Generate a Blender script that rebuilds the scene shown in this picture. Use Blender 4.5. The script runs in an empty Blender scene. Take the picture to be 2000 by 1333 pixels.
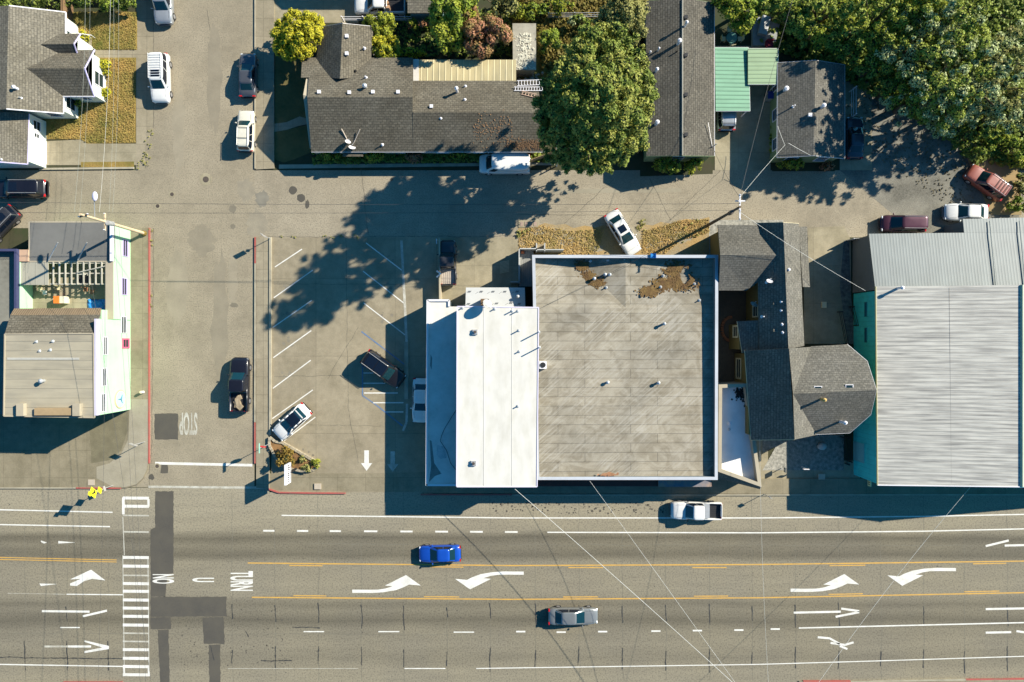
import bpy, math, random
import numpy as np
from mathutils import Vector
R = math.radians
rnd = random.Random(7)
SC = bpy.context.scene
COL = SC.collection
S, H = 18.4, 72.5                     # ground scale (photo pixels per metre), flying height (m)
SUNDIR = Vector((.887, .461, 0)).normalized()
ELEV = 31.5
# ------------------------------------------------------------------ camera, sky, sun, exposure
cam = bpy.data.cameras.new('camera'); cam_o = bpy.data.objects.new('camera', cam); COL.objects.link(cam_o)
cam_o.location = (0, 0, H); cam.sensor_width = 36; cam.lens = 36 * S * H / 2000.0
cam.clip_start = 1; cam.clip_end = 2000
SC.camera = cam_o
wd = bpy.data.worlds.new("World"); SC.world = wd; wd.use_nodes = True
nt = wd.node_tree; bg = nt.nodes['Background']
sky = nt.nodes.new('ShaderNodeTexSky'); sky.sky_type = 'NISHITA'; sky.sun_disc = False
sky.sun_elevation = R(ELEV); sky.sun_rotation = math.atan2(SUNDIR.x, SUNDIR.y)
sky.ozone_density = 2.0; sky.dust_density = .6
mx = nt.nodes.new('ShaderNodeMix'); mx.data_type = 'RGBA'; mx.blend_type = 'MULTIPLY'; mx.inputs[0].default_value = 1
mx.inputs[7].default_value = (.20, .84, 1.2, 1)
nt.links.new(sky.outputs[0], mx.inputs[6]); nt.links.new(mx.outputs[2], bg.inputs[0]); bg.inputs[1].default_value = .06
sl = bpy.data.lights.new('sun', 'SUN'); sl.energy = 5.0; sl.angle = R(.5); sl.color = (1, .93, .79)
so = bpy.data.objects.new('sun', sl); COL.objects.link(so)
sd = Vector((SUNDIR.x * math.cos(R(ELEV)), SUNDIR.y * math.cos(R(ELEV)), math.sin(R(ELEV))))
so.rotation_euler = sd.to_track_quat('Z', 'Y').to_euler(); so.location = (40, 20, 60)
SC.view_settings.view_transform = 'Standard'; SC.view_settings.look = 'None'
SC.view_settings.exposure = 0.82; SC.view_settings.gamma = 1
SC.cycles.max_bounces = 5; SC.cycles.transparent_max_bounces = 4

# ------------------------------------------------------------------ helpers
def W(px, py, z=0.0):
    k = 1 - z / H
    return Vector(((px - 1000) / S * k, (666.5 - py) / S * k, z))
def WX(X, px, py):                    # point of the vertical plane x = X seen at this photo pixel
    k = X * S / (px - 1000); return Vector((X, (666.5 - py) / S * k, (1 - k) * H))
class MB:
    def __init__(s): s.v = []; s.f = []; s.mi = []; s.cur = 0; s.sm = []; s.smooth = False
    def face(s, idx): s.f.append(tuple(idx)); s.mi.append(s.cur); s.sm.append(s.smooth)
    def poly(s, pts):
        b = len(s.v); s.v += [tuple(p) for p in pts]; s.face(range(b, b + len(pts)))
    def box(s, c, d, rz=0, tilt=None):
        cx, cy, cz = c; hx, hy, hz = d[0] / 2, d[1] / 2, d[2] / 2; b = len(s.v); co, si = math.cos(rz), math.sin(rz)
        for z in (-hz, hz):
            for x, y in ((-hx, -hy), (hx, -hy), (hx, hy), (-hx, hy)):
                s.v.append((cx + x * co - y * si, cy + x * si + y * co, cz + z))
        for q in ((0, 3, 2, 1), (4, 5, 6, 7), (0, 1, 5, 4), (1, 2, 6, 5), (2, 3, 7, 6), (3, 0, 4, 7)): s.face([b + i for i in q])
    def prism(s, pts, z0, z1=None):   # pts 2D or 3D (then their z is the top)
        n = len(pts); b = len(s.v)
        s.v += [(p[0], p[1], z0) for p in pts]; s.v += [(p[0], p[1], z1 if z1 is not None else p[2]) for p in pts]
        s.face(range(b + n - 1, b - 1, -1)); s.face(range(b + n, b + 2 * n))
        for i in range(n): j = (i + 1) % n; s.face((b + i, b + j, b + n + j, b + n + i))
    def tube(s, a, c, r0, r1=None, n=8, caps=True):
        a = Vector(a); c = Vector(c); r1 = r0 if r1 is None else r1; d = (c - a)
        if d.length < 1e-6: return
        d.normalize(); u = d.orthogonal().normalized(); w = d.cross(u); b = len(s.v)
        for p, r in ((a, r0), (c, r1)):
            for i in range(n):
                t = 2 * math.pi * i / n; s.v.append(tuple(p + u * (r * math.cos(t)) + w * (r * math.sin(t))))
        for i in range(n): j = (i + 1) % n; s.face((b + i, b + j, b + n + j, b + n + i))
        if caps: s.face(range(b + n - 1, b - 1, -1)); s.face(range(b + n, b + 2 * n))
    def path(s, pts, r, n=5):
        for i in range(len(pts) - 1): s.tube(pts[i], pts[i + 1], r, r, n)
    def ball(s, c, r, nu=10, nv=6, sx=1, sy=1, sz=1):
        b = len(s.v); c = Vector(c)
        for i in range(nv + 1):
            p = math.pi * i / nv
            for j in range(nu):
                t = 2 * math.pi * j / nu
                s.v.append((c.x + r * sx * math.sin(p) * math.cos(t), c.y + r * sy * math.sin(p) * math.sin(t), c.z + r * sz * math.cos(p)))
        for i in range(nv):
            for j in range(nu): k = (j + 1) % nu; s.face((b + i * nu + j, b + (i + 1) * nu + j, b + (i + 1) * nu + k, b + i * nu + k))
    def build(s, name, mats, parent=None):
        me = bpy.data.meshes.new(name); mats = mats if isinstance(mats, (list, tuple)) else [mats]
        off = parent.location.copy() if parent is not None and not parent.get('local') else Vector((0, 0, 0))
        if parent is not None and parent.parent is not None and not parent.get('local'):
            off = off + parent.parent.location.copy()
        me.from_pydata([(x - off.x, y - off.y, z - off.z) for x, y, z in s.v], [], s.f)
        for m in mats: me.materials.append(m)
        me.polygons.foreach_set('material_index', s.mi); me.polygons.foreach_set('use_smooth', s.sm); me.update()
        o = bpy.data.objects.new(name, me); COL.objects.link(o)
        if parent is not None:
            o.parent = parent
            if parent.get('local'): o['local'] = True
        return o
USED = set()
def tag(o, label, cat, group=None):
    if label in USED: print('DUP LABEL', label)
    USED.add(label); o['label'] = label; o['category'] = cat
    if group: o['group'] = group
    return o
def thing(name, label, cat, loc=(0, 0, 0), group=None, rz=0, local=False):
    o = bpy.data.objects.new(name, None); COL.objects.link(o); o.location = loc; o.rotation_euler = (0, 0, rz)
    o.empty_display_size = .5
    if local: o['local'] = True
    return tag(o, label, cat, group)
def struct(name, mb, mat, kind='structure', parent=None):
    o = mb.build(name, mat, parent)
    if parent is None: o['kind'] = kind
    return o
def inset(P, d):                      # P: world xy list; positive d shrinks
    n = len(P); A = sum(P[i][0] * P[(i + 1) % n][1] - P[(i + 1) % n][0] * P[i][1] for i in range(n)); sg = 1 if A > 0 else -1
    out = []
    for i in range(n):
        a, b, c = Vector(P[i - 1][:2]), Vector(P[i][:2]), Vector(P[(i + 1) % n][:2])
        e1 = (b - a).normalized(); e2 = (c - b).normalized()
        n1 = Vector((-e1.y, e1.x)) * sg; n2 = Vector((-e2.y, e2.x)) * sg
        m = n1 + n2
        if m.length < 1e-3: m = n1
        m.normalize(); k = d / max(.3, m.dot(n1)); out.append(b + m * k)
    return out
def slabmesh(verts, faces, th, name, mat, parent):   # verts world; top faces + underside + boundary sides
    mb = MB(); n = len(verts); mb.v = [tuple(v) for v in verts] + [(v[0], v[1], v[2] - th) for v in verts]
    cnt = {}
    for f in faces:
        fv = [Vector(verts[i]) for i in f]; nz = sum((fv[i].x * fv[(i + 1) % len(f)].y - fv[(i + 1) % len(f)].x * fv[i].y) for i in range(len(f)))
        if nz < 0: f = f[::-1]
        mb.face(f); mb.face([i + n for i in f[::-1]])
        for i in range(len(f)): e = (f[i], f[(i + 1) % len(f)]); cnt[e] = 1
    for (a, b) in cnt:
        if (b, a) not in cnt: mb.face((a, a + n, b + n, b))
    return mb.build(name, mat, parent)
def roof(parent, pts, faces, mat, th=.14, name='roof'):
    return slabmesh([W(*p) for p in pts], faces, th, name, mat, parent)
def rakes(parent, pts, edges, mat, w=.07, name='fascia'):   # thin boards along roof edges
    mb = MB()
    for a, b in edges:
        p, q = W(*pts[a]), W(*pts[b]); mb.tube(p + Vector((0, 0, -.05)), q + Vector((0, 0, -.05)), w, w, 4)
    return mb.build(name, mat, parent)

# ------------------------------------------------------------------ materials
MATS = {}
def newmat(name):
    m = bpy.data.materials.new(name); m.use_nodes = True; t = m.node_tree
    return m, t, t.nodes['Principled BSDF']
def N(t, typ, **kw):
    n = t.nodes.new(typ)
    for k, v in kw.items(): setattr(n, k, v)
    return n
def mixc(t, fac, a, b, mode='MIX'):
    m = N(t, 'ShaderNodeMix', data_type='RGBA', blend_type=mode)
    for i, v in ((0, fac), (6, a), (7, b)):
        if isinstance(v, (int, float)): m.inputs[i].default_value = v
        elif isinstance(v, tuple): m.inputs[i].default_value = (*v[:3], 1)
        else: t.links.new(v, m.inputs[i])
    return m.outputs[2]
def pos(t, scale=(1, 1, 1), rot=0, local=False):
    g = N(t, 'ShaderNodeTexCoord') if local else N(t, 'ShaderNodeNewGeometry')
    mp = N(t, 'ShaderNodeMapping'); mp.inputs['Scale'].default_value = scale; mp.inputs['Rotation'].default_value = (0, 0, rot)
    t.links.new(g.outputs['Object' if local else 'Position'], mp.inputs[0]); return mp.outputs[0]
def noise(t, vec, sc, det=3, lo=.35, hi=.65, rough=.55, dist=0):
    n = N(t, 'ShaderNodeTexNoise'); n.inputs['Scale'].default_value = sc; n.inputs['Detail'].default_value = det
    n.inputs['Roughness'].default_value = rough; n.inputs['Distortion'].default_value = dist; t.links.new(vec, n.inputs['Vector'])
    m = N(t, 'ShaderNodeMapRange'); m.inputs[1].default_value = lo; m.inputs[2].default_value = hi; t.links.new(n.outputs[0], m.inputs[0])
    return m.outputs[0]
def sc3(c, k): return tuple(x * k for x in c[:3])
def mat(name, c, var=.15, rough=.8, big=.25, fine=3.0, c2=None, stretch=(1, 1, 1), rot=0, metal=0, local=False, bump=0, spec=None, speck=0):
    """base colour with large and fine noise variation"""
    if name in MATS: return MATS[name]
    m, t, b = newmat(name); p = pos(t, stretch, rot, local); c2 = c2 or sc3(c, 1 - 2 * var)
    f1 = noise(t, p, big, 4, .35, .65); f2 = noise(t, p, fine, 3, .3, .7)
    a = mixc(t, f1, sc3(c, 1 + var * .5), c2); a = mixc(t, f2, a, mixc(t, .5, a, sc3(c, 1 + var), 'MIX'))
    if speck:
        f3 = noise(t, p, fine * 5, 2, .45, .7); a = mixc(t, f3, a, sc3(c, 1 - speck))
    t.links.new(a, b.inputs['Base Color']); b.inputs['Roughness'].default_value = rough; b.inputs['Metallic'].default_value = metal
    if spec is not None: b.inputs['Specular IOR Level'].default_value = spec
    if bump:
        bn = N(t, 'ShaderNodeBump'); bn.inputs['Strength'].default_value = bump; bn.inputs['Distance'].default_value = .05
        t.links.new(f2, bn.inputs['Height']); t.links.new(bn.outputs[0], b.inputs['Normal'])
    MATS[name] = m; return m
def shingle(name, c, rows=.34, contrast=.35, tint=None):
    m, t, b = newmat(name); g = N(t, 'ShaderNodeNewGeometry'); sx = N(t, 'ShaderNodeSeparateXYZ'); t.links.new(g.outputs['Position'], sx.inputs[0])
    nx = N(t, 'ShaderNodeSeparateXYZ'); t.links.new(g.outputs['True Normal'], nx.inputs[0])
    ax = N(t, 'ShaderNodeMath', operation='ABSOLUTE'); ay = N(t, 'ShaderNodeMath', operation='ABSOLUTE')
    t.links.new(nx.outputs[0], ax.inputs[0]); t.links.new(nx.outputs[1], ay.inputs[0])
    gt = N(t, 'ShaderNodeMath', operation='GREATER_THAN'); t.links.new(ax.outputs[0], gt.inputs[0]); t.links.new(ay.outputs[0], gt.inputs[1])
    c1 = N(t, 'ShaderNodeCombineXYZ'); c2 = N(t, 'ShaderNodeCombineXYZ')
    t.links.new(sx.outputs[0], c1.inputs[0]); t.links.new(sx.outputs[1], c1.inputs[1]); t.links.new(sx.outputs[1], c2.inputs[0]); t.links.new(sx.outputs[0], c2.inputs[1])
    mv = N(t, 'ShaderNodeMix', data_type='VECTOR'); t.links.new(gt.outputs[0], mv.inputs[0]); t.links.new(c1.outputs[0], mv.inputs[4]); t.links.new(c2.outputs[0], mv.inputs[5])
    br = N(t, 'ShaderNodeTexBrick'); t.links.new(mv.outputs[1], br.inputs['Vector']); br.inputs['Scale'].default_value = 1
    br.inputs['Brick Width'].default_value = rows * 1.9; br.inputs['Row Height'].default_value = rows; br.inputs['Mortar Size'].default_value = rows * .16; br.inputs['Mortar Smooth'].default_value = .6
    br.inputs['Color1'].default_value = (*sc3(c, 1.12), 1); br.inputs['Color2'].default_value = (*sc3(c, .82), 1); br.inputs['Mortar'].default_value = (*sc3(c, 1 - contrast), 1)
    p = pos(t); f = noise(t, p, .35, 4); f2 = noise(t, p, 6, 3, .38, .68)
    a = mixc(t, f, br.outputs[0], mixc(t, 1.0, br.outputs[0], tint or (.82, .82, .82), 'MULTIPLY')); a = mixc(t, f2, a, mixc(t, 1.0, a, (1.6, 1.57, 1.5), 'MULTIPLY'))
    t.links.new(a, b.inputs['Base Color']); b.inputs['Roughness'].default_value = .95; b.inputs['Specular IOR Level'].default_value = .2
    MATS[name] = m; return m
def lines(name, c, period, axis, dark=.3, width=.15, rough=.6, metal=0, dirt=.2, dirtc=None, stretch=None, bump=.5):
    """sheet with parallel ribs; axis 0: lines repeat along x, 1: along y"""
    m, t, b = newmat(name); g = N(t, 'ShaderNodeNewGeometry'); sx = N(t, 'ShaderNodeSeparateXYZ'); t.links.new(g.outputs['Position'], sx.inputs[0])
    md = N(t, 'ShaderNodeMath', operation='PINGPONG'); md.inputs[1].default_value = period / 2; t.links.new(sx.outputs[axis], md.inputs[0])
    mr = N(t, 'ShaderNodeMapRange'); mr.inputs[1].default_value = 0; mr.inputs[2].default_value = period * width; mr.inputs[3].default_value = 1; mr.inputs[4].default_value = 0
    t.links.new(md.outputs[0], mr.inputs[0])
    st = stretch or ((.15, 1, 1) if axis == 1 else (1, .15, 1)); p = pos(t, st)
    f = noise(t, p, 1.6, 5, .4, .7); f2 = noise(t, pos(t), .5, 3, .3, .7)
    a = mixc(t, f, c, dirtc or sc3(c, 1 - dirt)); a = mixc(t, f2, a, mixc(t, 1.0, a, (1.12, 1.12, 1.12), 'MULTIPLY'))
    a = mixc(t, mr.outputs[0], a, mixc(t, 1.0, a, (1 - dark,) * 3, 'MULTIPLY'))
    t.links.new(a, b.inputs['Base Color']); b.inputs['Roughness'].default_value = rough; b.inputs['Metallic'].default_value = metal
    bn = N(t, 'ShaderNodeBump'); bn.inputs['Strength'].default_value = bump; bn.inputs['Distance'].default_value = .06
    t.links.new(mr.outputs[0], bn.inputs['Height']); t.links.new(bn.outputs[0], b.inputs['Normal'])
    MATS[name] = m; return m
def paint(name, c, rough=.3, flake=0):
    m, t, b = newmat(name); p = pos(t, (1, 1, 1), 0, True); f = noise(t, p, 2.5, 3, .3, .8)
    t.links.new(mixc(t, f, c, sc3(c, .88)), b.inputs['Base Color'])
    b.inputs['Roughness'].default_value = rough; b.inputs['Coat Weight'].default_value = .6; b.inputs['Coat Roughness'].default_value = .08; b.inputs['Metallic'].default_value = flake
    MATS[name] = m; return m
def concrete(name, c, cell, rot=0, stain=.25, joint=.35, off=(0, 0)):
    m, t, b = newmat(name); p = pos(t, (1, 1, 1), rot)
    br = N(t, 'ShaderNodeTexBrick'); br.offset = 0; mp = N(t, 'ShaderNodeMapping'); mp.inputs['Location'].default_value = (*off, 0); t.links.new(p, mp.inputs[0]); t.links.new(mp.outputs[0], br.inputs['Vector'])
    br.inputs['Scale'].default_value = 1; br.inputs['Brick Width'].default_value = cell[0]; br.inputs['Row Height'].default_value = cell[1]
    br.inputs['Mortar Size'].default_value = .035; br.inputs['Mortar Smooth'].default_value = .5
    br.inputs['Color1'].default_value = (*sc3(c, 1.04), 1); br.inputs['Color2'].default_value = (*sc3(c, .94), 1); br.inputs['Mortar'].default_value = (*sc3(c, 1 - joint), 1)
    f = noise(t, p, .3, 5, .38, .64, .6, .6); f2 = noise(t, p, 1.6, 5, .38, .72); f3 = noise(t, p, 7, 3, .36, .66)
    a = mixc(t, f, br.outputs[0], mixc(t, 1.0, br.outputs[0], (1 - stain, 1 - stain, 1 - stain * 1.1), 'MULTIPLY'))
    a = mixc(t, f2, a, mixc(t, 1.0, a, (.84, .84, .83), 'MULTIPLY')); a = mixc(t, f3, a, mixc(t, 1.0, a, (1.14, 1.13, 1.1), 'MULTIPLY'))
    t.links.new(a, b.inputs['Base Color']); b.inputs['Roughness'].default_value = .9; b.inputs['Specular IOR Level'].default_value = .3
    MATS[name] = m; return m
def highway_mat():
    m, t, b = newmat('highway_asphalt'); g = N(t, 'ShaderNodeNewGeometry'); sx = N(t, 'ShaderNodeSeparateXYZ'); t.links.new(g.outputs['Position'], sx.inputs[0])
    wob = noise(t, pos(t, (.06, .3, 1)), 1, 3, 0, 1); ad = N(t, 'ShaderNodeMath', operation='MULTIPLY_ADD'); ad.inputs[1].default_value = 1.0; t.links.new(wob, ad.inputs[0]); t.links.new(sx.outputs[1], ad.inputs[2])
    y0, y1 = (666.5 - 950) / S, (666.5 - 1345) / S
    mr = N(t, 'ShaderNodeMapRange'); mr.inputs[1].default_value = y0 + .5; mr.inputs[2].default_value = y1 + .5; t.links.new(ad.outputs[0], mr.inputs[0])
    cr = N(t, 'ShaderNodeValToRGB'); t.links.new(mr.outputs[0], cr.inputs[0]); el = cr.color_ramp.elements
    base = Vector((.222, .198, .146))
    for i, (py, k) in enumerate([(950, 1.22), (1000, 1.16), (1036, 1.04), (1050, .52), (1064, .74), (1085, .56), (1100, .95), (1135, 1.0), (1160, .98), (1180, .66), (1192, .80), (1212, .54), (1230, .84), (1262, .92), (1285, .80), (1310, 1.0), (1345, 1.03)]):
        u = (py - 950) / 395; c = base * k
        e = el[0] if i == 0 else (el[1] if i == 1 else el.new(u)); e.position = u; e.color = (c.x, c.y, c.z, 1)
    p = pos(t); f = noise(t, pos(t, (.12, 1, 1)), 1.3, 4, .35, .75); f2 = noise(t, p, 11, 3, .3, .72); f4 = noise(t, p, .12, 3, .4, .6)
    a = mixc(t, f, cr.outputs[0], mixc(t, 1.0, cr.outputs[0], (.86, .86, .87), 'MULTIPLY')); a = mixc(t, f2, a, mixc(t, 1.0, a, (1.38, 1.35, 1.3), 'MULTIPLY')); f6 = noise(t, p, 6, 3, .47, .68); a = mixc(t, f6, a, mixc(t, 1.0, a, (.66, .66, .68), 'MULTIPLY'))
    a = mixc(t, f4, a, mixc(t, 1.0, a, (1.08, 1.07, 1.03), 'MULTIPLY'))
    t.links.new(a, b.inputs['Base Color']); b.inputs['Roughness'].default_value = .88; b.inputs['Specular IOR Level'].default_value = .3
    return m
def glassm(name, c=(.012, .03, .035), rough=.06):
    m, t, b = newmat(name); b.inputs['Base Color'].default_value = (*c, 1); b.inputs['Roughness'].default_value = rough; b.inputs['Specular IOR Level'].default_value = .8
    MATS[name] = m; return m
def leafm(name, c1, c2, c3=None, sc=1.2, tr=.25):
    m, t, b = newmat(name); p = pos(t); f = noise(t, p, sc, 3, .35, .65); f2 = noise(t, p, 9, 2, .35, .65)
    a = mixc(t, f, c1, c2); a = mixc(t, f2, a, c3 or sc3(c1, 1.35))
    t.links.new(a, b.inputs['Base Color']); b.inputs['Roughness'].default_value = .55; b.inputs['Specular IOR Level'].default_value = .12
    tl = N(t, 'ShaderNodeBsdfTranslucent'); t.links.new(a, tl.inputs[0]); ms = N(t, 'ShaderNodeMixShader'); ms.inputs[0].default_value = tr
    out = [n for n in t.nodes if n.type == 'OUTPUT_MATERIAL'][0]
    t.links.new(b.outputs[0], ms.inputs[1]); t.links.new(tl.outputs[0], ms.inputs[2]); t.links.new(ms.outputs[0], out.inputs[0])
    MATS[name] = m; return m

M_asph = mat('street_asphalt', (.315, .268, .188), .19, .9, .22, 1.5, c2=(.235, .20, .138), speck=.34)
M_alley = mat('alley_asphalt', (.33, .283, .203), .2, .9, .26, 1.5, c2=(.24, .205, .145), speck=.36)
M_hwy = highway_mat()
M_lot = concrete('lot_concrete', (.32, .272, .19), (8.4, 8.2), 0, .2, .28, off=(4.0, 1.6))
M_walk = concrete('walk_concrete', (.32, .275, .195), (1.55, 1.9), 0, .16, .3)
M_walkd = concrete('old_concrete', (.265, .228, .155), (2.95, 2.9), 0, .22, .22, off=(.8, 0))
M_pad = concrete('pad_concrete', (.35, .305, .212), (4, 4), 0, .25, .2)
M_gravel = mat('gravel', (.25, .235, .19), .3, .95, .4, 5, speck=.7)
M_pebble = mat('pebbles', (.42, .40, .34), .2, .9, 3, 4, c2=(.10, .10, .09), speck=.5)
M_soil = mat('soil', (.045, .04, .02), .3, .95, .4, 3, c2=(.03, .045, .012))
M_dirt = mat('dirt', (.33, .22, .10), .2, .95, .35, 3, c2=(.24, .2, .1))
M_dry = mat('dry_lawn', (.32, .20, .055), .25, .95, .33, 1.4, c2=(.11, .125, .022), bump=.3, speck=.35)
M_dead = mat('dead_grass_ground', (.38, .25, .095), .2, .95, .28, 2.2, c2=(.29, .26, .185), bump=.3, speck=.35)
M_tar = mat('tar_patch', (.088, .078, .060), .12, .85, .5, 6, c2=(.068, .062, .052))
M_tarl = mat('tar_old', (.14, .122, .088), .12, .85, .5, 6)
M_crack = mat('crack_filler', (.045, .045, .042), .1, .6)
M_crackl = mat('crack_old', (.17, .155, .115), .1, .8)
M_white = mat('road_white', (.78, .76, .70), .1, .7, 1.2, 5, c2=(.60, .57, .50), speck=.25)
M_whiteold = mat('road_white_worn', (.56, .54, .46), .15, .75, 1.4, 6, c2=(.31, .27, .2), speck=.4)
M_yel = mat('road_yellow', (.66, .37, .07), .1, .7, 1.2, 5, c2=(.48, .31, .11), speck=.3)
M_bluep = mat('road_blue', (.10, .18, .33), .15, .75, 1.5, 6, c2=(.24, .24, .24), speck=.3)
M_red = mat('kerb_red', (.42, .085, .07), .2, .75, .8, 4, c2=(.30, .15, .11), speck=.3)
M_kerb = mat('kerb_concrete', (.38, .34, .25), .15, .9, 1, 4)
M_iron = mat('cast_iron', (.09, .07, .055), .2, .6, 2, 6)
SH_D = shingle('shingle_dark', (.125, .115, .095), .235, .5, (.78, .78, .78))
SH_G = shingle('shingle_grey', (.17, .155, .125), .235, .4, (.85, .84, .8))
SH_B = shingle('shingle_brown', (.135, .122, .096), .225, .45, (.8, .78, .75))
SH_V = shingle('shingle_villa', (.135, .128, .112), .21, .36, (.88, .87, .84))
M_wroof = mat('white_membrane', (.66, .63, .575), .04, .55, .4, 2, c2=(.77, .75, .70))
M_groof = None
M_corr = lines('corrugated_steel', (.58, .55, .48), .40, 1, .20, .30, .6, 0, .5, (.27, .255, .23), stretch=(.10, 3.2, 1), bump=.2)
M_gmetal = lines('grey_metal_roof', (.165, .19, .188), .30, 0, .12, .3, .55, 0, .18, bump=.1)
M_green = lines('green_metal', (.18, .36, .23), .42, 1, .38, .16, .45, .1, .15)
M_greenl = lines('pale_green_metal', (.27, .38, .22), .42, 1, .25, .16, .5, .1, .15)
M_mint = lines('mint_stucco', (.40, .64, .41), 99, 0, 0, .01, .85, 0, .07)
M_teal = lines('teal_siding', (.04, .60, .60), .5, 1, .15, .06, .7, 0, .15)
M_wwall = mat('white_wall', (.70, .74, .66), .05, .8)
M_cream = mat('cream_trim', (.72, .62, .38), .06, .7)
M_olive = mat('olive_wall', (.20, .15, .045), .1, .85)
M_grn_w = mat('sage_wall', (.22, .30, .15), .1, .85)
M_graywall = mat('grey_wall', (.16, .18, .18), .08, .85)
M_tanwall = mat('tan_wall', (.42, .36, .26), .08, .85)
M_brown = mat('brown_wood', (.20, .12, .06), .2, .8, 1, 5)
M_wood = mat('weathered_wood', (.34, .27, .17), .2, .85, 1, 5)
M_plywood = mat('plywood', (.40, .28, .15), .1, .8)
M_trim = mat('white_trim', (.78, .76, .78), .04, .6)
M_pipe = mat('galvanised', (.55, .56, .56), .1, .4, metal=.4)
M_black = mat('black_rubber', (.015, .015, .016), .1, .6)
M_dark = mat('dark_void', (.02, .018, .015), .2, .9)
M_silver = mat('aluminium', (.62, .60, .58), .08, .35, metal=.5)
M_glass = glassm('window_glass')
M_cglass = glassm('car_glass', (.006, .03, .038), .05)
M_cglassd = glassm('car_glass_dark', (.006, .010, .02), .06)
M_tyre = mat('tyre', (.02, .02, .02), .1, .8, local=True)
M_rim = mat('rim', (.5, .5, .52), .1, .3, metal=.7, local=True)
M_lens = mat('headlight_lens', (.75, .78, .8), .05, .15, local=True)
M_tail = mat('tail_light', (.5, .015, .02), .05, .2, local=True)
M_plastic = mat('black_plastic', (.02, .02, .022), .1, .5, local=True)
M_cableg = mat('grey_cable', (.30, .32, .28), .05, .6)
M_cable = mat('cable', (.05, .05, .05), .05, .6)
M_cablew = mat('bright_cable', (.66, .65, .60), .05, .5)
M_bark = mat('bark', (.13, .095, .06), .2, .9, 1, 6)
L_yel = leafm('leaf_yellow_green', (.50, .46, .025), (.28, .34, .02), (.68, .58, .06))
L_lime = leafm('leaf_lime', (.32, .36, .03), (.17, .25, .02), (.46, .46, .07))
L_grn = leafm('leaf_green', (0.174, 0.270, 0.033), (0.087, 0.176, 0.022), (0.377, 0.432, 0.066))
L_red = leafm('leaf_red_brown', (.42, .19, .08), (.24, .19, .05), (.55, .26, .18))
L_con = leafm('leaf_conifer', (.13, .19, .03), (.06, .115, .018), (.32, .36, .08), sc=2.2, tr=.15)
L_olv = leafm('leaf_olive', (0.290, 0.284, 0.077), (0.174, 0.203, 0.039), (0.478, 0.432, 0.165))
L_wood = leafm('leaf_wood', (.22, .31, .035), (.10, .18, .015), (.54, .56, .12), sc=2, tr=.2)
M_shade_core = mat('crown_shade_core', (.02, .035, .008), .2, .9)  # dark green that puts shade into the inside of the crowns
L_silv = leafm('leaf_silvery', (.36, .44, .11), (.15, .24, .04), (.80, .82, .48), sc=3, tr=.2)
L_dry = leafm('leaf_dry', (.28, .16, .035), (.16, .11, .025), (.33, .24, .06))
def blobpoly(px, py, r, seed, n=14, j=.25, sy=1):
    q = random.Random(seed); return [(px + r * (1 + q.uniform(-j, j)) * math.cos(2 * math.pi * i / n), py + r * sy * (1 + q.uniform(-j, j)) * math.sin(2 * math.pi * i / n)) for i in range(n)]
# ------------------------------------------------------------------ ground, roads, pavements (all z steps are real)
def sheet(name, polys, m, z, kind='structure', parent=None):
    mb = MB()
    for P in polys: mb.poly([W(x, y, 0) + Vector((0, 0, z)) for x, y in P][::-1])
    return struct(name, mb, m, kind, parent)
def raised(name, polys, m, z0=-.05, z1=.13):
    mb = MB()
    for P in polys:
        pts = [W(x, y) for x, y in P][::-1]; mb.prism([(p.x, p.y) for p in pts], z0, z1)
    return struct(name, mb, m)
mb = MB(); mb.poly([(-400, -400, -.02), (400, -400, -.02), (400, 400, -.02), (-400, 400, -.02)]); struct('ground', mb, M_soil)
hwy = sheet('highway', [[(-700, 953), (292, 953), (292, 950), (526, 950), (526, 962), (2700, 962), (2700, 1345), (-700, 1345)]], M_hwy, .0)
mb = MB()
street = sheet('side_street', [[(300, -700), (497, -700), (497, 950), (292, 950), (292, 446), (300, 446)]], M_asph, .002)
west_lane = sheet('west_lane', [[(-700, 333), (300, 333), (300, 446), (-700, 446)]], M_asph, -.002)
alley = sheet('alley', [[(497, 333), (2100, 333), (2100, 464), (497, 464)]], M_alley, .0)
gl = sheet('gravel_turnaround', [[(1640, 180), (1790, 190), (1900, 270), (1990, 400), (1990, 465), (1800, 465), (1640, 333)]], M_gravel, .006)
lot = sheet('parking_lot', [[(530, 464), (843, 464), (843, 962), (530, 962)]], M_lot, .004)
sheet('yard_slab', [[(843, 464), (1012, 464), (1012, 600), (843, 600)]], M_pad, .008)
sheet('west_pavement_street_side', [[(266, -700), (300, -700), (300, 260), (284, 285), (284, 333), (266, 333)]], M_walk, .006)
sheet('driveway', [[(78, 277), (158, 273), (170, 281), (266, 281), (266, 323), (78, 323)]], M_pad, .01)
sheet('garden_path', [[(186, 98), (268, 98), (268, 113), (186, 113)]], M_walk, .008)
raised('corner_pavement', [[(-700, 700), (255, 700), (255, 446), (291, 446), (291, 905), (289, 918), (281, 935), (268, 947), (248, 953), (-700, 953)]], M_walkd, -.05, .12)
raised('east_pavement', [[(500, -700), (536, -700), (536, 330), (500, 332)], [(501, 464), (527, 464), (527, 955), (501, 953)]], M_walk, -.05, .12)
sheet('lot_front_walk', [[(527, 925), (700, 925), (843, 922), (843, 962), (527, 958)]], M_walkd, .012)
raised('front_pavement', [[(843, 938), (2700, 930), (2700, 967), (843, 963)]], M_walkd, -.05, .13)
raised('south_pavement', [[(-700, 1334), (300, 1334), (300, 1460), (-700, 1460)], [(1560, 1330), (2100, 1326), (2700, 1326), (2700, 1460), (1560, 1460)]], M_walk, -.05, .13)
sheet('south_verge', [[(300, 1345), (1560, 1345), (1560, 1460), (300, 1460)]], M_walkd, -.01)
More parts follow.
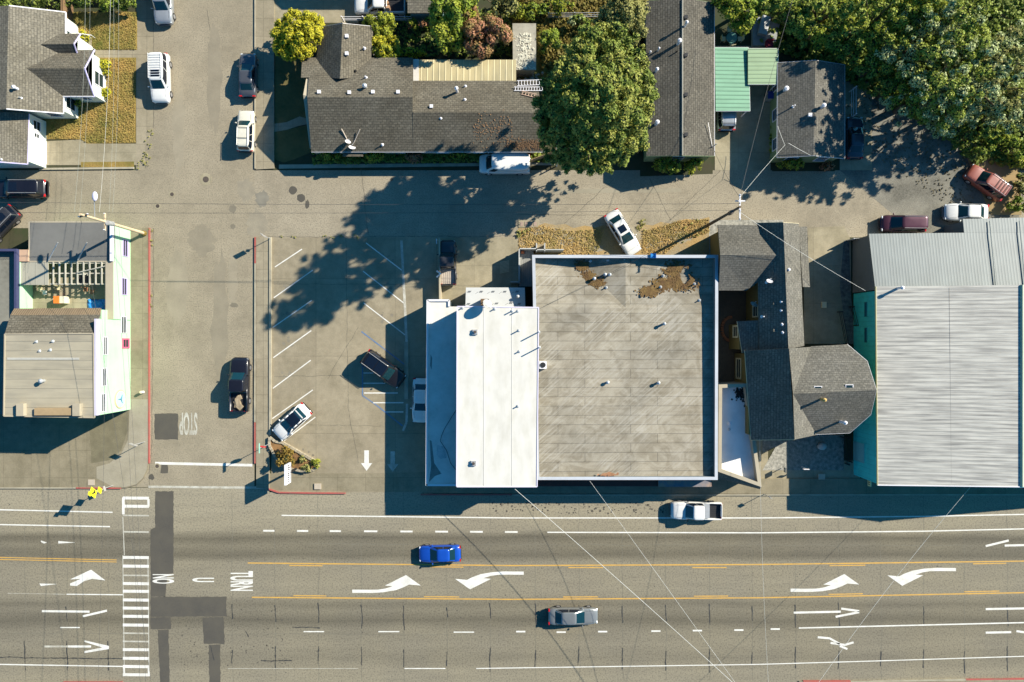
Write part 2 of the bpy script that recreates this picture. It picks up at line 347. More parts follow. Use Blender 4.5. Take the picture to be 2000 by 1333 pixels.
sheet('north_driveway', [[(536, -700), (760, -700), (760, 20), (536, 20)], [(536, 20), (700, 20), (700, 45), (536, 45)]], M_pad, .006)
sheet('carport_drive', [[(1396, 90), (1448, 90), (1448, 333), (1396, 333)], [(1448, 90), (1505, 90), (1505, 333), (1448, 333)]], M_pad, .012)
sheet('side_drive', [[(1650, 160), (1703, 160), (1703, 333), (1640, 333), (1640, 312), (1650, 312)]], M_pad, .014)
sheet('garden_walk_curve', [[(536, 242), (560, 239), (585, 228), (600, 228), (600, 243), (585, 246), (560, 254), (536, 258)]], M_walk, .012)
sheet('villa_drive', [[(1578, 445), (1648, 442), (1662, 470), (1662, 672), (1570, 672), (1570, 560), (1578, 560)]], M_pad, .012)
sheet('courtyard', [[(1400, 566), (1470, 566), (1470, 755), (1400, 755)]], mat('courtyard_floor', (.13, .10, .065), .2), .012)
sheet('front_court', [[(1395, 860), (1500, 860), (1500, 900), (1640, 900), (1680, 900), (1680, 940), (1395, 940)]], M_pad, .008)
sheet('kerb_return', [[(284, 285), (300, 260), (300, 333), (284, 333)], [(245, 952), (268, 930), (291.5, 890), (291.5, 952)]], M_asph, .003)
sheet('corner_ramp', [[(255, 780), (290, 780), (290, 905), (288, 917), (280, 934), (267, 946), (247, 951), (222, 951), (190, 934), (190, 912), (215, 905), (238, 886), (252, 858)]], mat('pale_ramp', (.34, .30, .22), .14, .9, .6, 4, c2=(.27, .24, .17), speck=.2), .126)
sheet('pavement_patch', [[(176, 838), (200, 812), (252, 800), (251, 840), (238, 880), (214, 899), (180, 905)]], mat('pavement_patch', (.19, .165, .10), .16, .9, 1, 4, speck=.3), .123)
# stones
sheet('white_pebble_bed', [[(1385, 430), (1415, 430), (1530, 430), (1530, 445), (1400, 445), (1400, 505), (1385, 505)], [(1515, 873), (1535, 873), (1535, 919), (1489, 919)]], M_pebble, .016, 'stuff')
sheet('grey_gravel_bed', [[(1535, 850), (1648, 850), (1648, 919), (1535, 919)], [(1489, 855), (1535, 855), (1535, 873), (1515, 873), (1489, 885)]], mat('dark_gravel', (.34, .33, .28), .3, .95, 3, 6, c2=(.08, .08, .07), speck=.7), .018, 'stuff')
sheet('pebble_strip', [[(1648, 470), (1658, 470), (1662, 580), (1672, 672), (1655, 672), (1640, 560)]], mat('dark_gravel2', (.2, .2, .17), .3, .95, 3, 6, c2=(.03, .03, .03), speck=.7), .02, 'stuff')
# beds / lawns
sheet('lawn', [[(120, 24), (268, 24), (268, 98), (186, 98), (150, 60)], [(100, 113), (266, 113), (265, 280), (170, 281), (158, 273), (92, 272), (80, 230), (120, 190)]], M_dry, .012)
sheet('weedy_verge', [[(1012, 446), (1022, 441), (1036, 438), (1052, 441), (1064, 436), (1085, 440), (1104, 438), (1120, 446), (1142, 441), (1163, 445), (1180, 440), (1205, 452), (1236, 446), (1250, 438), (1275, 441), (1290, 434), (1316, 438), (1340, 428), (1362, 431), (1385, 424), (1385, 505), (1012, 505)]], M_dead, .012)
sheet('dry_strip', [[(158, 317), (262, 316), (262, 327), (158, 327)]], M_dry, .016)
sheet('bare_patch', [blobpoly(1232, 462, 24, 31, 24, .3, .7), blobpoly(1110, 470, 17, 32, 24, .3, .6), blobpoly(1330, 462, 20, 33, 20, .3, .6), blobpoly(1050, 452, 16, 35, 20, .3, .5), blobpoly(1165, 485, 12, 36, 20, .3, .6), blobpoly(1280, 478, 18, 37, 20, .3, .5)], mat('bare_gravel', (.33, .29, .21), .15, .95, 1, 4, c2=(.25, .21, .14), speck=.3), .016)
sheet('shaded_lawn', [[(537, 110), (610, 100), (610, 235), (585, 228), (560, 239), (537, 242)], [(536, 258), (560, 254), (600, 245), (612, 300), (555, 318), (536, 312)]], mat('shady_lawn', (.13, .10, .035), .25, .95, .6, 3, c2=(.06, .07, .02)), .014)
sheet('dirt_patch', [[(1925, 5), (1965, 5), (1985, 65), (1960, 70)], [(1880, 290), (1990, 280), (1995, 420), (1935, 420)]], M_dirt, .02)
sheet('back_yard', [[(1000, -50), (1262, -50), (1262, 120), (1060, 160), (1000, 160)]], mat('back_yard_grass', (.17, .14, .035), .25, .95, .3, 1.6, c2=(.07, .09, .015)), .01)
sheet('flower_bed', [[(612, 296), (1090, 296), (1090, 316), (560, 330), (560, 318)], [(1250, 306), (1392, 306), (1392, 340), (1250, 345)], [(1508, 312), (1640, 312), (1630, 335), (1508, 335)]], M_soil, .016)
sheet('bed_edge_walk', [[(545, 322), (1085, 318), (1085, 323), (545, 330)]], M_kerb, .022)
# wear: oil spots, patches, cracks
def rough(P, seed=1, step=5, j=.7):
    q = random.Random(seed + len(P)); out = []
    for i in range(len(P)):
        a, b = P[i], P[(i + 1) % len(P)]; L = math.hypot(b[0] - a[0], b[1] - a[1]); n = max(1, int(L / step))
        for k in range(n): u = k / n; out.append((a[0] + (b[0] - a[0]) * u + q.uniform(-j, j), a[1] + (b[1] - a[1]) * u + q.uniform(-j, j)))
    return out
sheet('tar_patch', [rough([(302, 808), (348, 808), (348, 859), (302, 859)]), rough([(315, 903), (328, 903), (328, 925), (314, 925)]), blobpoly(296, 932, 6, 1)], M_tar, .008, parent=street)
sheet('tar_patch', [rough(P_) for P_ in [[(303, 960), (339, 960), (339, 1120), (327, 1122), (323, 1166), (308, 1166), (294, 1166), (294, 1035), (303, 1030)], [(294, 1166), (442, 1166), (443, 1204), (294, 1205)],
      [(396, 1206), (437, 1206), (439, 1258), (398, 1258)], [(408, 1259), (430, 1259), (431, 1344), (409, 1344)], [(294, 1206), (334, 1206), (334, 1229), (294, 1229)], [(308, 1230), (329, 1230), (332, 1344), (314, 1344)]]], M_tar, .006, parent=hwy)
sheet('oil_stain', [blobpoly(455, 408, 7, 3, sy=1.2), blobpoly(455, 443, 5, 4, j=.1), blobpoly(457, 596, 8, 5, sy=.6)], mat('oil', (.19, .165, .12), .15), .007, parent=street)
sheet('oil_stain', [blobpoly(572, 372, 8, 6, j=.1), blobpoly(588, 387, 8.5, 7, j=.15), blobpoly(600, 400, 5, 8, sy=1.7), blobpoly(765, 351, 3, 9)], M_tar, .006, parent=alley)
sheet('pale_patch', [blobpoly(502, 438, 20, 10, 30, .22, 1.35)], mat('pale_patch', (.305, .265, .19), .15, .9, 1, 4, c2=(.23, .20, .15), speck=.3), .008, parent=street)
sheet('pale_patch', [blobpoly(480, 372, 17, 11, 30, .25, 1.35)], MATS['pale_patch'], .0085, parent=street)
sheet('pale_patch', [blobpoly(512, 388, 13, 12, 24, .25, 1.2)], mat('grey_patch', (.225, .205, .16), .15, .9, 1, 4), .0095, parent=street)
sheet('tar_patch', [[(1014, 417), (1036, 417), (1036, 431), (1014, 431)], [(1080, 370), (1330, 368), (1330, 376), (1080, 378)]], mat('faint_patch', (.30, .265, .19), .1), .005, parent=alley)
def crackmb(runs, w, seed):
    q = random.Random(seed); mb = MB()
    for (x0, y0, x1, y1) in runs:
        L = math.hypot(x1 - x0, y1 - y0); n = max(3, int(L / 5)); nx, ny = -(y1 - y0) / L, (x1 - x0) / L; pts = []; o = 0
        for i in range(n + 1):
            o = o * .75 + q.uniform(-.7, .7); u = i / n; pts.append((x0 + (x1 - x0) * u + nx * o, y0 + (y1 - y0) * u + ny * o))
        for i in range(n):
            wa = w * S * q.uniform(.5, 1.3) / 2; a, b = pts[i], pts[i + 1]
            mb.poly([W(a[0] - nx * wa, a[1] - ny * wa), W(b[0] - nx * wa, b[1] - ny * wa), W(b[0] + nx * wa, b[1] + ny * wa), W(a[0] + nx * wa, a[1] + ny * wa)])
    return mb
def crack(runs, w, m, z, seed, parent):
    mb = crackmb(runs, w, seed); mb.v = [(x, y, z) for x, y, _ in mb.v]; return struct('crack', mb, m, parent=parent)
XS = [48, 130, 211, 453, 537, 621, 705, 788, 872, 957, 1045, 1130, 1215, 1300, 1385, 1468, 1553, 1637, 1720, 1803, 1883, 1967]
crack([(x, 962 if i % 2 else 1030, x + 2, 1330) for i, x in enumerate(XS)], .045, M_crackl, .004, 1, hwy)
hv = []
for i, x in enumerate(XS):
    if x < 230: hv += [(x, 1252, x + 2, 1310)]; continue
    if x < 1600 or i % 2: hv += [(x, 1177 + rnd.uniform(0, 10), x + 2, 1205 + rnd.uniform(0, 28))]
    hv += [(x + 1, 1262 + rnd.uniform(0, 12), x, 1295 + rnd.uniform(0, 22))]
hv += [(0, 1284, 290, 1288), (128, 1185, 132, 1215), (510, 1291, 570, 1291), (571, 1225, 625, 1226), (480, 1232, 486, 1244), (412, 1262, 418, 1290)]
crack(hv, .10, M_crack, .010, 2, hwy)
crack([(0, 953.5, 240, 953.5), (0, 1237, 1200, 1241), (600, 1063, 1900, 1066)], .05, M_crackl, .0045, 5, hwy)
crack([(300, 0, 300, 250), (300, 446, 296, 905), (498, 20, 498, 330), (405, 20, 410, 60)], .06, M_tarl, .009, 3, street)
crack([(500, 463, 1010, 462), (1010, 419, 1180, 421), (705, 330, 720, 460), (1200, 350, 1100, 440), (1440, 300, 1300, 440), (1270, 350, 1310, 430)], .05, M_tarl, .006, 4, alley)
crack([(676, 464, 680, 800), (680, 800, 700, 905), (535, 555, 795, 557), (535, 735, 700, 735), (700, 640, 640, 740), (535, 830, 745, 832)], .04, M_tarl, .008, 6, lot)
q = random.Random(21); mb = MB()
for (cx, cy) in ((560, 560), (565, 612), (563, 670), (562, 728), (752, 505), (756, 560), (757, 625), (600, 880), (760, 870)):
    for k in range(5):
        P = blobpoly(cx + q.gauss(0, 9), cy + q.gauss(0, 6), q.uniform(1, 3.6), k + cx, 9, .3); z = .0075 + k * .0006 + q.random() * .0004; mb.poly([W(a, b) + Vector((0, 0, z)) for a, b in P][::-1])
struct('oil_drip', mb, mat('oil_faint', (.235, .205, .15), .2), parent=lot)
for sd, (cx, cy, rx_, ry_) in enumerate(((345, 560, 20, 70), (430, 620, 16, 120), (350, 250, 12, 90), (420, 150, 14, 100), (455, 540, 8, 60), (395, 470, 26, 30))):
    P = [(cx + rx_ * (1 + q.uniform(-.3, .3)) * math.cos(a * math.pi / 14), cy + ry_ * (1 + q.uniform(-.2, .2)) * math.sin(a * math.pi / 14)) for a in range(28)]
    mb = MB(); mb.poly([W(a, b) + Vector((0, 0, .0045 + sd * .0005)) for a, b in P][::-1]); struct('worn_patch', mb, mat(('worn_asphalt_pale', 'worn_asphalt_dark')[sd % 2], ((.32, .275, .195), (.272, .234, .166))[sd % 2], .12, .9, .5, 5, speck=.22), parent=street)
# speckles (gum, chips) on the road
q = random.Random(5); mb = MB()
for i in range(90):
    x, y = q.uniform(350, 560), q.uniform(1190, 1300); P = blobpoly(x, y, q.uniform(.5, 1.8), i, 6); mb.poly([W(a, b) + Vector((0, 0, .009)) for a, b in P][::-1])
for i in range(160):
    x, y = q.uniform(960, 1300), q.uniform(982, 1004); P = blobpoly(x, y, q.uniform(.5, 2.2), i, 6); mb.poly([W(a, b) + Vector((0, 0, .009)) for a, b in P][::-1])
for i in range(150):
    x, y = q.uniform(0, 2000), q.uniform(970, 1330); P = blobpoly(x, y, q.uniform(.4, 1.3), i, 6); mb.poly([W(a, b) + Vector((0, 0, .009)) for a, b in P][::-1])
struct('road_speck', mb, M_tar, parent=hwy)

# ------------------------------------------------------------------ painted markings (children of the surface they are on)
def ribbon(parent, name, pts, w, m, z=.012):
    mb = MB()
    for i in range(len(pts) - 1):
        a, b = W(*pts[i]), W(*pts[i + 1]); d = (b - a).normalized(); n = Vector((-d.y, d.x, 0)) * w / 2
        mb.poly([a - n + Vector((0, 0, z)), b - n + Vector((0, 0, z)), b + n + Vector((0, 0, z)), a + n + Vector((0, 0, z))])
    return struct(name, mb, m, parent=parent)
def pol(parent, name, pts, m, z=.012):
    mb = MB(); P = [W(x, y) + Vector((0, 0, z)) for x, y in pts]
    A = sum(P[i].x * P[(i + 1) % len(P)].y - P[(i + 1) % len(P)].x * P[i].y for i in range(len(P)))
    mb.poly(P if A > 0 else P[::-1]); return struct(name, mb, m, parent=parent)
h = hwy
for pts in ([(0 - 200, 994), (0, 996), (220, 1001)], [(-200, 1022), (0, 1025), (215, 1029)], [(550, 1007), (1000, 1012), (1480, 1012), (1800, 1009), (2100, 1003)], [(1069, 1040), (1480, 1041), (1800, 1038), (2100, 1031)]):
    ribbon(h, 'lane_line', pts, .13, M_white)
for a, b in ((514, 536), (580, 602), (644, 666), (711, 737), (782, 806), (850, 875), (918, 943), (986, 1011)):
    ribbon(h, 'lane_dash', [(a, 1037 + (a - 514) * .005), (b, 1037 + (b - 514) * .005)], .19, M_white)
for o in (-2, 2): ribbon(h, 'yellow_line', [(-200, 1088 + o), (0, 1091 + o), (228, 1096 + o)], .09, M_yel)
ribbon(h, 'yellow_line', [(484, 1100), (1000, 1105), (1480, 1103), (2100, 1095)], .13, M_yel)
ribbon(h, 'yellow_line', [(492, 1167), (1000, 1171), (1480, 1168), (2100, 1156)], .13, M_yel)
def yt(x): return 1100 + (x - 484) * .0097 if x < 1000 else (1105 if x < 1480 else 1103 - (x - 1480) * .013)
def yb(x): return 1167 + (x - 492) * .008 if x < 1000 else (1171 - (x - 1000) * .006 if x < 1480 else 1168 - (x - 1480) * .0195)
for a, b in ((565, 630), (840, 905), (1110, 1178), (1352, 1419), (1620, 1690), (1900, 1965)): ribbon(h, 'yellow_dash', [(a, yt(a) + 4), (b, yt(b) + 4)], .11, M_yel)
for a, b in ((573, 637), (828, 897), (1100, 1168), (1355, 1422), (1618, 1685), (1883, 1952)): ribbon(h, 'yellow_dash', [(a, yb(a) - 4), (b, yb(b) - 4)], .11, M_yel)
for a, b, y in ((593, 633, 1234), (739, 780, 1234), (886, 926, 1235), (118, 156, 1226)): ribbon(h, 'lane_dash', [(a, y), (b, y)], .12, M_white)
for a, y in ((1008, 1234), (1087, 1235), (1168, 1234), (1272, 1233), (1353, 1232), (1434, 1231), (1505, 1229)): ribbon(h, 'lane_dash', [(a, y), (a + 18, y)], .17, M_white)
ribbon(h, 'lane_line', [(1560, 1227), (2100, 1214)], .14, M_white)
ribbon(h, 'lane_line', [(-200, 1295), (0, 1298), (240, 1302)], .12, M_white)
for a, b, mm in ((445, 700, M_whiteold), (790, 870, M_white), (930, 1480, M_white)): ribbon(h, 'lane_line', [(a, 1306), (b, 1306 if b < 1400 else 1298)], .05 if mm is M_whiteold else .10, mm)
ribbon(h, 'lane_line', [(1480, 1298), (1720, 1291), (2100, 1279)], .10, M_white)
ribbon(h, 'lane_line', [(130, 1161), (240, 1162)], .11, M_white); ribbon(h, 'lane_line', [(15, 1159), (128, 1161)], .05, M_whiteold)
# turn arrows
def bez(p0, p1, p2, n=10): return [((1 - t) ** 2 * p0[0] + 2 * t * (1 - t) * p1[0] + t * t * p2[0], (1 - t) ** 2 * p0[1] + 2 * t * (1 - t) * p1[1] + t * t * p2[1]) for t in [i / n for i in range(n + 1)]]
def turnarrow(ox, oy, flip=1):
    T = lambda P: [(ox + flip * x, oy + flip * y) for x, y in P]
    pol(h, 'turn_arrow', T([(0, 0), (31, .3), (50, 0), (64, -2), (79, -6.5), (64, -8), (105, -28.5), (134, -8), (111, -10), (101, -5), (85, 1), (62, 5), (40, 6.5), (0, 6.3)]), M_white)
turnarrow(688, 1152); turnarrow(1544, 1150); turnarrow(1023, 1123, -1); turnarrow(1867, 1116, -1)
pol(h, 'turn_arrow', [(137, 1132), (178, 1113), (206, 1134), (180, 1131), (165, 1135), (150, 1145), (137, 1144), (137, 1140), (158, 1131)], M_white)
pol(h, 'turn_arrow', [(77, 1140), (112, 1141), (80, 1145)], M_white)
for a in ([(82, 1194), (175, 1195)], [(162, 1204), (209, 1193)], [(133, 1263), (178, 1263)], [(1550, 1197), (1642, 1195)], [(1632, 1205), (1678, 1196)], [(1643, 1189), (1678, 1194)], [(1925, 1190), (2040, 1188)], [(1925, 1236), (1975, 1235)],
          [(1925, 1067), (1970, 1056)], [(1962, 1066), (2040, 1064)], [(1985, 1233), (2030, 1240)], [(1597, 1245), (1620, 1247), (1640, 1258)], [(1622, 1256), (1650, 1260), (1667, 1255)], [(1640, 1262), (1655, 1268)]): ribbon(h, 'lane_arrow', a, .22, M_white)
ribbon(h, 'lane_arrow', [(87, 1263), (133, 1263)], .2, M_whiteold, .011)
pol(h, 'lane_arrow', [(165, 1251), (213, 1262), (213, 1268), (165, 1276), (165, 1272), (200, 1265), (165, 1254)], M_white)
pol(h, 'lane_arrow', [(80, 1056), (92, 1060), (86, 1062), (80, 1059)], M_white); pol(h, 'lane_arrow', [(114, 1057), (147, 1060), (114, 1062)], M_white)
# crosswalk
ribbon(h, 'crosswalk_rail', [(241, 972), (241, 1005)], .28, M_white); ribbon(h, 'crosswalk_rail', [(290, 975), (290, 990)], .24, M_white, .0115)
for a, b in ((1010, 1085), (1085, 1320)): ribbon(h, 'crosswalk_rail', [(240, a), (243, b)], .10, M_whiteold, .0118)
ribbon(h, 'crosswalk_rail', [(289, 1088), (291, 1300)], .10, M_whiteold, .0118)
ribbon(h, 'crosswalk_rail', [(290, 1300), (291, 1321)], .2, M_white, .0118); ribbon(h, 'crosswalk_rail', [(242, 1300), (243, 1321)], .2, M_white, .0119)
for y, f in ((973, 0), (989, 0), (1007, 1), (1039, 1), (1089, 0), (1106, 0), (1124, 1), (1140, 0), (1155, 0), (1172, 0), (1188, 0), (1204, 0), (1221, 0), (1237, 1), (1253, 1), (1269, 0), (1286, 0), (1302, 0), (1318, 0)):
    ribbon(h, 'crosswalk_bar', [(240, y), (291, y + .5)], .16 if f else .31, M_whiteold if f else M_white, .0125)
ribbon(street, 'stop_line', [(303, 905), (493, 909)], .28, M_white); ribbon(h, 'stop_line', [(290, 951), (400, 952), (523, 953)], .24, M_whiteold, .014)
def text(parent, name, s, px, py, wid, hei, rot, m, z=.013):
    cu = bpy.data.curves.new('t', 'FONT'); cu.body = s; cu.align_x = 'CENTER'; cu.align_y = 'CENTER'; cu.size = 1; cu.offset = .03
    ob = bpy.data.objects.new('t', cu); COL.objects.link(ob); bpy.context.view_layer.update()
    me = bpy.data.meshes.new_from_object(ob.evaluated_get(bpy.context.evaluated_depsgraph_get())); bpy.data.objects.remove(ob)
    V = np.array([v.co[:] for v in me.vertices]); mn, mxx = V.min(0), V.max(0); c = (mn + mxx) / 2
    o3 = W(px, py); mb = MB(); co, si = math.cos(rot), math.sin(rot)
    for v in V:
        x = (v[0] - c[0]) / (mxx[0] - mn[0]) * wid; y = (v[1] - c[1]) / (mxx[1] - mn[1]) * hei
        mb.v.append((o3.x + x * co - y * si, o3.y + x * si + y * co, z))
    for p in me.polygons: mb.face(tuple(p.vertices))
    return struct(name, mb, m, parent=parent)
text(street, 'stop_lettering', 'STOP', 368, 828, 1.9, 2.4, math.pi, M_whiteold)
text(h, 'road_lettering', 'NO', 319, 1131, 1.0, 2.3, -math.pi / 2, M_white, .014)
text(h, 'road_lettering', 'U', 397, 1133, .46, 2.3, -math.pi / 2, M_white, .014)
text(h, 'road_lettering', 'TURN', 472, 1135, 2.1, 2.4, -math.pi / 2, M_white, .014)
# parking stalls
for a in ([(537, 522), (590, 487)], [(535, 582), (611, 528)], [(533, 640), (609, 587)], [(534, 699), (608, 646)], [(533, 759), (607, 704)], [(532, 818), (611, 762)], [(555, 861), (616, 815)],
          [(715, 475), (787, 530)], [(709, 530), (792, 595)], [(710, 592), (793, 656)]): ribbon(lot, 'stall_line', a, .11, M_white, .014)
ribbon(lot, 'aisle_line', [(784, 470), (787, 530), (791, 600), (794, 668)], .27, M_whiteold, .0155); ribbon(lot, 'aisle_line', [(795, 789), (794, 825), (787, 842)], .25, M_whiteold, .0155)
for a in ([(706, 648), (790, 712)], [(708, 712), (708, 773), (733, 790), (786, 832)], [(708, 715), (750, 735)]): ribbon(lot, 'accessible_stall_line', a, .14, M_bluep, .0145)
for a, b, y in ((710, 730, 729), (710, 752, 749), (711, 777, 768), (729, 788, 787), (753, 788, 805)): ribbon(lot, 'hatch_line', [(a, y), (b, y)], .12, M_white, .016)
for x, y, mm in ((716, 880, M_white), (767, 882, M_whiteold)): pol(lot, 'exit_arrow', [(x - 4.5, y), (x + 4.5, y), (x + 4.5, y + 25), (x + 11, y + 25), (x, y + 40), (x - 11, y + 25), (x - 4.5, y + 25)], mm, .016)
# kerbs: red painted stretches (0.14 m high real kerb stones)
def kerb(pts, m, w=.14, z1=.155, name='kerb'):
    mb = MB()
    for i in range(len(pts) - 1):
        a, b = W(*pts[i]), W(*pts[i + 1]); c = (a + b) / 2; mb.box((c.x, c.y, z1 / 2 - .02), ((b - a).length + .02, w, z1 + .04), math.atan2(b.y - a.y, b.x - a.x))
    return struct(name, mb, m)
kerb([(292.5, 446), (292, 905)], M_red); kerb([(150, 953), (237, 953.5)], M_red); kerb([(499, 464), (499, 515)], M_red); kerb([(498.5, 825), (498.5, 905)], M_red)
kerb([(499, 515), (498.5, 825)], M_kerb); kerb([(499, -200), (499, 330)], M_kerb, .12); kerb([(525, 955), (545, 962), (600, 963), (675, 963.5)], M_red); kerb([(822, 966), (1000, 966)], M_red)
kerb([(1000, 967), (2100, 966)], M_kerb, .15); kerb([(-200, 953), (150, 953)], M_kerb, .15); kerb([(125, 1332), (240, 1332)], M_red); kerb([(1568, 1330), (1660, 1330)], M_red); kerb([(1885, 1327), (2100, 1324)], M_red)
kerb([(1660, 1331), (1885, 1327)], M_kerb); kerb([(529, 464), (528.5, 850)], M_kerb, .22, .22); kerb([(794, 668), (794, 780)], M_kerb, .42, .16, 'lot_divider')
kerb([(78, 331), (262, 329)], M_kerb, .2)
# manholes
def manhole(px, py, r, ring, label):
    c = W(px, py); t = thing('manhole_cover', label, 'manhole', (c.x, c.y, .01)); a = MB(); a.tube((c.x, c.y, -.02), (c.x, c.y, .016), r * ring, r * ring, 24); a.build('concrete_collar', M_pad, t)
    b = MB(); b.tube((c.x, c.y, -.02), (c.x, c.y, .022), r, r, 20); b.build('lid', M_iron, t)
manhole(402, 351, .32, 2.1, 'largest iron manhole cover in a wide pale concrete ring in the crossing'); manhole(336, 380, .2, 1.7, 'small manhole cover in a pale ring nearer the middle of the west lane mouth')
manhole(308, 403, .2, 1.6, 'small manhole cover beside the corner of the mint building'); manhole(307, 911, .2, 1.6, 'small manhole cover at the left end of the stop line')
for px, py, l in ((180, 942, 'pale utility box lid in the corner pavement by the yellow sign'), (621, 950, 'tan utility lid set in the pavement below the planter'), (1604, 931, 'small white framed utility lid in the shaded front pavement')):
    c = W(px, py); mb = MB(); mb.box((c.x, c.y, .08), (.7, .6, .14)); tag(mb.build('utility_cover', mat('lid', (.5, .42, .32), .1)), l, 'utility cover')
c = W(1032, 438); t = thing('meter_box_row', 'row of four small utility lids in a concrete frame at the verge', 'utility lid', (c.x, c.y, 0)); mb = MB(); mb.box((c.x, c.y, .02), (2.1, .75, .1)); mb.build('frame', M_pad, t)
for i in range(4): mb = MB(); mb.box((c.x - .72 + .48 * i, c.y, .05), (.3, .45, .1)); mb.build('lid', mat('lid_brown', (.36, .26, .2), .15), t)
# ------------------------------------------------------------------ vehicles
def car_body(st, w, zb=.24, bed=None):
    mb = MB(); mb.smooth = True; n = 9; rows = []
    for (x, wf, zt) in st:
        hw = w / 2 * wf
        if bed and bed[0] <= x <= bed[1]:
            yf = [0, .5, .84, .86, .96, 1, .985, .9, .5]; zz = [bed[2], bed[2], bed[2], zt, zt, zt - .12, zb + .1, zb, zb]
        else:
            yf = [0, .45, .78, .90, .97, 1, .985, .9, .5]; zz = [zt + .035, zt + .03, zt, zt - .035, zt - .10, zt - .28 if zt > .75 else zt - .18, zb + .1, zb, zb]
        prof = [(x, y * hw, z) for y, z in zip(yf, zz)]
        rows.append([(x, -y, z) for x, y, z in prof[:0:-1]] + prof)
    m = len(rows[0]); mb.v = [p for r in rows for p in r]
    for i in range(len(rows) - 1):
        for j in range(m - 1): mb.face((i * m + j, (i + 1) * m + j, (i + 1) * m + j + 1, i * m + j + 1))
        mb.face((i * m + m - 1, (i + 1) * m + m - 1, (i + 1) * m, i * m))
    mb.face(range(m - 1, -1, -1)); mb.face(range((len(rows) - 1) * m, len(rows) * m))
    return mb
def cab_pt(P, t, side, v, off=0):
    xr = P['b'][0] + (P['r'][0] - P['b'][0]) * t; xf = P['b'][1] + (P['r'][1] - P['b'][1]) * t
    a = (xf - xr) / 2 + off; xc = (xf + xr) / 2; hb = P['wb'] + (P['wt'] - P['wb']) * t + off; z = P['z0'] + (P['z1'] - P['z0']) * t; n = 6.0
    if side == 'f': return (xc + a * max(0, 1 - abs(v) ** n) ** (1 / n), hb * v, z)
    if side == 'b': return (xc - a * max(0, 1 - abs(v) ** n) ** (1 / n), hb * v, z)
    s = 1 if side == 'l' else -1; return (xc + a * v, s * hb * max(0, 1 - abs(v) ** n) ** (1 / n), z)
def cabin(P):
    mb = MB(); mb.smooth = True; ring = []; n = 40
    def loop(t, sh=1, dz=0):
        L = []
        for i in range(n):
            th = 2 * math.pi * i / n; c, s = math.cos(th), math.sin(th); e = 2 / 6.0
            xr = P['b'][0] + (P['r'][0] - P['b'][0]) * t; xf = P['b'][1] + (P['r'][1] - P['b'][1]) * t
            a = (xf - xr) / 2 * sh; hb = (P['wb'] + (P['wt'] - P['wb']) * t) * sh
            L.append(((xf + xr) / 2 + a * math.copysign(abs(c) ** e, c), hb * math.copysign(abs(s) ** e, s), P['z0'] + (P['z1'] - P['z0']) * t + dz))
        return L
    loops = [loop(0, 1, -.12), loop(0), loop(.5), loop(.96), loop(1, .965, .03), loop(1, .8, .05), loop(1, .4, .065)]
    for L in loops: mb.v += L
    for k in range(len(loops) - 1):
        for i in range(n): j = (i + 1) % n; mb.face((k * n + i, k * n + j, (k + 1) * n + j, (k + 1) * n + i))
    mb.face(range((len(loops) - 1) * n, len(loops) * n)); return mb
def patch(P, side, v0, v1, t0=.10, t1=.93, off=.012, nv=8, nt=3):
    mb = MB(); mb.smooth = True
    for i in range(nt + 1):
        for j in range(nv + 1): mb.v.append(cab_pt(P, t0 + (t1 - t0) * i / nt, side, v0 + (v1 - v0) * j / nv, off))
    fl = side in ('f', 'r')
    for i in range(nt):
        for j in range(nv):
            a = i * (nv + 1) + j; q = (a, a + 1, a + nv + 2, a + nv + 1); mb.face(q if fl else q[::-1])
    return mb
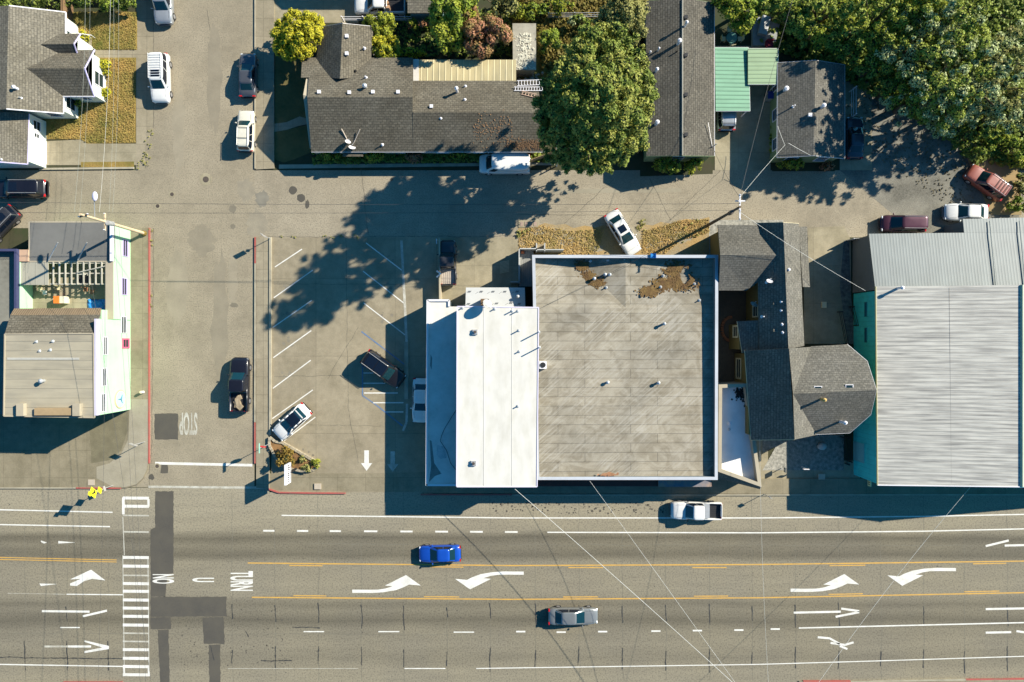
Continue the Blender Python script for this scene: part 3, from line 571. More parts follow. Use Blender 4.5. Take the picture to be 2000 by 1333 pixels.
KINDS = {
 'sedan': dict(w=1.82, h=1.44, st=[(-.5, .62, .66), (-.49, .80, .82), (-.46, .92, .93), (-.39, .98, .98), (-.2, 1, .97), (0, 1, .96), (.18, 1, .95), (.30, .99, .89), (.40, .955, .82), (.465, .86, .72), (.492, .74, .62), (.5, .58, .52)], b=(-.395, .235), r=(-.235, .045), z0=.93, win=((-.80, -.06), (0, .78))),
 'suv': dict(w=1.93, h=1.78, st=[(-.5, .82, .75), (-.492, .92, .98), (-.47, .98, 1.06), (-.3, 1, 1.08), (0, 1, 1.07), (.2, 1, 1.06), (.33, .99, 1.01), (.43, .95, .94), (.478, .87, .82), (.495, .78, .7), (.5, .66, .58)], b=(-.485, .25), r=(-.455, .10), z0=1.04, win=((-.93, -.5), (-.46, .04), (.08, .84))),
 'wagon': dict(w=1.76, h=1.55, st=[(-.5, .8, .7), (-.49, .92, .92), (-.47, .98, .98), (-.2, 1, .98), (.2, 1, .96), (.33, .98, .90), (.43, .93, .83), (.48, .84, .72), (.5, .64, .56)], b=(-.485, .235), r=(-.43, .07), z0=.95, win=((-.93, -.45), (-.41, .06), (.1, .82))),
 'minivan': dict(w=1.95, h=1.75, st=[(-.5, .84, .75), (-.49, .94, .98), (-.46, .99, 1.02), (0, 1, 1.03), (.2, 1, 1.02), (.35, .97, .96), (.44, .90, .86), (.485, .78, .72), (.5, .6, .58)], b=(-.485, .31), r=(-.455, .12), z0=1.0, win=((-.93, -.46), (-.42, .04), (.08, .82))),
 'van': dict(w=2.02, h=2.05, st=[(-.5, .93, .8), (-.49, .98, 1.1), (-.3, 1, 1.15), (.2, 1, 1.15), (.35, .985, 1.10), (.42, .95, 1.02), (.475, .88, .88), (.5, .72, .65)], b=(-.49, .365), r=(-.48, .245), z0=1.1, win=((.62, .88),)),
 'pickup': dict(w=1.98, h=1.82, st=[(-.5, .90, .85), (-.495, .95, 1.06), (-.482, .97, 1.08), (-.478, .975, 1.08), (-.3, 1, 1.08), (-.15, 1, 1.08), (-.145, 1, 1.08), (0, 1, 1.09), (.2, 1, 1.08), (.34, .99, 1.04), (.44, .95, .97), (.482, .87, .85), (.5, .70, .62)], b=(-.14, .235), r=(-.115, .10), z0=1.06, win=((-.82, -.04), (.04, .80))),
}
CARN = 0
def car(kind, front, rear, body, label, cat, L=None, name=None, glassroof=False, sunroof=0, rack=None, rails=False, glass=None, bedm=None, panels=False, wscale=1, group='vehicles on the streets and lots'):
    K = KINDS[kind]; f, r = W(*front, .7), W(*rear, .7); d = f - r; Lc = L or math.hypot(d.x, d.y); c = (f + r) / 2; c.z = .012
    t = thing(name or ('parked_' + kind), label, cat, (c.x, c.y, c.z), group, math.atan2(d.y, d.x), True)
    glass = glass or M_cglass; w = K['w'] * wscale; G = lambda u: u * Lc
    bed = (G(-.479), G(-.149), .72) if kind == 'pickup' else None
    car_body([(G(u), wf, z) for u, wf, z in K['st']], w, bed=bed).build('body', body, t)
    P = dict(b=(G(K['b'][0]), G(K['b'][1])), r=(G(K['r'][0]), G(K['r'][1])), wb=w * .468, wt=w * (.40 if kind in ('van', 'suv', 'minivan', 'pickup') else .365), z0=K['z0'], z1=K['h'] - .06)
    if kind == 'van': P['wt'] = w * .44
    cb = cabin(P).build('cabin', M_cglassd if glassroof else body, t)
    patch(P, 'f', -.93, .93, .04, .95).build('windscreen', glass, t)
    patch(P, 'b', -.90, .90, .12 if kind != 'sedan' else .05, .93).build('rear_window', M_cglassd if kind != 'sedan' else glass, t)
    for s in ('l', 'r'):
        for v0, v1 in K['win']: patch(P, s, v0, v1).build('side_window', M_cglassd, t)
    zr = P['z1'] + .065
    xa, xb = P['r']; wt = P['wt']
    if glassroof:
        for sgn in (-1, 1):
            m = MB(); m.smooth = True
            pts = [(P['b'][0] - .05, P['wb'] * .96, P['z0']), (xa, wt * .99, zr - .09), ((xa + xb) / 2, wt * 1.02, zr - .03), (xb, wt * .99, zr - .09), (P['b'][1] + .05, P['wb'] * .96, P['z0'])]
            m.path([(x, sgn * y, z) for x, y, z in pts], .065, 8); m.build('roof_rail', body, t)
        m = MB(); m.box((xa - .25, 0, zr - .16), (.10, wt * 1.7, .06)); m.build('roof_bar', body, t)
    if sunroof: m = MB(); m.box(((xa + xb) / 2 + sunroof, 0, zr), (.75, wt * 1.15, .03)); m.build('sunroof', M_cglassd, t)
    if panels:
        for k in (-1, 1): m = MB(); m.box(((xa + xb) / 2 + k * .58 + .1, 0, zr), (1.08, wt * 1.45, .03)); m.build('sunroof', M_cglassd, t)
    if rails or rack:
        for s in (-1, 1): m = MB(); m.tube((xa + .1, s * wt * .86, zr + .06), (xb - .15, s * wt * .86, zr + .06), .025, n=6); m.tube((xa + .15, s * wt * .86, zr - .06), (xa + .15, s * wt * .86, zr + .06), .025, n=5); m.tube((xb - .2, s * wt * .86, zr - .06), (xb - .2, s * wt * .86, zr + .06), .025, n=5); m.build('roof_rail', M_silver if body is not P_white else M_white_rack, t)
    if rack:
        for k in range(rack[0]):
            x = rack[1] + (rack[2] - rack[1]) * k / max(1, rack[0] - 1); m = MB(); m.tube((x, -wt * .86, zr + .08), (x, wt * .86, zr + .08), .028, n=6); m.build('crossbar', rack[3], t)
    wr = .36 if kind in ('suv', 'pickup', 'van') else .32
    for x in (G(.315), G(-.30)):
        for s in (-1, 1):
            m = MB(); m.tube((x, s * (w / 2 - .20), wr), (x, s * (w / 2 + .015), wr), wr, n=18); ty = m.build('wheel', M_tyre, t)
            m = MB(); m.tube((x, s * (w / 2 + .014), wr), (x, s * (w / 2 + .03), wr), wr * .62, wr * .55, n=14); m.build('rim', M_rim, ty)
    e = {'sedan': .78, 'wagon': .76}.get(kind, .88)
    for s in (-1, 1):
        m = MB(); m.ball((G(.474), s * w * .365, e - .15), .17, 8, 5, .5, 1, .4); m.build('headlight', M_lens, t)
        m = MB(); m.box((G(-.487), s * w * .385, e + .02), (.12, .28, .20)); m.build('tail_light', M_tail, t)
        m = MB(); m.ball((P['b'][1] - .28, s * (w / 2 + .07), K['z0'] + .03), .12, 8, 5, .6, 1, .7); m.build('wing_mirror', body if kind != 'pickup' else M_plastic, t)
    m = MB(); m.box((G(.494), 0, .47), (.12, w * .62, .16)); m.build('front_grille', M_plastic, t)
    m = MB(); m.box((G(-.497), 0, .45), (.1, w * .82, .18)); m.build('rear_bumper', M_plastic if kind != 'pickup' else M_silver, t)
    if kind in ('pickup', 'suv', 'sedan', 'wagon', 'minivan'):   # bonnet shut lines
        for s in (-1, 1):
            m = MB(); m.tube((G(.25), s * w * .36, K['z0'] + .022), (G(.40), s * w * .35, K['st'][-4][2] + .035), .008, n=4); m.build('bonnet_seam', M_plastic, t)
    if kind == 'pickup':
        m = MB(); m.box((G(-.314), 0, .745), (G(.322), w * .80, .03))
        for k in range(7): m.box((G(-.314), (k - 3) * w * .11, .77), (G(.32), .05, .03))
        m.build('bed_liner', bedm or M_plastic, t)
    return t
M_white_rack = mat('rack_white', (.72, .72, .70), .05, .4, local=True)
P_white = paint('paint_white', (.78, .77, .74)); P_cream = paint('paint_cream', (.72, .68, .56)); P_silver = paint('paint_silver', (.42, .44, .46), .3, .4)
P_grey = paint('paint_grey', (.13, .135, .15), .3, .5); P_lgrey = paint('paint_light_grey', (.27, .28, .275), .3, .4); P_black = paint('paint_black', (.010, .010, .016))
P_blue = paint('paint_blue', (.008, .07, .42)); P_red = paint('paint_faded_red', (.33, .08, .05), .5); P_maroon = paint('paint_maroon', (.095, .03, .045), .3, .3)
P_brown = paint('paint_dark_brown', (.010, .0085, .009)); P_navy = paint('paint_navy', (.035, .05, .07), .25); P_dsil = paint('paint_dusty_black', (.03, .03, .035), .4)
M_load = mat('bed_load', (.34, .26, .16), .3, .9, 3, 6, local=True)
car('suv', (320, 47), (318, -42), P_silver, 'silver pickup-nosed wagon cut by the top edge of the photo, on the left kerb', 'SUV')
car('suv', (314, 201), (312, 106), P_white, 'white off-roader with a ribbed roof rack parked by the lawn', 'SUV', sunroof=.75, rack=(9, -2.05, .05, M_white_rack))
car('sedan', (484, 104), (484, 190), P_grey, 'dark grey sedan parked on the right kerb beside the yellow-green tree', 'car', name='parked_sedan')
car('wagon', (481, 216), (479, 296), P_cream, 'cream wagon with two roof crossbars parked behind the dark grey sedan', 'car', rack=(2, -1.0, .1, M_plastic))
car('suv', (-14, 369), (91, 369), P_black, 'black SUV with roof rails at the left edge of the side lane', 'SUV', rails=True, sunroof=.9)
car('wagon', (-28, 470), (30, 410), P_dsil, 'dusty dark hatchback parked askew at the left edge below the black SUV', 'car', rails=True, sunroof=-.2)
car('pickup', (469, 699), (467, 805), P_black, 'black pickup truck with a brown load parked on the right kerb', 'pickup', bedm=M_plastic)
car('sedan', (540, 852), (600, 797), P_white, 'white sedan with an all-glass roof in the lot beside the planter', 'car', glassroof=True, glass=M_cglass)
car('suv', (785, 747), (713, 695), P_brown, 'dark brown SUV with twin sunroof panels parked in the accessible stall', 'SUV', panels=True, rails=True)
car('sedan', (821, 826), (823, 739), P_white, 'pale sedan in the shade half under the edge of the low white roof', 'car')
car('sedan', (818, 1083), (900, 1081), P_blue, 'bright blue sedan driving left on the highway', 'car', name='driving_sedan', wscale=.97)
car('sedan', (1168, 1204), (1071, 1204), P_lgrey, 'grey sedan driving right in the lower half of the highway', 'car', name='driving_sedan', wscale=.97)
car('pickup', (1310, 997), (1409, 998), P_white, 'white pickup truck parked on the highway shoulder in front of the grey roof', 'pickup', wscale=.94)
car('sedan', (1241, 495), (1192, 415), P_white, 'white sedan with a sunroof parked aslant on the dry weeds', 'car', sunroof=.15)
car('van', (936, 321), (1035, 321), P_white, 'white cargo van parked in front of the long brown-roofed house', 'van')
car('pickup', (874, 470), (875, 557), P_dsil, 'dark pickup with a ribbed open bed parked beside the lot wall', 'pickup', wscale=.92, bedm=mat('bed_ribs', (.42, .36, .30), .2, local=True))
car('minivan', (1418, 172), (1418, 256), P_silver, 'silver minivan with its tail sticking out from under the green carport', 'minivan', rack=(2, -1.8, -.4, M_plastic), rails=True)
car('sedan', (1670, 228), (1669, 310), P_navy, 'black sedan in tree shade beside the small brown-roofed cottage', 'car')
car('suv', (1891, 332), (1960, 382), P_red, 'faded red wagon with a bar roof rack nosing out of the bushes', 'SUV', rack=(5, -2.0, -.6, M_plastic), wscale=.93)
car('minivan', (1720, 437), (1806, 438), P_maroon, 'maroon minivan parked against the grey metal roof', 'minivan', rails=True, wscale=.92)
car('sedan', (1845, 414), (1929, 416), P_white, 'white sedan partly hidden by the corner of the grey metal roof', 'car')
car('pickup', (692, 10), (792, 10), P_white, 'white pickup cut by the top edge of the photo behind the green shrubs', 'pickup')
o = [x for x in COL.objects if x.get('label', '').startswith('black pickup truck')][0]
mb = MB(); mb.smooth = False; c = W(467, 786, .85)
for i in range(10): mb.box((c.x + rnd.uniform(-.35, .3), c.y + rnd.uniform(-.5, .5), .86 + rnd.uniform(-.04, .08)), (rnd.uniform(.4, .7), rnd.uniform(.3, .6), .14), rnd.uniform(0, 3))
tag(mb.build('bed_cargo', mat('cargo', (.36, .28, .18), .3, .9, 3, 6)), 'heap of brown boards lying in the bed of the black pickup', 'load')
mb = MB(); c = W(758, 14, .9)
for i in range(7): mb.box((c.x + rnd.uniform(-.1, .1), c.y + rnd.uniform(-.4, .4), .9 + rnd.uniform(-.05, .2)), (.4, .3, .25), rnd.uniform(0, 3))
tag(mb.build('bed_cargo', mat('cargo2', (.42, .25, .14), .2)), 'small tan bundle behind the cab of the top-edge white pickup', 'load')
c = W(1388, 998, .9); mb = MB(); mb.box((c.x - .55, c.y, .95), (.75, 1.5, .42)); tag(mb.build('tool_box', M_pipe), 'grey tool box lying across the bed of the shoulder-parked white pickup', 'tool box')

# ------------------------------------------------------------------ trees and plants
def leafcloud(centers, radii, k, size, seed, spread=.32, flat=.35, up=.2, nb=(1, 1, 1)):
    """centers Nx3 sub-blob centres; k leaves per m^2 of their surface; returns verts, quads"""
    g = np.random.default_rng(seed); C = []; Nn = []
    for c, r in zip(centers, radii):
        n = max(6, int(k * 4 * math.pi * r * r * .7)); u = g.normal(size=(n, 3)); u /= np.linalg.norm(u, axis=1)[:, None]
        u[:, 2] = np.where(u[:, 2] < -.3, -u[:, 2], u[:, 2]); rr = r * (1 - spread * g.random(n) ** 1.6) + g.normal(size=n) * .04
        C.append(np.array(c) + u * rr[:, None] * np.array([1, 1, .85])); Nn.append(u)
    C = np.concatenate(C); Nn = np.concatenate(Nn); n = len(C)
    nn = Nn * .95 + g.normal(size=(n, 3)) * flat + np.array([0, 0, up]); nn /= np.linalg.norm(nn, axis=1)[:, None]
    t = np.cross(nn, g.normal(size=(n, 3))); t /= np.linalg.norm(t, axis=1)[:, None]; b = np.cross(nn, t)
    s = size * (.6 + .8 * g.random(n))[:, None]
    V = np.stack([C - t * s * .5, C - b * s * .33 + nn * s * .1, C + t * s * .5, C + b * s * .33 + nn * s * .1], 1).reshape(-1, 3)
    return V
def shade_cores(cs, rs, f=.88):  # dark octahedra added inside leaf clumps to block light and deepen the gaps
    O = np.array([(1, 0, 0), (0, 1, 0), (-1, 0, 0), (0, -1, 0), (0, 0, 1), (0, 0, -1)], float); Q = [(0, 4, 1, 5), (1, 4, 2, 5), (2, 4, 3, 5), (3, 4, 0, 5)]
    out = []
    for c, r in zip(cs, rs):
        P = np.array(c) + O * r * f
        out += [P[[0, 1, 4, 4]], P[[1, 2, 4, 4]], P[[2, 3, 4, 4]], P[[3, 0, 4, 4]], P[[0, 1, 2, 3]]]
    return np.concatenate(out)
def leafmesh(name, V, m, parent, origin, core=None):
    nl = len(V) // 4
    if core is not None: V = np.concatenate([V, core])
    me = bpy.data.meshes.new(name); n = len(V); nf = n // 4; V = V - np.array(origin)
    me.vertices.add(n); me.vertices.foreach_set('co', V.astype(np.float32).ravel()); me.loops.add(n); me.loops.foreach_set('vertex_index', np.arange(n, dtype=np.int32))
    me.polygons.add(nf); me.polygons.foreach_set('loop_start', np.arange(0, n, 4, dtype=np.int32)); me.polygons.foreach_set('loop_total', np.full(nf, 4, dtype=np.int32)); me.update()
    me.materials.append(m)
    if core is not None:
        me.materials.append(M_shade_core); me.polygons.foreach_set('material_index', (np.arange(nf) >= nl).astype(np.int32))
    o = bpy.data.objects.new(name, me); COL.objects.link(o)
    if parent is not None: o.parent = parent
    return o
SEED = [100]
def tree(label, crowns, m, name='tree', base=None, sub=1.0, k=22, size=.26, m2=None, cat='tree', group='trees around the houses', trunk=.22, fill=.8, flat=.35, up=.2, rag=0):
    """crowns: (px, py, z, rx, ry, rz) in metres around the photo pixel at height z"""
    SEED[0] += 1; g = random.Random(SEED[0]); cs = []; rs = []
    for (px, py, z, rx, ry, rz) in crowns:
        c = W(px, py, z); A = 4 * math.pi * ((rx * ry) ** 1.6 / 3 + 2 * ((rx * rz) ** 1.6) / 3) ** (1 / 1.6); sr = min(sub, rx * .6, ry * .6); n = max(5, int(A * fill * .50 / (sr * sr * 1.6)))
        for i in range(n):
            while True:
                u = Vector((g.gauss(0, 1), g.gauss(0, 1), g.gauss(0, 1))).normalized()
                if u.z > -.45 or g.random() < .25: break
            q = g.uniform(.70, 1.16 + rag) if g.random() < .8 else g.uniform(.3, .7); r = sr * g.uniform(.45, 1.2) * (1 if q < 1.1 else .7); e = Vector((max(.2, rx - sr * .6) * u.x, max(.2, ry - sr * .6) * u.y, max(.2, rz - sr * .4) * u.z)) * q
            p = c + e
            if p.z < .25: p.z = .25
            cs.append((p.x, p.y, p.z)); rs.append(r)
    if base is None: b = W(crowns[0][0], crowns[0][1], crowns[0][2]); base = (b.x, b.y)
    else: b = W(*base); base = (b.x, b.y)
    t = thing(name, label, cat, (base[0], base[1], 0), group)
    if m2 is not None:
        sel = [g.random() < .5 for _ in cs]
        for mm, ok in ((m, True), (m2, False)):
            cc = [c for c, s in zip(cs, sel) if s == ok]; rr = [r for r, s in zip(rs, sel) if s == ok]
            if cc: leafmesh('crown', leafcloud(cc, rr, k, size, SEED[0] + (7 if ok else 9), flat=flat, up=up), mm, t, (base[0], base[1], 0), shade_cores(cc, rr))
    else: leafmesh('crown', leafcloud(cs, rs, k, size, SEED[0], flat=flat, up=up), m, t, (base[0], base[1], 0), shade_cores(cs, rs))
    mb = MB(); top = max(c[2] for c in cs); zc = crowns[0][2]; cc = W(crowns[0][0], crowns[0][1], crowns[0][2])
    fork = Vector((base[0] * .4 + cc.x * .6, base[1] * .4 + cc.y * .6, zc * .55))
    mb.tube((base[0], base[1], -.1), fork, trunk, trunk * .75, 10)
    for i in range(0, len(cs), max(1, len(cs) // 14)):
        c = Vector(cs[i]); mid = fork.lerp(c, .5) + Vector((0, 0, .3)); mb.tube(fork, mid, trunk * .45, trunk * .25, 6, False); mb.tube(mid, c, trunk * .25, trunk * .08, 5, False)
    mb.build('trunk' if cat == 'tree' else 'stem', M_bark, t); return t
def shrub(label, px, py, r, m, z=None, ry=None, k=34, size=.2, group='shrubs in the beds', **kw):
    return tree(label, [(px, py, z or r * .7, r, ry or r, r * .8)], m, 'shrub', None, .45, k, size, None, 'shrub', group, .05, **kw)
tree('round yellow-green tree at the street corner of the long house', [(583, 68, 3.0, 2.4, 2.4, 1.9), (566, 90, 2.6, 1.7, 1.4, 1.5), (614, 50, 2.6, 1.2, 1.1, 1.2)], L_yel, 'yellow_green_tree', (590, 90), .45, 70, .17, fill=1.4)
tree('bushy green shrub-tree with yellow tips behind the top-edge white pickup', [(742, 45, 2.2, 1.7, .95, 1.2), (745, 64, 1.9, 1.1, .8, 1.0), (722, 44, 2.0, .8, .7, .8)], L_lime, 'small_tree', (742, 60), .45, 42, .2)
tree('bright lime rounded shrub-tree beside the roof vents of the long house', [(755, 95, 2.0, 1.65, 1.3, 1.3)], L_lime, 'small_tree', (757, 100), .4, 70, .16, m2=L_yel, fill=1.3)
shrub('narrow yellow hedge plant against the patio cover end', 806, 104, 1.25, L_yel, ry=.5)
tree('orange-tipped shrub row along the back fence of the long house', [(818, 47, 1.2, 1.3, .5, .7), (838, 46, 1.1, .8, .5, .6)], L_lime, 'shrub', None, .35, 40, .18, L_red, 'shrub', 'shrubs in the beds', .05)
tree('tall light green drooping tree left of the red-brown one', [(880, 32, 4.2, 2.2, 2.2, 2.6), (872, 75, 3.4, 1.5, 1.9, 2.2), (905, 12, 4.0, 2.0, 1.2, 1.8)], L_grn, 'green_tree', (885, 60), .7, 34, .25, m2=L_lime)
tree('red-brown leafed tree above the patio cover', [(960, 62, 3.4, 2.1, 1.6, 1.8), (925, 70, 3.2, 1.5, 1.7, 1.7), (940, 98, 2.8, 1.3, 1.0, 1.3), (910, 30, 3.4, 1.4, 1.0, 1.4)], L_red, 'red_brown_tree', (945, 80), .6, 40, .22, m2=leafm('leaf_rust', (.34, .17, .07), (.20, .20, .05), (.40, .26, .12)))
tree('sparse grey-twigged tree top at the top edge right of the red-brown tree', [(975, 10, 3.0, 2.2, 1.2, 1.4)], L_olv, 'small_tree', None, .6, 16, .22)
tree('huge dark conifer towering over the lane, casting the long shadow', [(1165, 195, 16, 3.8, 3.9, 3.8), (1165, 240, 11, 4.4, 4.0, 4.2), (1150, 288, 6, 4.3, 2.3, 3.6), (1175, 118, 13, 3.7, 2.6, 3.4), (1100, 215, 10, 2.6, 3.6, 3.4), (1168, 198, 19.5, 2.6, 2.6, 2.4), (1232, 185, 12, 2.3, 3.4, 3.2)],
     L_con, 'conifer_tree', (1130, 285), .58, 44, .22, trunk=.5, m2=leafm('leaf_conifer_gold', (.22, .26, .04), (.10, .15, .02), (.48, .46, .12), sc=2.2, tr=.15), flat=.5, fill=1.15, rag=.10)
tree('grey-green tree between the conifer and the long shingled roof', [(1213, 28, 6, 2.6, 2.2, 2.4), (1190, 52, 5, 1.9, 1.6, 1.8), (1240, 55, 5, 1.2, 1.7, 1.8)], L_olv, 'olive_tree', (1205, 50), .75, 30, .22)
tree('low mottled green bush between the debris-strewn shed and the conifer', [(1072, 80, 1.6, 1.3, 1.3, 1.2)], L_grn, 'shrub', None, .5, 34, .2, L_lime, 'shrub', 'shrubs in the beds', .05)
tree('small white-flowering shrub behind the wire fence', [(1135, 42, 1.3, 1.5, .6, .7)], L_silv, 'shrub', None, .4, 34, .16, L_grn, 'shrub', 'shrubs in the beds', .05)
tree('long rank weedy bush along the top edge above the shed', [(1030, 22, 1.3, 2.6, .9, .9), (1090, 12, 1.3, 1.8, .8, .9)], L_lime, 'shrub', None, .5, 26, .2, L_grn, 'shrub', 'shrubs in the beds', .05)
tree('yellow-green tree overhanging the garden table', [(1440, 18, 3.4, 2.0, 1.7, 1.6), (1450, 46, 3.2, 1.2, .9, 1.1), (1412, 6, 3.2, 1.0, .9, 1.1)], L_grn, 'yellow_green_tree', (1440, 30), .6, 34, .25, m2=L_lime)
WG = 'wood at the top right'
for i, (lab, cr, m, m2) in enumerate([
  ('dark small-leafed tree at the left end of the wood above the deck', [(1525, 10, 3.4, 3.0, 1.4, 1.8), (1560, 40, 3.2, 2.2, 1.6, 1.6)], L_wood, L_con),
  ('tree over the railing with bright sprays of leaves', [(1612, 30, 3.8, 2.8, 2.4, 1.9), (1600, 72, 3.0, 1.8, 1.3, 1.3)], L_wood, L_lime),
  ('dark green tree leaning over the small cottage roof', [(1658, 78, 2.9, 2.3, 1.9, 1.4), (1625, 84, 2.6, 1.2, 1.0, .9)], L_wood, L_grn),
  ('broad green tree above the side drive', [(1704, 130, 2.9, 2.1, 1.9, 1.4), (1692, 92, 3.2, 2, 2, 1.5)], L_wood, L_con),
  ('bright green tree near the middle of the wood at the top edge', [(1715, 35, 5.2, 3.8, 3.0, 2.4)], L_wood, L_lime),
  ('tree with silvery tips right of the middle of the wood', [(1790, 95, 5.2, 3.8, 3.6, 2.6)], L_wood, L_silv),
  ('large silvery poplar in the centre right of the wood', [(1855, 150, 7.2, 4.0, 4.0, 3.2), (1850, 200, 6, 2.8, 2.4, 2.6)], L_silv, L_wood),
  ('pale tree at the lower edge of the wood above the turnaround', [(1795, 190, 4.4, 3.2, 2.6, 2.4), (1835, 232, 3.8, 2.2, 1.8, 1.8)], L_silv, L_grn),
  ('silver-leafed tree at the right edge of the wood', [(1955, 155, 7.2, 4.0, 4.0, 3.2)], L_silv, L_olv),
  ('green tree at the right edge below the silver-leafed one', [(1965, 215, 3.8, 3.2, 2.4, 2.2)], L_wood, L_silv),
  ('dense tree at the top edge in the right half of the wood', [(1850, 45, 6.2, 3.4, 2.6, 2.8), (1885, 90, 6, 2.6, 2.4, 2.4)], L_wood, L_silv),
  ('small tree in the top right corner beside the bare dirt', [(1998, 80, 5, 1.6, 2.4, 2.0)], L_silv, L_wood),
  ('dark tree in the shade over the retaining wall', [(1748, 172, 3.2, 2.2, 1.4, 1.5)], L_wood, L_con),
  ('top edge tree between the bright green and the dense one', [(1790, 15, 6, 2.8, 1.8, 2.4)], L_wood, L_lime)]):
    tree(lab, cr, m, 'woodland_tree', None, .55, 44, .20, m2, group=WG, trunk=.28, flat=.5, fill=.82, rag=.16)
tree('bright lime bush thicket right of the faded red wagon', [(1955, 282, 1.1, 2.2, 1.1, .9), (1992, 300, 1.2, 1.8, 1.8, 1.0)], L_lime, 'shrub', None, .55, 34, .22, L_grn, 'shrub', 'shrubs in the beds', .06)
tree('dusty bush in the shade right of the faded red wagon', [(1996, 358, .9, 1.2, 1.2, .8), (1988, 400, .7, 1.4, 1.0, .6)], L_olv, 'shrub', None, .5, 30, .2, L_grn, 'shrub', 'shrubs in the beds', .06)
tree('undergrowth heap below the wood beside the gravel turnaround', [(1880, 262, 1.5, 1.8, 1.0, 1.0), (1905, 300, 1.2, 1.2, 1.0, .8)], L_con, 'shrub', None, .5, 26, .2, L_grn, 'shrub', 'shrubs in the beds', .06)
for lab, px, py, r, ry, m in [('green leafy shrub left of the porch of the long house', 648, 305, .95, .55, L_grn), ('yellow-green shrub right of the porch of the long house', 733, 307, 1.0, .6, L_lime), ('rusty shrub in the bed under the long house', 808, 308, 1.0, .6, L_red), ('small dark green shrub near the white van', 895, 304, .9, .45, L_grn),
   ('low yellow shrub by the wing wall of the white cottage, upper one', 206, 132, .85, .85, L_yel), ('round yellow shrub at the wing corner of the white cottage', 206, 183, .62, .62, L_yel), ('yellow flowering plants at the porch steps of the white cottage', 165, 72, .75, .55, L_yel), ('dark rosy shrub in the inner corner of the white cottage', 152, 202, .7, .55, L_grn),
   ('dark green hedge piece under the end wall of the grey-roofed long building', 1300, 325, 1.7, .75, L_grn), ('yellow-green shrub at the right end of the bed under the long grey roof', 1355, 325, 1.2, .75, L_lime),
   ('dark shrub in the bed in front of the small brown-roofed cottage', 1545, 322, 1.5, .55, L_grn), ('rust-coloured shrub at the right end of the cottage bed', 1615, 325, .8, .5, L_red),
   ('narrow hedge in the gap left of the small cottage', 1507, 275, .35, 1.6, L_grn)]:
    shrub(lab, px, py, r, m, ry=ry)
tree('dark clipped hedge along the top edge behind the white cottage', [(40, 6, 1.2, 3.2, .9, 1.0), (95, 8, 1.2, 2.2, .8, 1.0)], L_con, 'hedge', None, .5, 26, .2, None, 'hedge', None, .06)
tree('dark hedge at the top edge above the cottage lawn', [(195, 6, 1.3, 3.0, .8, 1.1), (245, 4, 1.2, 1.4, .8, 1.0)], L_con, 'hedge', None, .5, 26, .2, L_grn, 'hedge', None, .06)
tree('brown feathery grass bush in the corner planter', [(556, 897, .9, 1.15, 1.15, .8)], L_dry, 'shrub', None, .4, 46, .22, None, 'shrub', 'planter shrubs', .05, flat=.8)
for lab, px, py, r in [('small green shrub right of the sign in the planter, upper', 592, 897, .42), ('round olive shrub at the right tip of the planter', 616, 906, .55), ('small shrub below the planter sign panel', 592, 913, .42), ('dull green shrub in the lower middle of the planter', 604, 914, .45), ('tiny bright green plant beside the grass bush in the planter', 566, 884, .25)]:
    tree(lab, [(px, py, r * .8, r, r, r * .8)], L_lime if 'olive' in lab or 'bright' in lab else L_olv, 'shrub', None, .3, 50, .16, None, 'shrub', 'planter shrubs', .03)
# grass blades as stuff
def tufts(name, polys, m, n, size, seed, hmax=.10):
    g = random.Random(seed); C = []; 
    for P in polys:
        xs = [p[0] for p in P]; ys = [p[1] for p in P]; c = 0; tries = 0
        while c < n / len(polys) and tries < n * 4:
            tries += 1; x, y = g.uniform(min(xs), max(xs)), g.uniform(min(ys), max(ys)); ins = False
            for i in range(len(P)):
                a, b = P[i - 1], P[i]
                if (a[1] > y) != (b[1] > y) and x < (b[0] - a[0]) * (y - a[1]) / (b[1] - a[1]) + a[0]: ins = not ins
            if ins: p = W(x, y); C.append((p.x, p.y, g.uniform(.03, hmax))); c += 1
    V = leafcloud(C, [size * .5] * len(C), 0, size, seed, up=.8, flat=.6); o = leafmesh(name, V, m, None, (0, 0, 0)); o['kind'] = 'stuff'; return o
LG = mat('dry_blades', (.50, .33, .10), .2, .9, .33, 3, c2=(.15, .18, .03)); LG2 = mat('straw_blades', (.55, .36, .13), .2, .9, .4, 3, c2=(.26, .24, .07))
tufts('dry_grass', [[(122, 25), (267, 25), (267, 97), (188, 97), (152, 60)], [(102, 115), (265, 115), (264, 278), (172, 279), (158, 273), (94, 270), (110, 200)]], LG, 15000, .075, 5)
tufts('straw_grass', [[(1014, 452), (1060, 440), (1110, 452), (1180, 448), (1165, 500), (1014, 500)], [(1255, 452), (1300, 440), (1330, 430), (1385, 428), (1385, 455), (1330, 470), (1300, 495), (1255, 495)]], LG2, 4200, .085, 6)
tufts('weeds', [[(1320, 440), (1375, 428), (1380, 460), (1330, 475)], [(1010, 450), (1040, 445), (1040, 465), (1010, 465)], [(1245, 430), (1262, 430), (1262, 450), (1245, 450)]], L_olv, 45, .2, 8, .2)
tufts('kerb_weeds', [[(285, 255), (300, 255), (296, 330), (280, 330)], [(536, 460), (700, 460), (700, 466), (536, 466)], [(291, 440), (300, 445), (298, 620), (293, 620)], [(272, 300), (290, 300), (290, 330), (270, 330)]], L_olv, 60, .14, 9, .10)
tufts('yard_weeds', [[(1000, 0), (1262, 0), (1262, 110), (1060, 150), (1050, 60), (1000, 40)]], leafm('leaf_weeds', (.20, .16, .03), (.10, .13, .02), (.30, .22, .07)), 2600, .3, 10, .3)
tufts('leaf_litter', [[(1510, 165), (1700, 190), (1900, 290), (1900, 420), (1850, 400), (1700, 300), (1600, 130)]], mat('litter', (.16, .13, .06), .3), 500, .12, 11, .04)
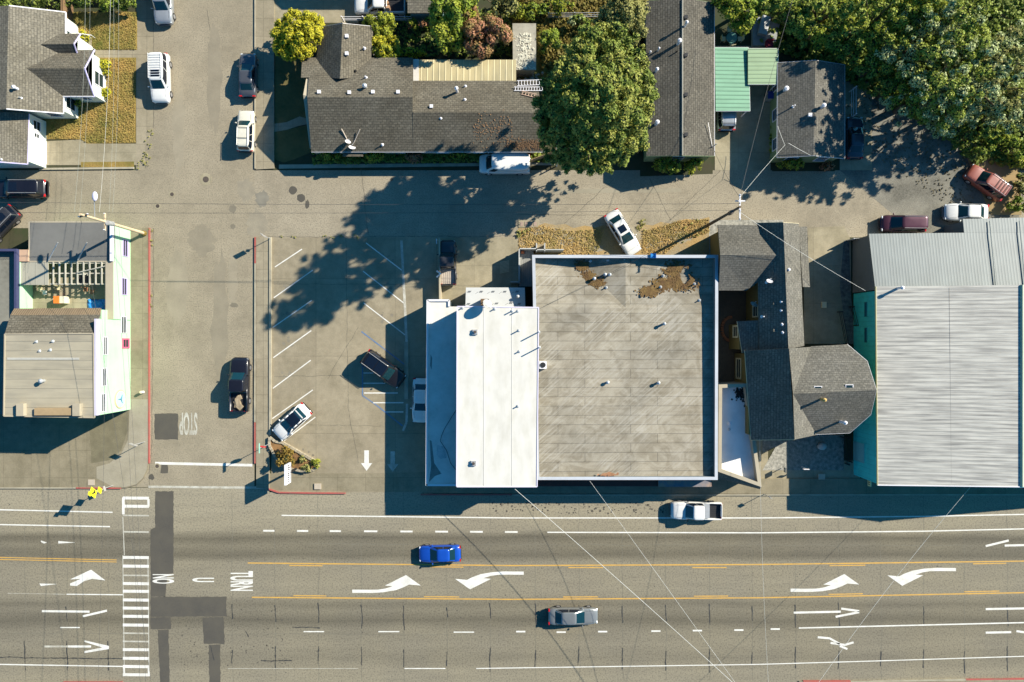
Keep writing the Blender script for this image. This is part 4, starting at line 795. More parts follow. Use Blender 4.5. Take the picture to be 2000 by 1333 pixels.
tufts('woodland_floor', [[(1480, -20), (2030, -20), (2030, 330), (1900, 320), (1800, 240), (1700, 190), (1600, 125), (1480, 90)]], L_con, 5000, .4, 12, .5)
tufts('undergrowth', [[(612, 298), (1085, 298), (1085, 316), (612, 320)], [(760, 20), (1000, 20), (1000, 112), (815, 112), (730, 112), (730, 30)]], L_con, 1800, .25, 13, .3)
# ------------------------------------------------------------------ buildings
def walls(parent, P, z1, m, z0=0, name='wall', tops=None):
    """P world xy; tops: list of z per vertex (gable peaks) or None"""
    mb = MB(); n = len(P); b = 0
    A = sum(P[i][0] * P[(i + 1) % n][1] - P[(i + 1) % n][0] * P[i][1] for i in range(n))
    tp = tops or [z1] * n
    if A < 0: P = P[::-1]; tp = tp[::-1]
    mb.v = [(p[0], p[1], z0) for p in P] + [(p[0], p[1], t) for p, t in zip(P, tp)]
    for i in range(n): j = (i + 1) % n; mb.face((i, j, n + j, n + i))
    mb.face(range(n, 2 * n))
    return mb.build(name, m, parent)
def window(parent, c, wd, ht, dirv, m=None, fr=.07, panes=True, name='window'):
    """c centre on the wall plane, dirv outward unit normal (x,y)"""
    rz = math.atan2(dirv[1], dirv[0]); co, si = math.cos(rz), math.sin(rz); mb = MB()
    def bx(u, v, su, sv, dep, out):
        mb.box((c[0] + co * out - si * u, c[1] + si * out + co * u, c[2] + v), (dep, su, sv), rz)
    bx(0, ht / 2 + fr / 2, wd + 2 * fr, fr, .09, .03); bx(0, -ht / 2 - fr / 2, wd + 2 * fr, fr, .12, .04); bx(-wd / 2 - fr / 2, 0, fr, ht, .09, .03); bx(wd / 2 + fr / 2, 0, fr, ht, .09, .03)
    if panes: bx(0, 0, wd, .04, .05, .035)
    f = mb.build(name, m or M_trim, parent); mb = MB(); mb.box((c[0] + co * .012, c[1] + si * .012, c[2]), (.025, wd, ht), rz); mb.build('pane', M_glass, f); return f
def autowin(parent, P, z, spacing=3.2, wd=1.1, ht=1.2, skip=(), m=None):
    n = len(P); A = sum(P[i][0] * P[(i + 1) % n][1] - P[(i + 1) % n][0] * P[i][1] for i in range(n)); sg = 1 if A > 0 else -1
    for i in range(n):
        if i in skip: continue
        a, b = Vector(P[i][:2]), Vector(P[(i + 1) % n][:2]); L = (b - a).length; k = int(L / spacing)
        if k < 1: continue
        d = (b - a) / L; nn = (d.y * sg, -d.x * sg)
        for j in range(k): q = a + (b - a) * (j + .5) / k; window(parent, (q.x, q.y, z), wd, ht, nn, m)
def XY(pts, z): return [tuple(W(x, y, z)[:2]) for x, y in pts]
def vent(parent, px, py, z, kind='box', s=.3, h=.3, m=None):
    c = W(px, py, z); mb = MB()
    if kind == 'box': mb.box((c.x, c.y, z + .08), (s, s, .22)); mb.box((c.x, c.y, z + .21), (s * 1.2, s * 1.2, .05)); return mb.build('roof_vent', m or M_pipe, parent)
    if kind == 'pipe': mb.tube((c.x, c.y, z - .2), (c.x, c.y, z + h), .06, n=10); mb.tube((c.x, c.y, z), (c.x, c.y, z + .06), .16, .09, n=12); return mb.build('vent_pipe', m or M_pipe, parent)
    if kind == 'flue':
        mb.tube((c.x, c.y, z - .2), (c.x, c.y, z + h), s / 2, n=14); mb.tube((c.x, c.y, z + h), (c.x, c.y, z + h + .1), s * .75, s * .7, n=14); mb.tube((c.x, c.y, z + h + .1), (c.x, c.y, z + h + .2), s * .7, s * .1, n=14)
        return mb.build('flue', m or M_pipe, parent)
def dish(label, px, py, z, az, r=.42, pole=.5, stand=True, m=None):
    c = W(px, py, z); t = thing('satellite_dish', label, 'satellite dish', (c.x, c.y, z - .0), 'satellite dishes'); mb = MB(); mb.smooth = True
    d = Vector((math.cos(az) * .75, math.sin(az) * .75, .66)).normalized(); u = d.orthogonal().normalized(); w = d.cross(u); o = c + Vector((0, 0, pole))
    rings = 5; n = 18
    mb.v.append(tuple(o - d * .0))
    for i in range(1, rings + 1):
        q = i / rings
        for j in range(n): a = 2 * math.pi * j / n; mb.v.append(tuple(o + (u * math.cos(a) + w * math.sin(a)) * r * q + d * (.22 * r * q * q)))
    for j in range(n): mb.face((0, 1 + j, 1 + (j + 1) % n))
    for i in range(rings - 1):
        for j in range(n): k = (j + 1) % n; mb.face((1 + i * n + j, 1 + (i + 1) * n + j, 1 + (i + 1) * n + k, 1 + i * n + k))
    mb.build('reflector', m or mat('dish_white', (.72, .70, .72), .05, .5), t)
    mb = MB(); mb.tube(c + Vector((0, 0, -.1)), o, .03, n=6); mb.build('mast', M_pipe, t)
    mb = MB(); mb.tube(o - w * r * .8, o + d * r * 1.1, .015, n=5); mb.ball(o + d * r * 1.1, .06, 6, 4); mb.build('feed_arm', M_pipe, t)
def gutter(parent, a, b, m=None):
    mb = MB(); mb.tube(W(*a), W(*b), .06, n=6); mb.build('gutter', m or M_trim, parent)

# 1 white cottage, upper left
t = thing('cottage', 'white-walled cottage with a grey shingle roof and two small cross gables', 'house', (*W(60, 120)[:2], 0))
P = [(17, 11, 4.5), (12, 213, 4.5), (123, 222, 2.6), (128, 24, 2.6), (-92, 20, 2.6), (-92, 225, 2.6)]
roof(t, P, [(0, 1, 2, 3), (0, 4, 5, 1)], SH_G); rakes(t, P, [(0, 3), (3, 2), (1, 2)], M_trim)
P = [(48, 134, 3.86), (165, 134, 3.95), (184, 98, 2.6), (108, 98, 2.6), (184, 189, 2.6), (106, 189, 2.6)]
roof(t, P, [(0, 1, 2, 3), (0, 5, 4, 1)], SH_B); rakes(t, P, [(1, 2), (1, 4), (4, 5)], mat('lilac_trim', (.62, .56, .82), .05))
P = [(80, 87, 3.45), (144, 86, 3.5), (157, 66, 2.7), (112, 66, 2.75), (151, 106, 2.75), (100, 106, 2.75)]
roof(t, P, [(0, 1, 2, 3), (0, 5, 4, 1)], SH_B); rakes(t, P, [(1, 2), (1, 4)], MATS['lilac_trim'])
e = W(128, 24, 2.6).x - .3; n_ = W(0, 24, 2.6).y - .3; s_ = W(0, 222, 2.6).y + .3; w_ = W(-92, 20, 2.6).x + .4; rx = W(15, 100, 4.5).x
walls(t, [(w_, s_), (rx, s_), (e, s_), (e, n_), (rx, n_), (w_, n_)], 2.5, M_wwall, tops=[2.5, 4.3, 2.45, 2.45, 4.3, 2.5])
wx = W(184, 98, 2.6).x - .3; wn = W(0, 98, 2.6).y - .3; ws = W(0, 189, 2.6).y + .3; wm = W(0, 134, 3.9).y
walls(t, [(e - .5, ws), (wx, ws), (wx, wm), (wx, wn), (e - .5, wn)], 2.5, M_wwall, name='wing_wall', tops=[2.45, 2.45, 3.75, 2.45, 2.45])
px_ = W(155, 66, 2.7).x - .3; pn = W(0, 66, 2.7).y - .2; ps = W(0, 106, 2.7).y + .2; pm = W(0, 86, 3.5).y
walls(t, [(e - .3, ps), (px_, ps), (px_, pm), (px_, pn), (e - .3, pn)], 2.5, M_wwall, name='porch_wall', tops=[2.5, 2.5, 3.35, 2.5, 2.5])
window(t, (wx, wm - .15, 1.35), 1.3, 1.5, (1, 0)); window(t, (e, n_ - 1.6, 1.5), .6, 1.0, (1, 0)); window(t, (e, n_ - 2.5, 1.5), .6, 1.0, (1, 0)); window(t, (e, s_ + 1.15, 1.4), 1.2, 1.4, (1, 0))
window(t, (e - 1.6, s_, 1.5), 1.2, 1.1, (0, -1)); window(t, (wx - 1.3, ws, 1.5), .8, 1.0, (0, -1)); window(t, (e - 4.5, n_, 1.5), 1.2, 1.2, (0, 1))
vent(t, 34, 174, 4.15, 'flue', .26, .5, M_trim); vent(t, 41, 192, 4.0, 'pipe')
mb = MB(); a = W(160, 84); 
for i in range(3): mb.box((a.x + .35 + .3 * i, a.y - .2, .36 - .12 * i), (.3, 1.2, .12 + (.24 - .12 * i) * 0 + .12))
mb.build('steps', M_walk, t); mb = MB()
for yy in (a.y - .8, a.y + .45): mb = MB(); mb.tube((a.x + .2, yy, 1.3), (a.x + 1.5, yy, .8), .04); [mb.tube((a.x + .2 + k * .43, yy, 0), (a.x + .2 + k * .43, yy, 1.28 - .16 * k), .025) for k in range(4)]; mb.build('railing', M_trim, t)
gutter(t, (123, 189, 2.6), (182, 189, 2.6)); gutter(t, (128, 24, 2.58), (128, 66, 2.58))
# 1b garage
t = thing('garage', 'white garage with a grey shingle roof at the head of the driveway', 'garage', (*W(30, 270)[:2], 0))
P = [(56, 222, 2.8), (53, 321, 2.8), (-60, 312, 4.0), (-60, 216, 4.0)]; roof(t, P, [(0, 1, 2, 3)], SH_G); rakes(t, P, [(0, 1), (1, 2)], MATS['lilac_trim'])
gx = W(56, 222, 2.8).x - .12; a = W(0, 219, 2.8).y - .1; b_ = W(0, 320, 2.8).y + .25
walls(t, [(W(-60, 0, 4).x, b_), (gx, b_), (gx, a), (W(-60, 0, 4).x, a)], 2.6, M_wwall, tops=[3.7, 2.62, 2.62, 3.7])
mb = MB(); mb.box((gx + .03, (b_ + .3 + b_ + 2.7) / 2 + .1, 1.05), (.05, 2.4, 2.1))
for k in range(1, 4): mb.box((gx + .06, b_ + 1.6, k * .52), (.02, 2.4, .03))
mb.build('garage_door', M_trim, t); window(t, (gx, a - .9, 1.5), .9, 1.0, (1, 0)); window(t, (gx, a - 2.0, 1.5), .5, .7, (1, 0)); vent(t, 2, 312, 3.35, 'pipe')
mb = MB(); a = W(140, -12), W(146, 45); mb.box(((a[0].x + a[1].x) / 2, (a[0].y + a[1].y) / 2, .85), (.06, abs(a[0].y - a[1].y), 1.7)); mb.box((a[0].x + .03, (a[0].y + a[1].y) / 2, 1.72), (.1, abs(a[0].y - a[1].y), .05))
tag(mb.build('fence', M_brown), 'brown board fence running from the top edge to the white cottage', 'fence')

# neighbours just beyond the top edge (their shadows fall into the picture)
t = thing('house', 'house standing just beyond the top edge, shading the drive behind the street tree', 'house', (*W(780, -110)[:2], 0)); a, b_ = W(705, -170), W(900, -63)
PPn = [(a.x, b_.y), (b_.x, b_.y), (b_.x, a.y), (a.x, a.y)]; walls(t, PPn, 5.6, M_tanwall); slabmesh([(a.x - .3, b_.y - .3, 5.6), (b_.x + .3, b_.y - .3, 5.6), (b_.x + .3, a.y + .3, 5.6), (a.x - .3, a.y + .3, 5.6), (a.x - .3, (a.y + b_.y) / 2, 7.2), (b_.x + .3, (a.y + b_.y) / 2, 7.2)], [(0, 1, 5, 4), (4, 5, 2, 3)], .15, 'roof', SH_G, t); autowin(t, PPn, 2, 3)
t = thing('house', 'house standing just beyond the top left corner, shading the hedge', 'house', (*W(100, -90)[:2], 0)); a, b_ = W(-60, -160), W(300, -40)
PPn = [(a.x, b_.y), (b_.x, b_.y), (b_.x, a.y), (a.x, a.y)]; walls(t, PPn, 3.6, M_tanwall); slabmesh([(a.x - .3, b_.y - .3, 3.6), (b_.x + .3, b_.y - .3, 3.6), (b_.x + .3, a.y + .3, 3.6), (a.x - .3, a.y + .3, 3.6), (a.x - .3, (a.y + b_.y) / 2, 5.0), (b_.x + .3, (a.y + b_.y) / 2, 5.0)], [(0, 1, 5, 4), (4, 5, 2, 3)], .15, 'roof', SH_G, t); autowin(t, PPn, 2, 3)
# 2 mint green corner building
t = thing('corner_building', 'mint green corner building with a flat tan roof and a pergola terrace', 'building', (*W(120, 640)[:2], 0))
X0 = W(256, 600).x; yN = W(0, 446).y; yS = W(0, 800).y; yM = -(622 - 666.5) / S * (1 - 6 / H); xW = W(6, 0, 6).x * 1.0
zl = (1 - X0 * S / (222 - 1000)) * H; yT1, yT2 = W(0, 512, 3.2).y, W(0, 600, 3.2).y
# low front wall strip along the street (parapet 3.2 m)
xi = W(207, 0, zl).x; xtW = W(35, 0, zl).x
mb = MB(); ys_ = yS
mb.prism([(xtW, yT1), (X0, yT1), (X0, yN), (W(57, 0, zl).x, yN), (W(57, 0, zl).x, yT1 + .01)], 0, zl - .25); mb.build('north_block_wall', M_mint, t)
mb = MB(); mb.prism([(xi, yM), (X0, yM), (X0, yT1 - .003), (xi, yT1 - .003)], 0, zl); mb.build('street_wall', M_mint, t)
mb = MB(); mb.prism([(xi - .02, yM), (X0 - .02, yM), (X0 - .02, yT1), (xi - .02, yT1)], zl + .004, zl + .05); mb.build('parapet_cap', M_tanwall, t)
mb = MB(); mb.prism([(xtW, yM - 1), (xi, yM - 1), (xi, yT1), (xtW, yT1)], 0, 1.3); mb.build('terrace_floor', M_pad, t)
mb = MB(); mb.prism([(xtW, yM - 1), (xtW + .2, yM - 1), (xtW + .2, yT1), (xtW, yT1)], 1.3, zl); mb.build('terrace_parapet', M_mint, t)
P = [(57, 434, zl), (222, 434, zl), (222, 511, zl - .1), (57, 511, zl - .1)]; roof(t, P, [(0, 1, 2, 3)], mat('dark_membrane', (.17, .165, .15), .12, .8), .2); rakes(t, P, [(0, 1), (0, 3), (2, 3)], M_tanwall, .09, 'parapet_trim')
mb = MB(); a, b_ = W(226, 434, zl), W(222, 511, zl); mb.box((X0 - .12, (a.y + b_.y) / 2, zl + .1), (.24, a.y - b_.y, .35)); mb.build('street_parapet', M_trim, t)
# pergola
mb = MB()
ya, yb_ = W(0, 512, 3.1).y, W(0, 556, 3.1).y; xa, xb = W(95, 0, 3.1).x, W(207, 0, 3.1).x
for i in range(9):
    x = xa + .45 + (xb - xa - .9) * i / 8; mb.box((x, (ya + yb_) / 2, 3.05), (.09, ya - yb_, .14))
for y in (ya - .1, yb_ + .05, (ya + yb_) / 2): mb.box(((xa + xb) / 2, y, 2.92), (xb - xa, .11, .12))
for x in (xa + .1, (xa + xb) / 2, xb - .15): mb.tube((x, yb_ + .1, 1.3), (x, yb_ + .1, 2.9), .07)
a, c = W(150, 533, 3.2), W(206, 520, 3.2); mb.tube((a.x, a.y, 3.16), (c.x, c.y, 3.16), .06)
mb.build('pergola', mat('pale_timber', (.46, .43, .35), .15, .8, 1, 5), t)
P = [(35, 511, 3.05), (94, 511, 3.05), (94, 557, 3.05), (35, 557, 3.05)]; roof(t, P, [(0, 1, 2, 3)], lines('terrace_cover', (.36, .34, .27), .95, 0, .25, .04, .7, 0, .1), .1, 'terrace_canopy')
# tall south block
zt = 6.0; xE = W(189, 0, zt).x; k = (1 - zt / H); Xt = X0 - .02
xL = W(8, 0, zt).x; ySt = W(0, 816, zt).y; yNt = W(0, 623, zt).y
yMw = W(0, 649, zt).y; mb = MB(); mb.prism([(xL + .15, yS + .02), (X0, yS), (X0, yMw), (xL + .15, yMw)], 0, zt - .45); mb.prism([(X0 - .2, yMw + .002), (X0, yMw + .002), (X0, yNt), (X0 - .2, yNt)], 0, zt - .45); mb.build('main_wall', M_mint, t)
mb = MB(); mb.prism([(Xt - .18, yS + .002), (X0 + .003, yS + .002), (X0 + .003, yNt), (Xt - .18, yNt)], zt - .45, zt + .06); mb.build('east_parapet', mat('lilac_cap', (.60, .56, .68), .05), t)
P = [(9, 653, zt), (182, 652, zt - .02), (184, 816, zt), (7, 813, zt), (20, 616, 5.25), (195, 615, 5.1), (28, 603, 4.6), (197, 602, 4.5)]
M_tarp = lines('tan_built_up_roof', (.37, .325, .235), .92, 1, .12, .05, .85, 0, .2, (.28, .25, .19))
roof(t, P[:4], [(0, 1, 2, 3)], M_tarp, .2); roof(t, [P[0], P[1], P[5], P[4]], [(0, 1, 2, 3)], SH_B, .15, 'sloped_roof')
roof(t, [P[4], P[5], P[7], P[6]], [(0, 1, 2, 3)], lines('brown_corrugated', (.24, .17, .10), .22, 0, .35, .3, .7, 0, .2), .1, 'lean_to_roof')
mb = MB(); mb.prism([(xL + .5, yNt - 2.5), (X0 - .6, yNt - 2.0), (X0 - .6, W(0, 605, 4.5).y), (xL + .8, W(0, 605, 4.5).y)], 0, 4.2); mb.build('north_wall', M_mint, t)
rakes(t, [(9, 653, zt + .05), (182, 652, zt + .05), (184, 816, zt + .05), (7, 813, zt + .05)], [(0, 1), (1, 2), (2, 3), (3, 0)], M_tanwall, .08, 'parapet_trim')
for x0, x1, y0, y1, hh, nm, mm in ((38, 52, 788, 812, .45, 'roof_box', M_tanwall), (147, 161, 788, 812, .45, 'roof_box', M_tanwall), (71, 147, 797, 811, .3, 'sign_back', M_plywood)):
    a, b_ = W(x0, y0, zt), W(x1, y1, zt); mb = MB(); mb.box(((a.x + b_.x) / 2, (a.y + b_.y) / 2, zt + hh / 2), (abs(a.x - b_.x), abs(a.y - b_.y), hh)); mb.build(nm, mm, t)
vent(t, 86, 744, zt, 'flue', .3, .45); vent(t, 71, 668, zt, 'pipe', h=.2); vent(t, 103, 667, zt, 'pipe', h=.2); vent(t, 77, 686, zt, 'pipe', h=.15); vent(t, 98, 684, zt, 'pipe', h=.15)
mb = MB(); a, b_ = W(14, 701, zt), W(155, 700, zt); mb.box(((a.x + b_.x) / 2, a.y, zt + .012), (b_.x - a.x, .22, .02)); a = W(140, 702, zt); mb.build('seam_repair', mat('seam_repair', (.44, .42, .36), .2, c2=(.34, .33, .30)), t)
# wall openings: pixel -> point of the street wall plane
M_purple = mat('purple_frame', (.55, .42, .72), .05)
for px, py, wdt, ht in ((244, 485, .42, 1.6), (242, 560, .42, 1.5), (241, 635, .3, 1.1)):
    c = WX(X0, px, py); window(t, (c.x + .0, c.y, max(1.0, c.z)), 1.65, .78, (1, 0), M_purple if ht > 1.2 else M_trim, .05)
for px, py in ((205, 676), (203, 737), (201, 787)):
    c = WX(X0, px, py); window(t, (c.x, c.y, c.z), 1.7, .55, (1, 0), M_trim, .05)
c = WX(X0, 245, 671); window(t, (c.x, c.y, c.z), .75, .95, (1, 0), mat('pink_frame', (.62, .12, .22), .05), .16)
c = WX(X0, 234, 780); mb = MB(); mb.tube((X0 + .01, c.y, c.z), (X0 + .09, c.y, c.z), .95, n=32); em = mb.build('round_sign', mat('sign_orange', (.72, .46, .28), .05), t)
mb = MB(); mb.tube((X0 + .08, c.y, c.z), (X0 + .11, c.y, c.z), .84, n=32); mb.build('sign_disc', mat('sign_blue', (.42, .60, .66), .1), em)
mb = MB()
for k in range(3):
    a = math.pi / 2 + k * 2 * math.pi / 3; p = Vector((X0 + .125, c.y + .5 * math.cos(a), c.z + .5 * math.sin(a))); mb.tube((X0 + .125, c.y, c.z), p, .09, .03, 5)
mb.build('sign_mark', mat('sign_dark_blue', (.08, .25, .33), .1), em)
# sign braces on the dark roof
for (a, b_) in (((95, 508, zl + .1), (113, 474, zl + 1.2)), ((152, 508, zl + .1), (170, 474, zl + 1.2))):
    mb = MB(); mb.tube(W(*a), W(*b_), .07, .05, 6); mb.build('roof_brace', M_silver, t)
# things on the terrace
c = W(118, 586, 1.9); mb = MB(); mb.box((c.x - .25, c.y, 1.75), (.55, .75, .9)); o = mb.build('cabinet', mat('orange_cabinet', (.85, .20, .03), .05, .5)); tag(o, 'bright orange cabinet standing on the sunlit terrace', 'cabinet')
mb = MB(); mb.box((c.x + .30, c.y, 1.72), (.5, .72, .82)); tag(mb.build('cabinet', mat('pale_cabinet', (.68, .62, .48), .05, .5)), 'cream cabinet standing right of the orange one on the terrace', 'cabinet')
c0, c1 = W(170, 585, 1.5), W(205, 622, 1.5); mb = MB(); q = random.Random(3); n = 9
for i in range(n + 1):
    for j in range(n + 1):
        mb.v.append((c0.x + (c1.x - c0.x) * i / n + q.uniform(-.06, .06), c0.y + (c1.y - c0.y) * j / n + q.uniform(-.06, .06), 1.45 + q.uniform(0, .14) - (.14 if i in (0, n) or j in (0, n) else 0)))
for i in range(n):
    for j in range(n): a = i * (n + 1) + j; mb.face((a, a + n + 1, a + n + 2, a + 1))
tag(mb.build('tarp', mat('blue_tarp', (.02, .20, .55), .2, .4, 2, 4, c2=(.04, .28, .6))), 'crumpled blue tarp on the terrace of the mint green building', 'tarp')
for i, (px, py, mm, lab) in enumerate([(80, 566, M_cream, 'round cafe chair under the edge of the terrace canopy'), (88, 572, M_white, 'white cafe chair below the left end of the pergola'), (116, 563, M_cream, 'cream cafe chair below the pergola with a yellow seat'), (168, 566, L_red, 'red terrace chair nearer the middle of the pergola'), (181, 571, L_red, 'red terrace chair nearer the blue tarp'), (160, 541, M_white, 'white chair under the pergola slats, left of its pair'), (168, 541, M_white, 'white chair under the pergola slats, right of its pair')]):
    c = W(px, py, 1.7); t2 = thing('terrace_chair', lab, 'chair', (c.x, c.y, 1.3), 'chairs on the terrace'); mb = MB(); mb.box((c.x, c.y, 1.75), (.42, .42, .05)); mb.build('seat', mm, t2)
    mb = MB(); mb.box((c.x, c.y + .2, 2.0), (.42, .05, .45)); mb.build('backrest', mm, t2)
    for sx in (-1, 1):
        for sy in (-1, 1): mb = MB(); mb.tube((c.x + sx * .18, c.y + sy * .18, 1.3), (c.x + sx * .18, c.y + sy * .18, 1.74), .02, n=5); mb.build('leg', M_silver, t2)
c = W(164, 546, 1.9); t2 = thing('terrace_table', 'dark table under the pergola slats between the white chairs', 'table', (c.x, c.y, 1.3)); mb = MB(); mb.box((c.x, c.y, 2.02), (1.3, .8, .05)); mb.build('tabletop', M_plastic, t2); mb = MB(); mb.tube((c.x, c.y, 1.3), (c.x, c.y, 2.0), .05); mb.build('leg', M_silver, t2)
# 2b neighbour at the left edge
t = thing('flat_roofed_building', 'dark flat-roofed building cut by the left edge beside the mint green one', 'building', (*W(5, 600)[:2], 0))
zz = 3.4; P = XY([(-90, 487), (35, 487), (33, 810), (-90, 810)], zz); walls(t, inset(P, .0), zz - .5, M_graywall)
mb = MB(); a, b_, c = W(-90, 487, zz), W(35, 487, zz), W(33, 810, zz); mb.box(((a.x + b_.x) / 2, a.y - .12, zz - .15), (b_.x - a.x, .24, .72)); mb.box((b_.x - .12, (b_.y + c.y) / 2 - .12, zz - .15), (.24, b_.y - c.y - .24, .72)); mb.build('parapet', mat('navy_wall', (.05, .055, .13), .1), t)
P = [(-90, 496, zz - .49), (28, 496, zz - .49), (27, 806, zz - .49), (-90, 806, zz - .49)]; roof(t, P, [(0, 1, 2, 3)], mat('grey_membrane', (.22, .21, .17), .2, .8), .1)
P = [(35, 488, 3.2), (55, 488, 3.2), (55, 511, 3.2), (35, 511, 3.2)]; mb = MB(); q = [W(*p) for p in P]; mb.prism([(p.x, p.y) for p in q], 0, 3.2); tag(mb.build('chimney_block', mat('salmon_block', (.55, .36, .24), .1)), 'salmon coloured block between the dark flat roof and the terrace canopy', 'block')

# 3 long house with the brown-grey roof, top centre
t = thing('long_house', 'long low house with brown-grey shingle roofs, a north wing and many white vents', 'house', (*W(820, 220)[:2], 0))
P = [(600, 190, 4.8), (806, 190, 4.8), (806, 297, 2.5), (608, 297, 2.5), (590, 113, 2.6), (806, 113, 2.6), (588, 152, 3.75), (603, 152, 3.7)]
roof(t, P, [(0, 3, 2, 1), (0, 1, 5, 4, 6, 7)], SH_B)
P2 = [(806, 220, 4.2), (1064, 220, 4.2), (1068, 297, 2.5), (806, 297, 2.5), (806, 158, 2.9), (1050, 158, 2.9), (1055, 200, 3.8)]
roof(t, P2, [(0, 3, 2, 1), (0, 1, 6, 5, 4)], SH_B)
P3 = [(669, 46, 4.0), (663, 150, 3.95), (625, 55, 2.62), (612, 113, 2.62), (729, 52, 2.62), (727, 113, 2.62)]
P3 = [(669, 46, 4.3), (664, 154, 4.3), (613, 150, 2.62), (626, 53, 2.7), (729, 52, 2.66), (722, 150, 2.62)]
roof(t, P3, [(0, 3, 2, 1), (0, 1, 5, 4)], SH_B); rakes(t, P3, [(0, 3), (0, 4)], M_trim, .05); rakes(t, P, [(3, 2)], M_trim, .05, 'gutter'); rakes(t, P2, [(3, 2)], M_trim, .05, 'gutter')
A = XY([(596, 115), (1048, 160), (1062, 294), (612, 294)], 2.6)
w0 = W(600, 0, 2.6).x + .2; w1 = W(1045, 0, 2.6).x; wN = W(0, 116, 2.6).y; wS = W(0, 296, 2.5).y + .35; wR = W(0, 190, 4).y; wN2 = W(0, 160, 2.8).y; xm = W(806, 0, 2.7).x; xwm = W(616, 0, 2.6).x
walls(t, [(w0, wS), (w1, wS), (w1, wN2), (xm, wN2), (xm, wN), (w0, wN), (w0, wR)], 2.4, M_tanwall, tops=[2.42, 2.42, 2.5, 2.5, 2.42, 2.42, 4.6])
b0, b1, bN, bm = W(629, 0, 2.6).x, W(724, 0, 2.6).x, W(0, 56, 2.7).y, W(669, 0, 3.9).x
walls(t, [(b0, wN - .2), (b1, wN - .2), (b1, bN), (bm, bN), (b0, bN)], 2.4, M_tanwall, name='wing_wall', tops=[2.42, 2.42, 2.42, 4.1, 2.42])
autowin(t, [(w0, wS), (w1, wS)], 1.5, 3.5); autowin(t, [(w0, wR + 1), (w0, wS)][::-1], 1.5, 3); window(t, (b1, (wN + bN) / 2, 1.5), 1, 1.1, (1, 0))
P = [(671, 296, 2.3), (709, 296, 2.3), (709, 306, 2.25), (669, 306, 2.25)]; roof(t, P, [(0, 1, 2, 3)], SH_B, .1, 'porch_roof')
P = [(809, 117, 2.45), (1008, 117, 2.45), (1008, 160, 2.75), (809, 160, 2.75)]; roof(t, P, [(0, 1, 2, 3)], lines('patio_sheet', (.48, .40, .22), .62, 0, -.35, .12, .5, 0, .12, (.36, .31, .18)), .05, 'patio_cover')
P = [(807, 116, 2.62), (818, 116, 2.62), (818, 160, 2.9), (807, 160, 2.9)]; roof(t, P, [(0, 1, 2, 3)], mat('white_strip', (.62, .58, .52), .1), .05, 'patio_flashing')
mb = MB()
for px in (812, 860, 908, 956, 1004): c = W(px, 119, 2.4); mb.tube((c.x, c.y, 0), (c.x, c.y, 2.36), .05, n=6)
mb.build('patio_posts', M_wood, t)
for px, py, z in ((678, 72, 4.05), (678, 106, 4.05), (624, 181, 4.55), (683, 182, 4.55), (729, 181, 4.55), (778, 181, 4.55), (843, 209, 3.95)): vent(t, px, py, z, 'box', .28, m=M_trim)
vent(t, 712, 95, 3.2, 'pipe', h=.35, m=M_trim); vent(t, 694, 139, 3.55, 'pipe', h=.08, m=M_dark); vent(t, 715, 152, 3.75, 'pipe', h=.4, m=M_trim); vent(t, 714, 171, 4.3, 'flue', .32, .45); vent(t, 909, 169, 3.15, 'pipe', h=.3, m=M_trim); vent(t, 908, 195, 3.7, 'pipe', h=.25, m=M_trim)
vent(t, 893, 180, 3.4, 'flue', .26, 1.0, m=M_trim); vent(t, 747, 283, 2.85, 'pipe', h=.3, m=M_trim); vent(t, 861, 231, 3.95, 'pipe', h=.1, m=M_trim)
dish('white satellite dish on the lower roof edge of the long house, left one', 681, 280, 2.95, 1.0, .3, .35); dish('white satellite dish by the porch roof of the long house, right one', 689, 291, 2.6, 1.2, .36, .3)
for a, b_, l in (((686, 288, 2.6), (667, 252, 3.6), 'left arm of the pale V-shaped pole pair above the porch'), ((687, 288, 2.6), (703, 253, 3.7), 'right arm of the pale V-shaped pole pair above the porch')):
    mb = MB(); mb.tube(W(*a), W(*b_), .045, n=6); tag(mb.build('stay_pole', mat('stay_pole', (.62, .52, .42), .1)), l, 'pole')
for i in range(60): pass
mb = MB(); q = random.Random(8)
for i in range(900):
    px = q.uniform(990, 1066) if i < 700 else q.uniform(925, 1000); py = q.gauss(284, 6) if i < 700 else q.gauss(255, 14)
    if py > 294: continue
    z = 2.5 + (297 - py) / 77 * 1.7 + .02; c = W(px, py, z); a = q.uniform(0, 6); s = q.uniform(.03, .08)
    mb.poly([(c.x + s * math.cos(a + k * 1.6), c.y + s * math.sin(a + k * 1.6), z + .01 + .02 * (k % 2)) for k in range(4)])
o = mb.build('fallen_needles', mat('needles', (.24, .14, .07), .3)); o['kind'] = 'stuff'
# ladders
def ladder(label, a, b_, wid, n, m):
    A_, B = W(*a), W(*b_); d = (B - A_).normalized(); s = Vector((-d.y, d.x, 0)).normalized() * wid / 2; t = thing('ladder', label, 'ladder', tuple(A_), 'ladders on the roof')
    for k in (-1, 1): mb = MB(); mb.tube(A_ + s * k, B + s * k, .045, n=5); mb.build('rail', m, t)
    mb = MB()
    for i in range(n): p = A_.lerp(B, (i + .5) / n); mb.tube(p - s, p + s, .035, n=5)
    mb.build('rungs', m, t)
ladder('top ladder lying on the roof beside the conifer, wide pale rungs', (1010, 163, 3.15), (1062, 161, 3.15), .5, 9, M_trim); ladder('middle ladder of the three lying on the roof', (1004, 174, 3.4), (1062, 174, 3.4), .36, 11, M_trim)
ladder('short wooden ladder, lowest of the three on the roof', (1018, 181, 3.55), (1047, 188, 3.7), .34, 5, mat('ladder_wood', (.62, .42, .30), .1))
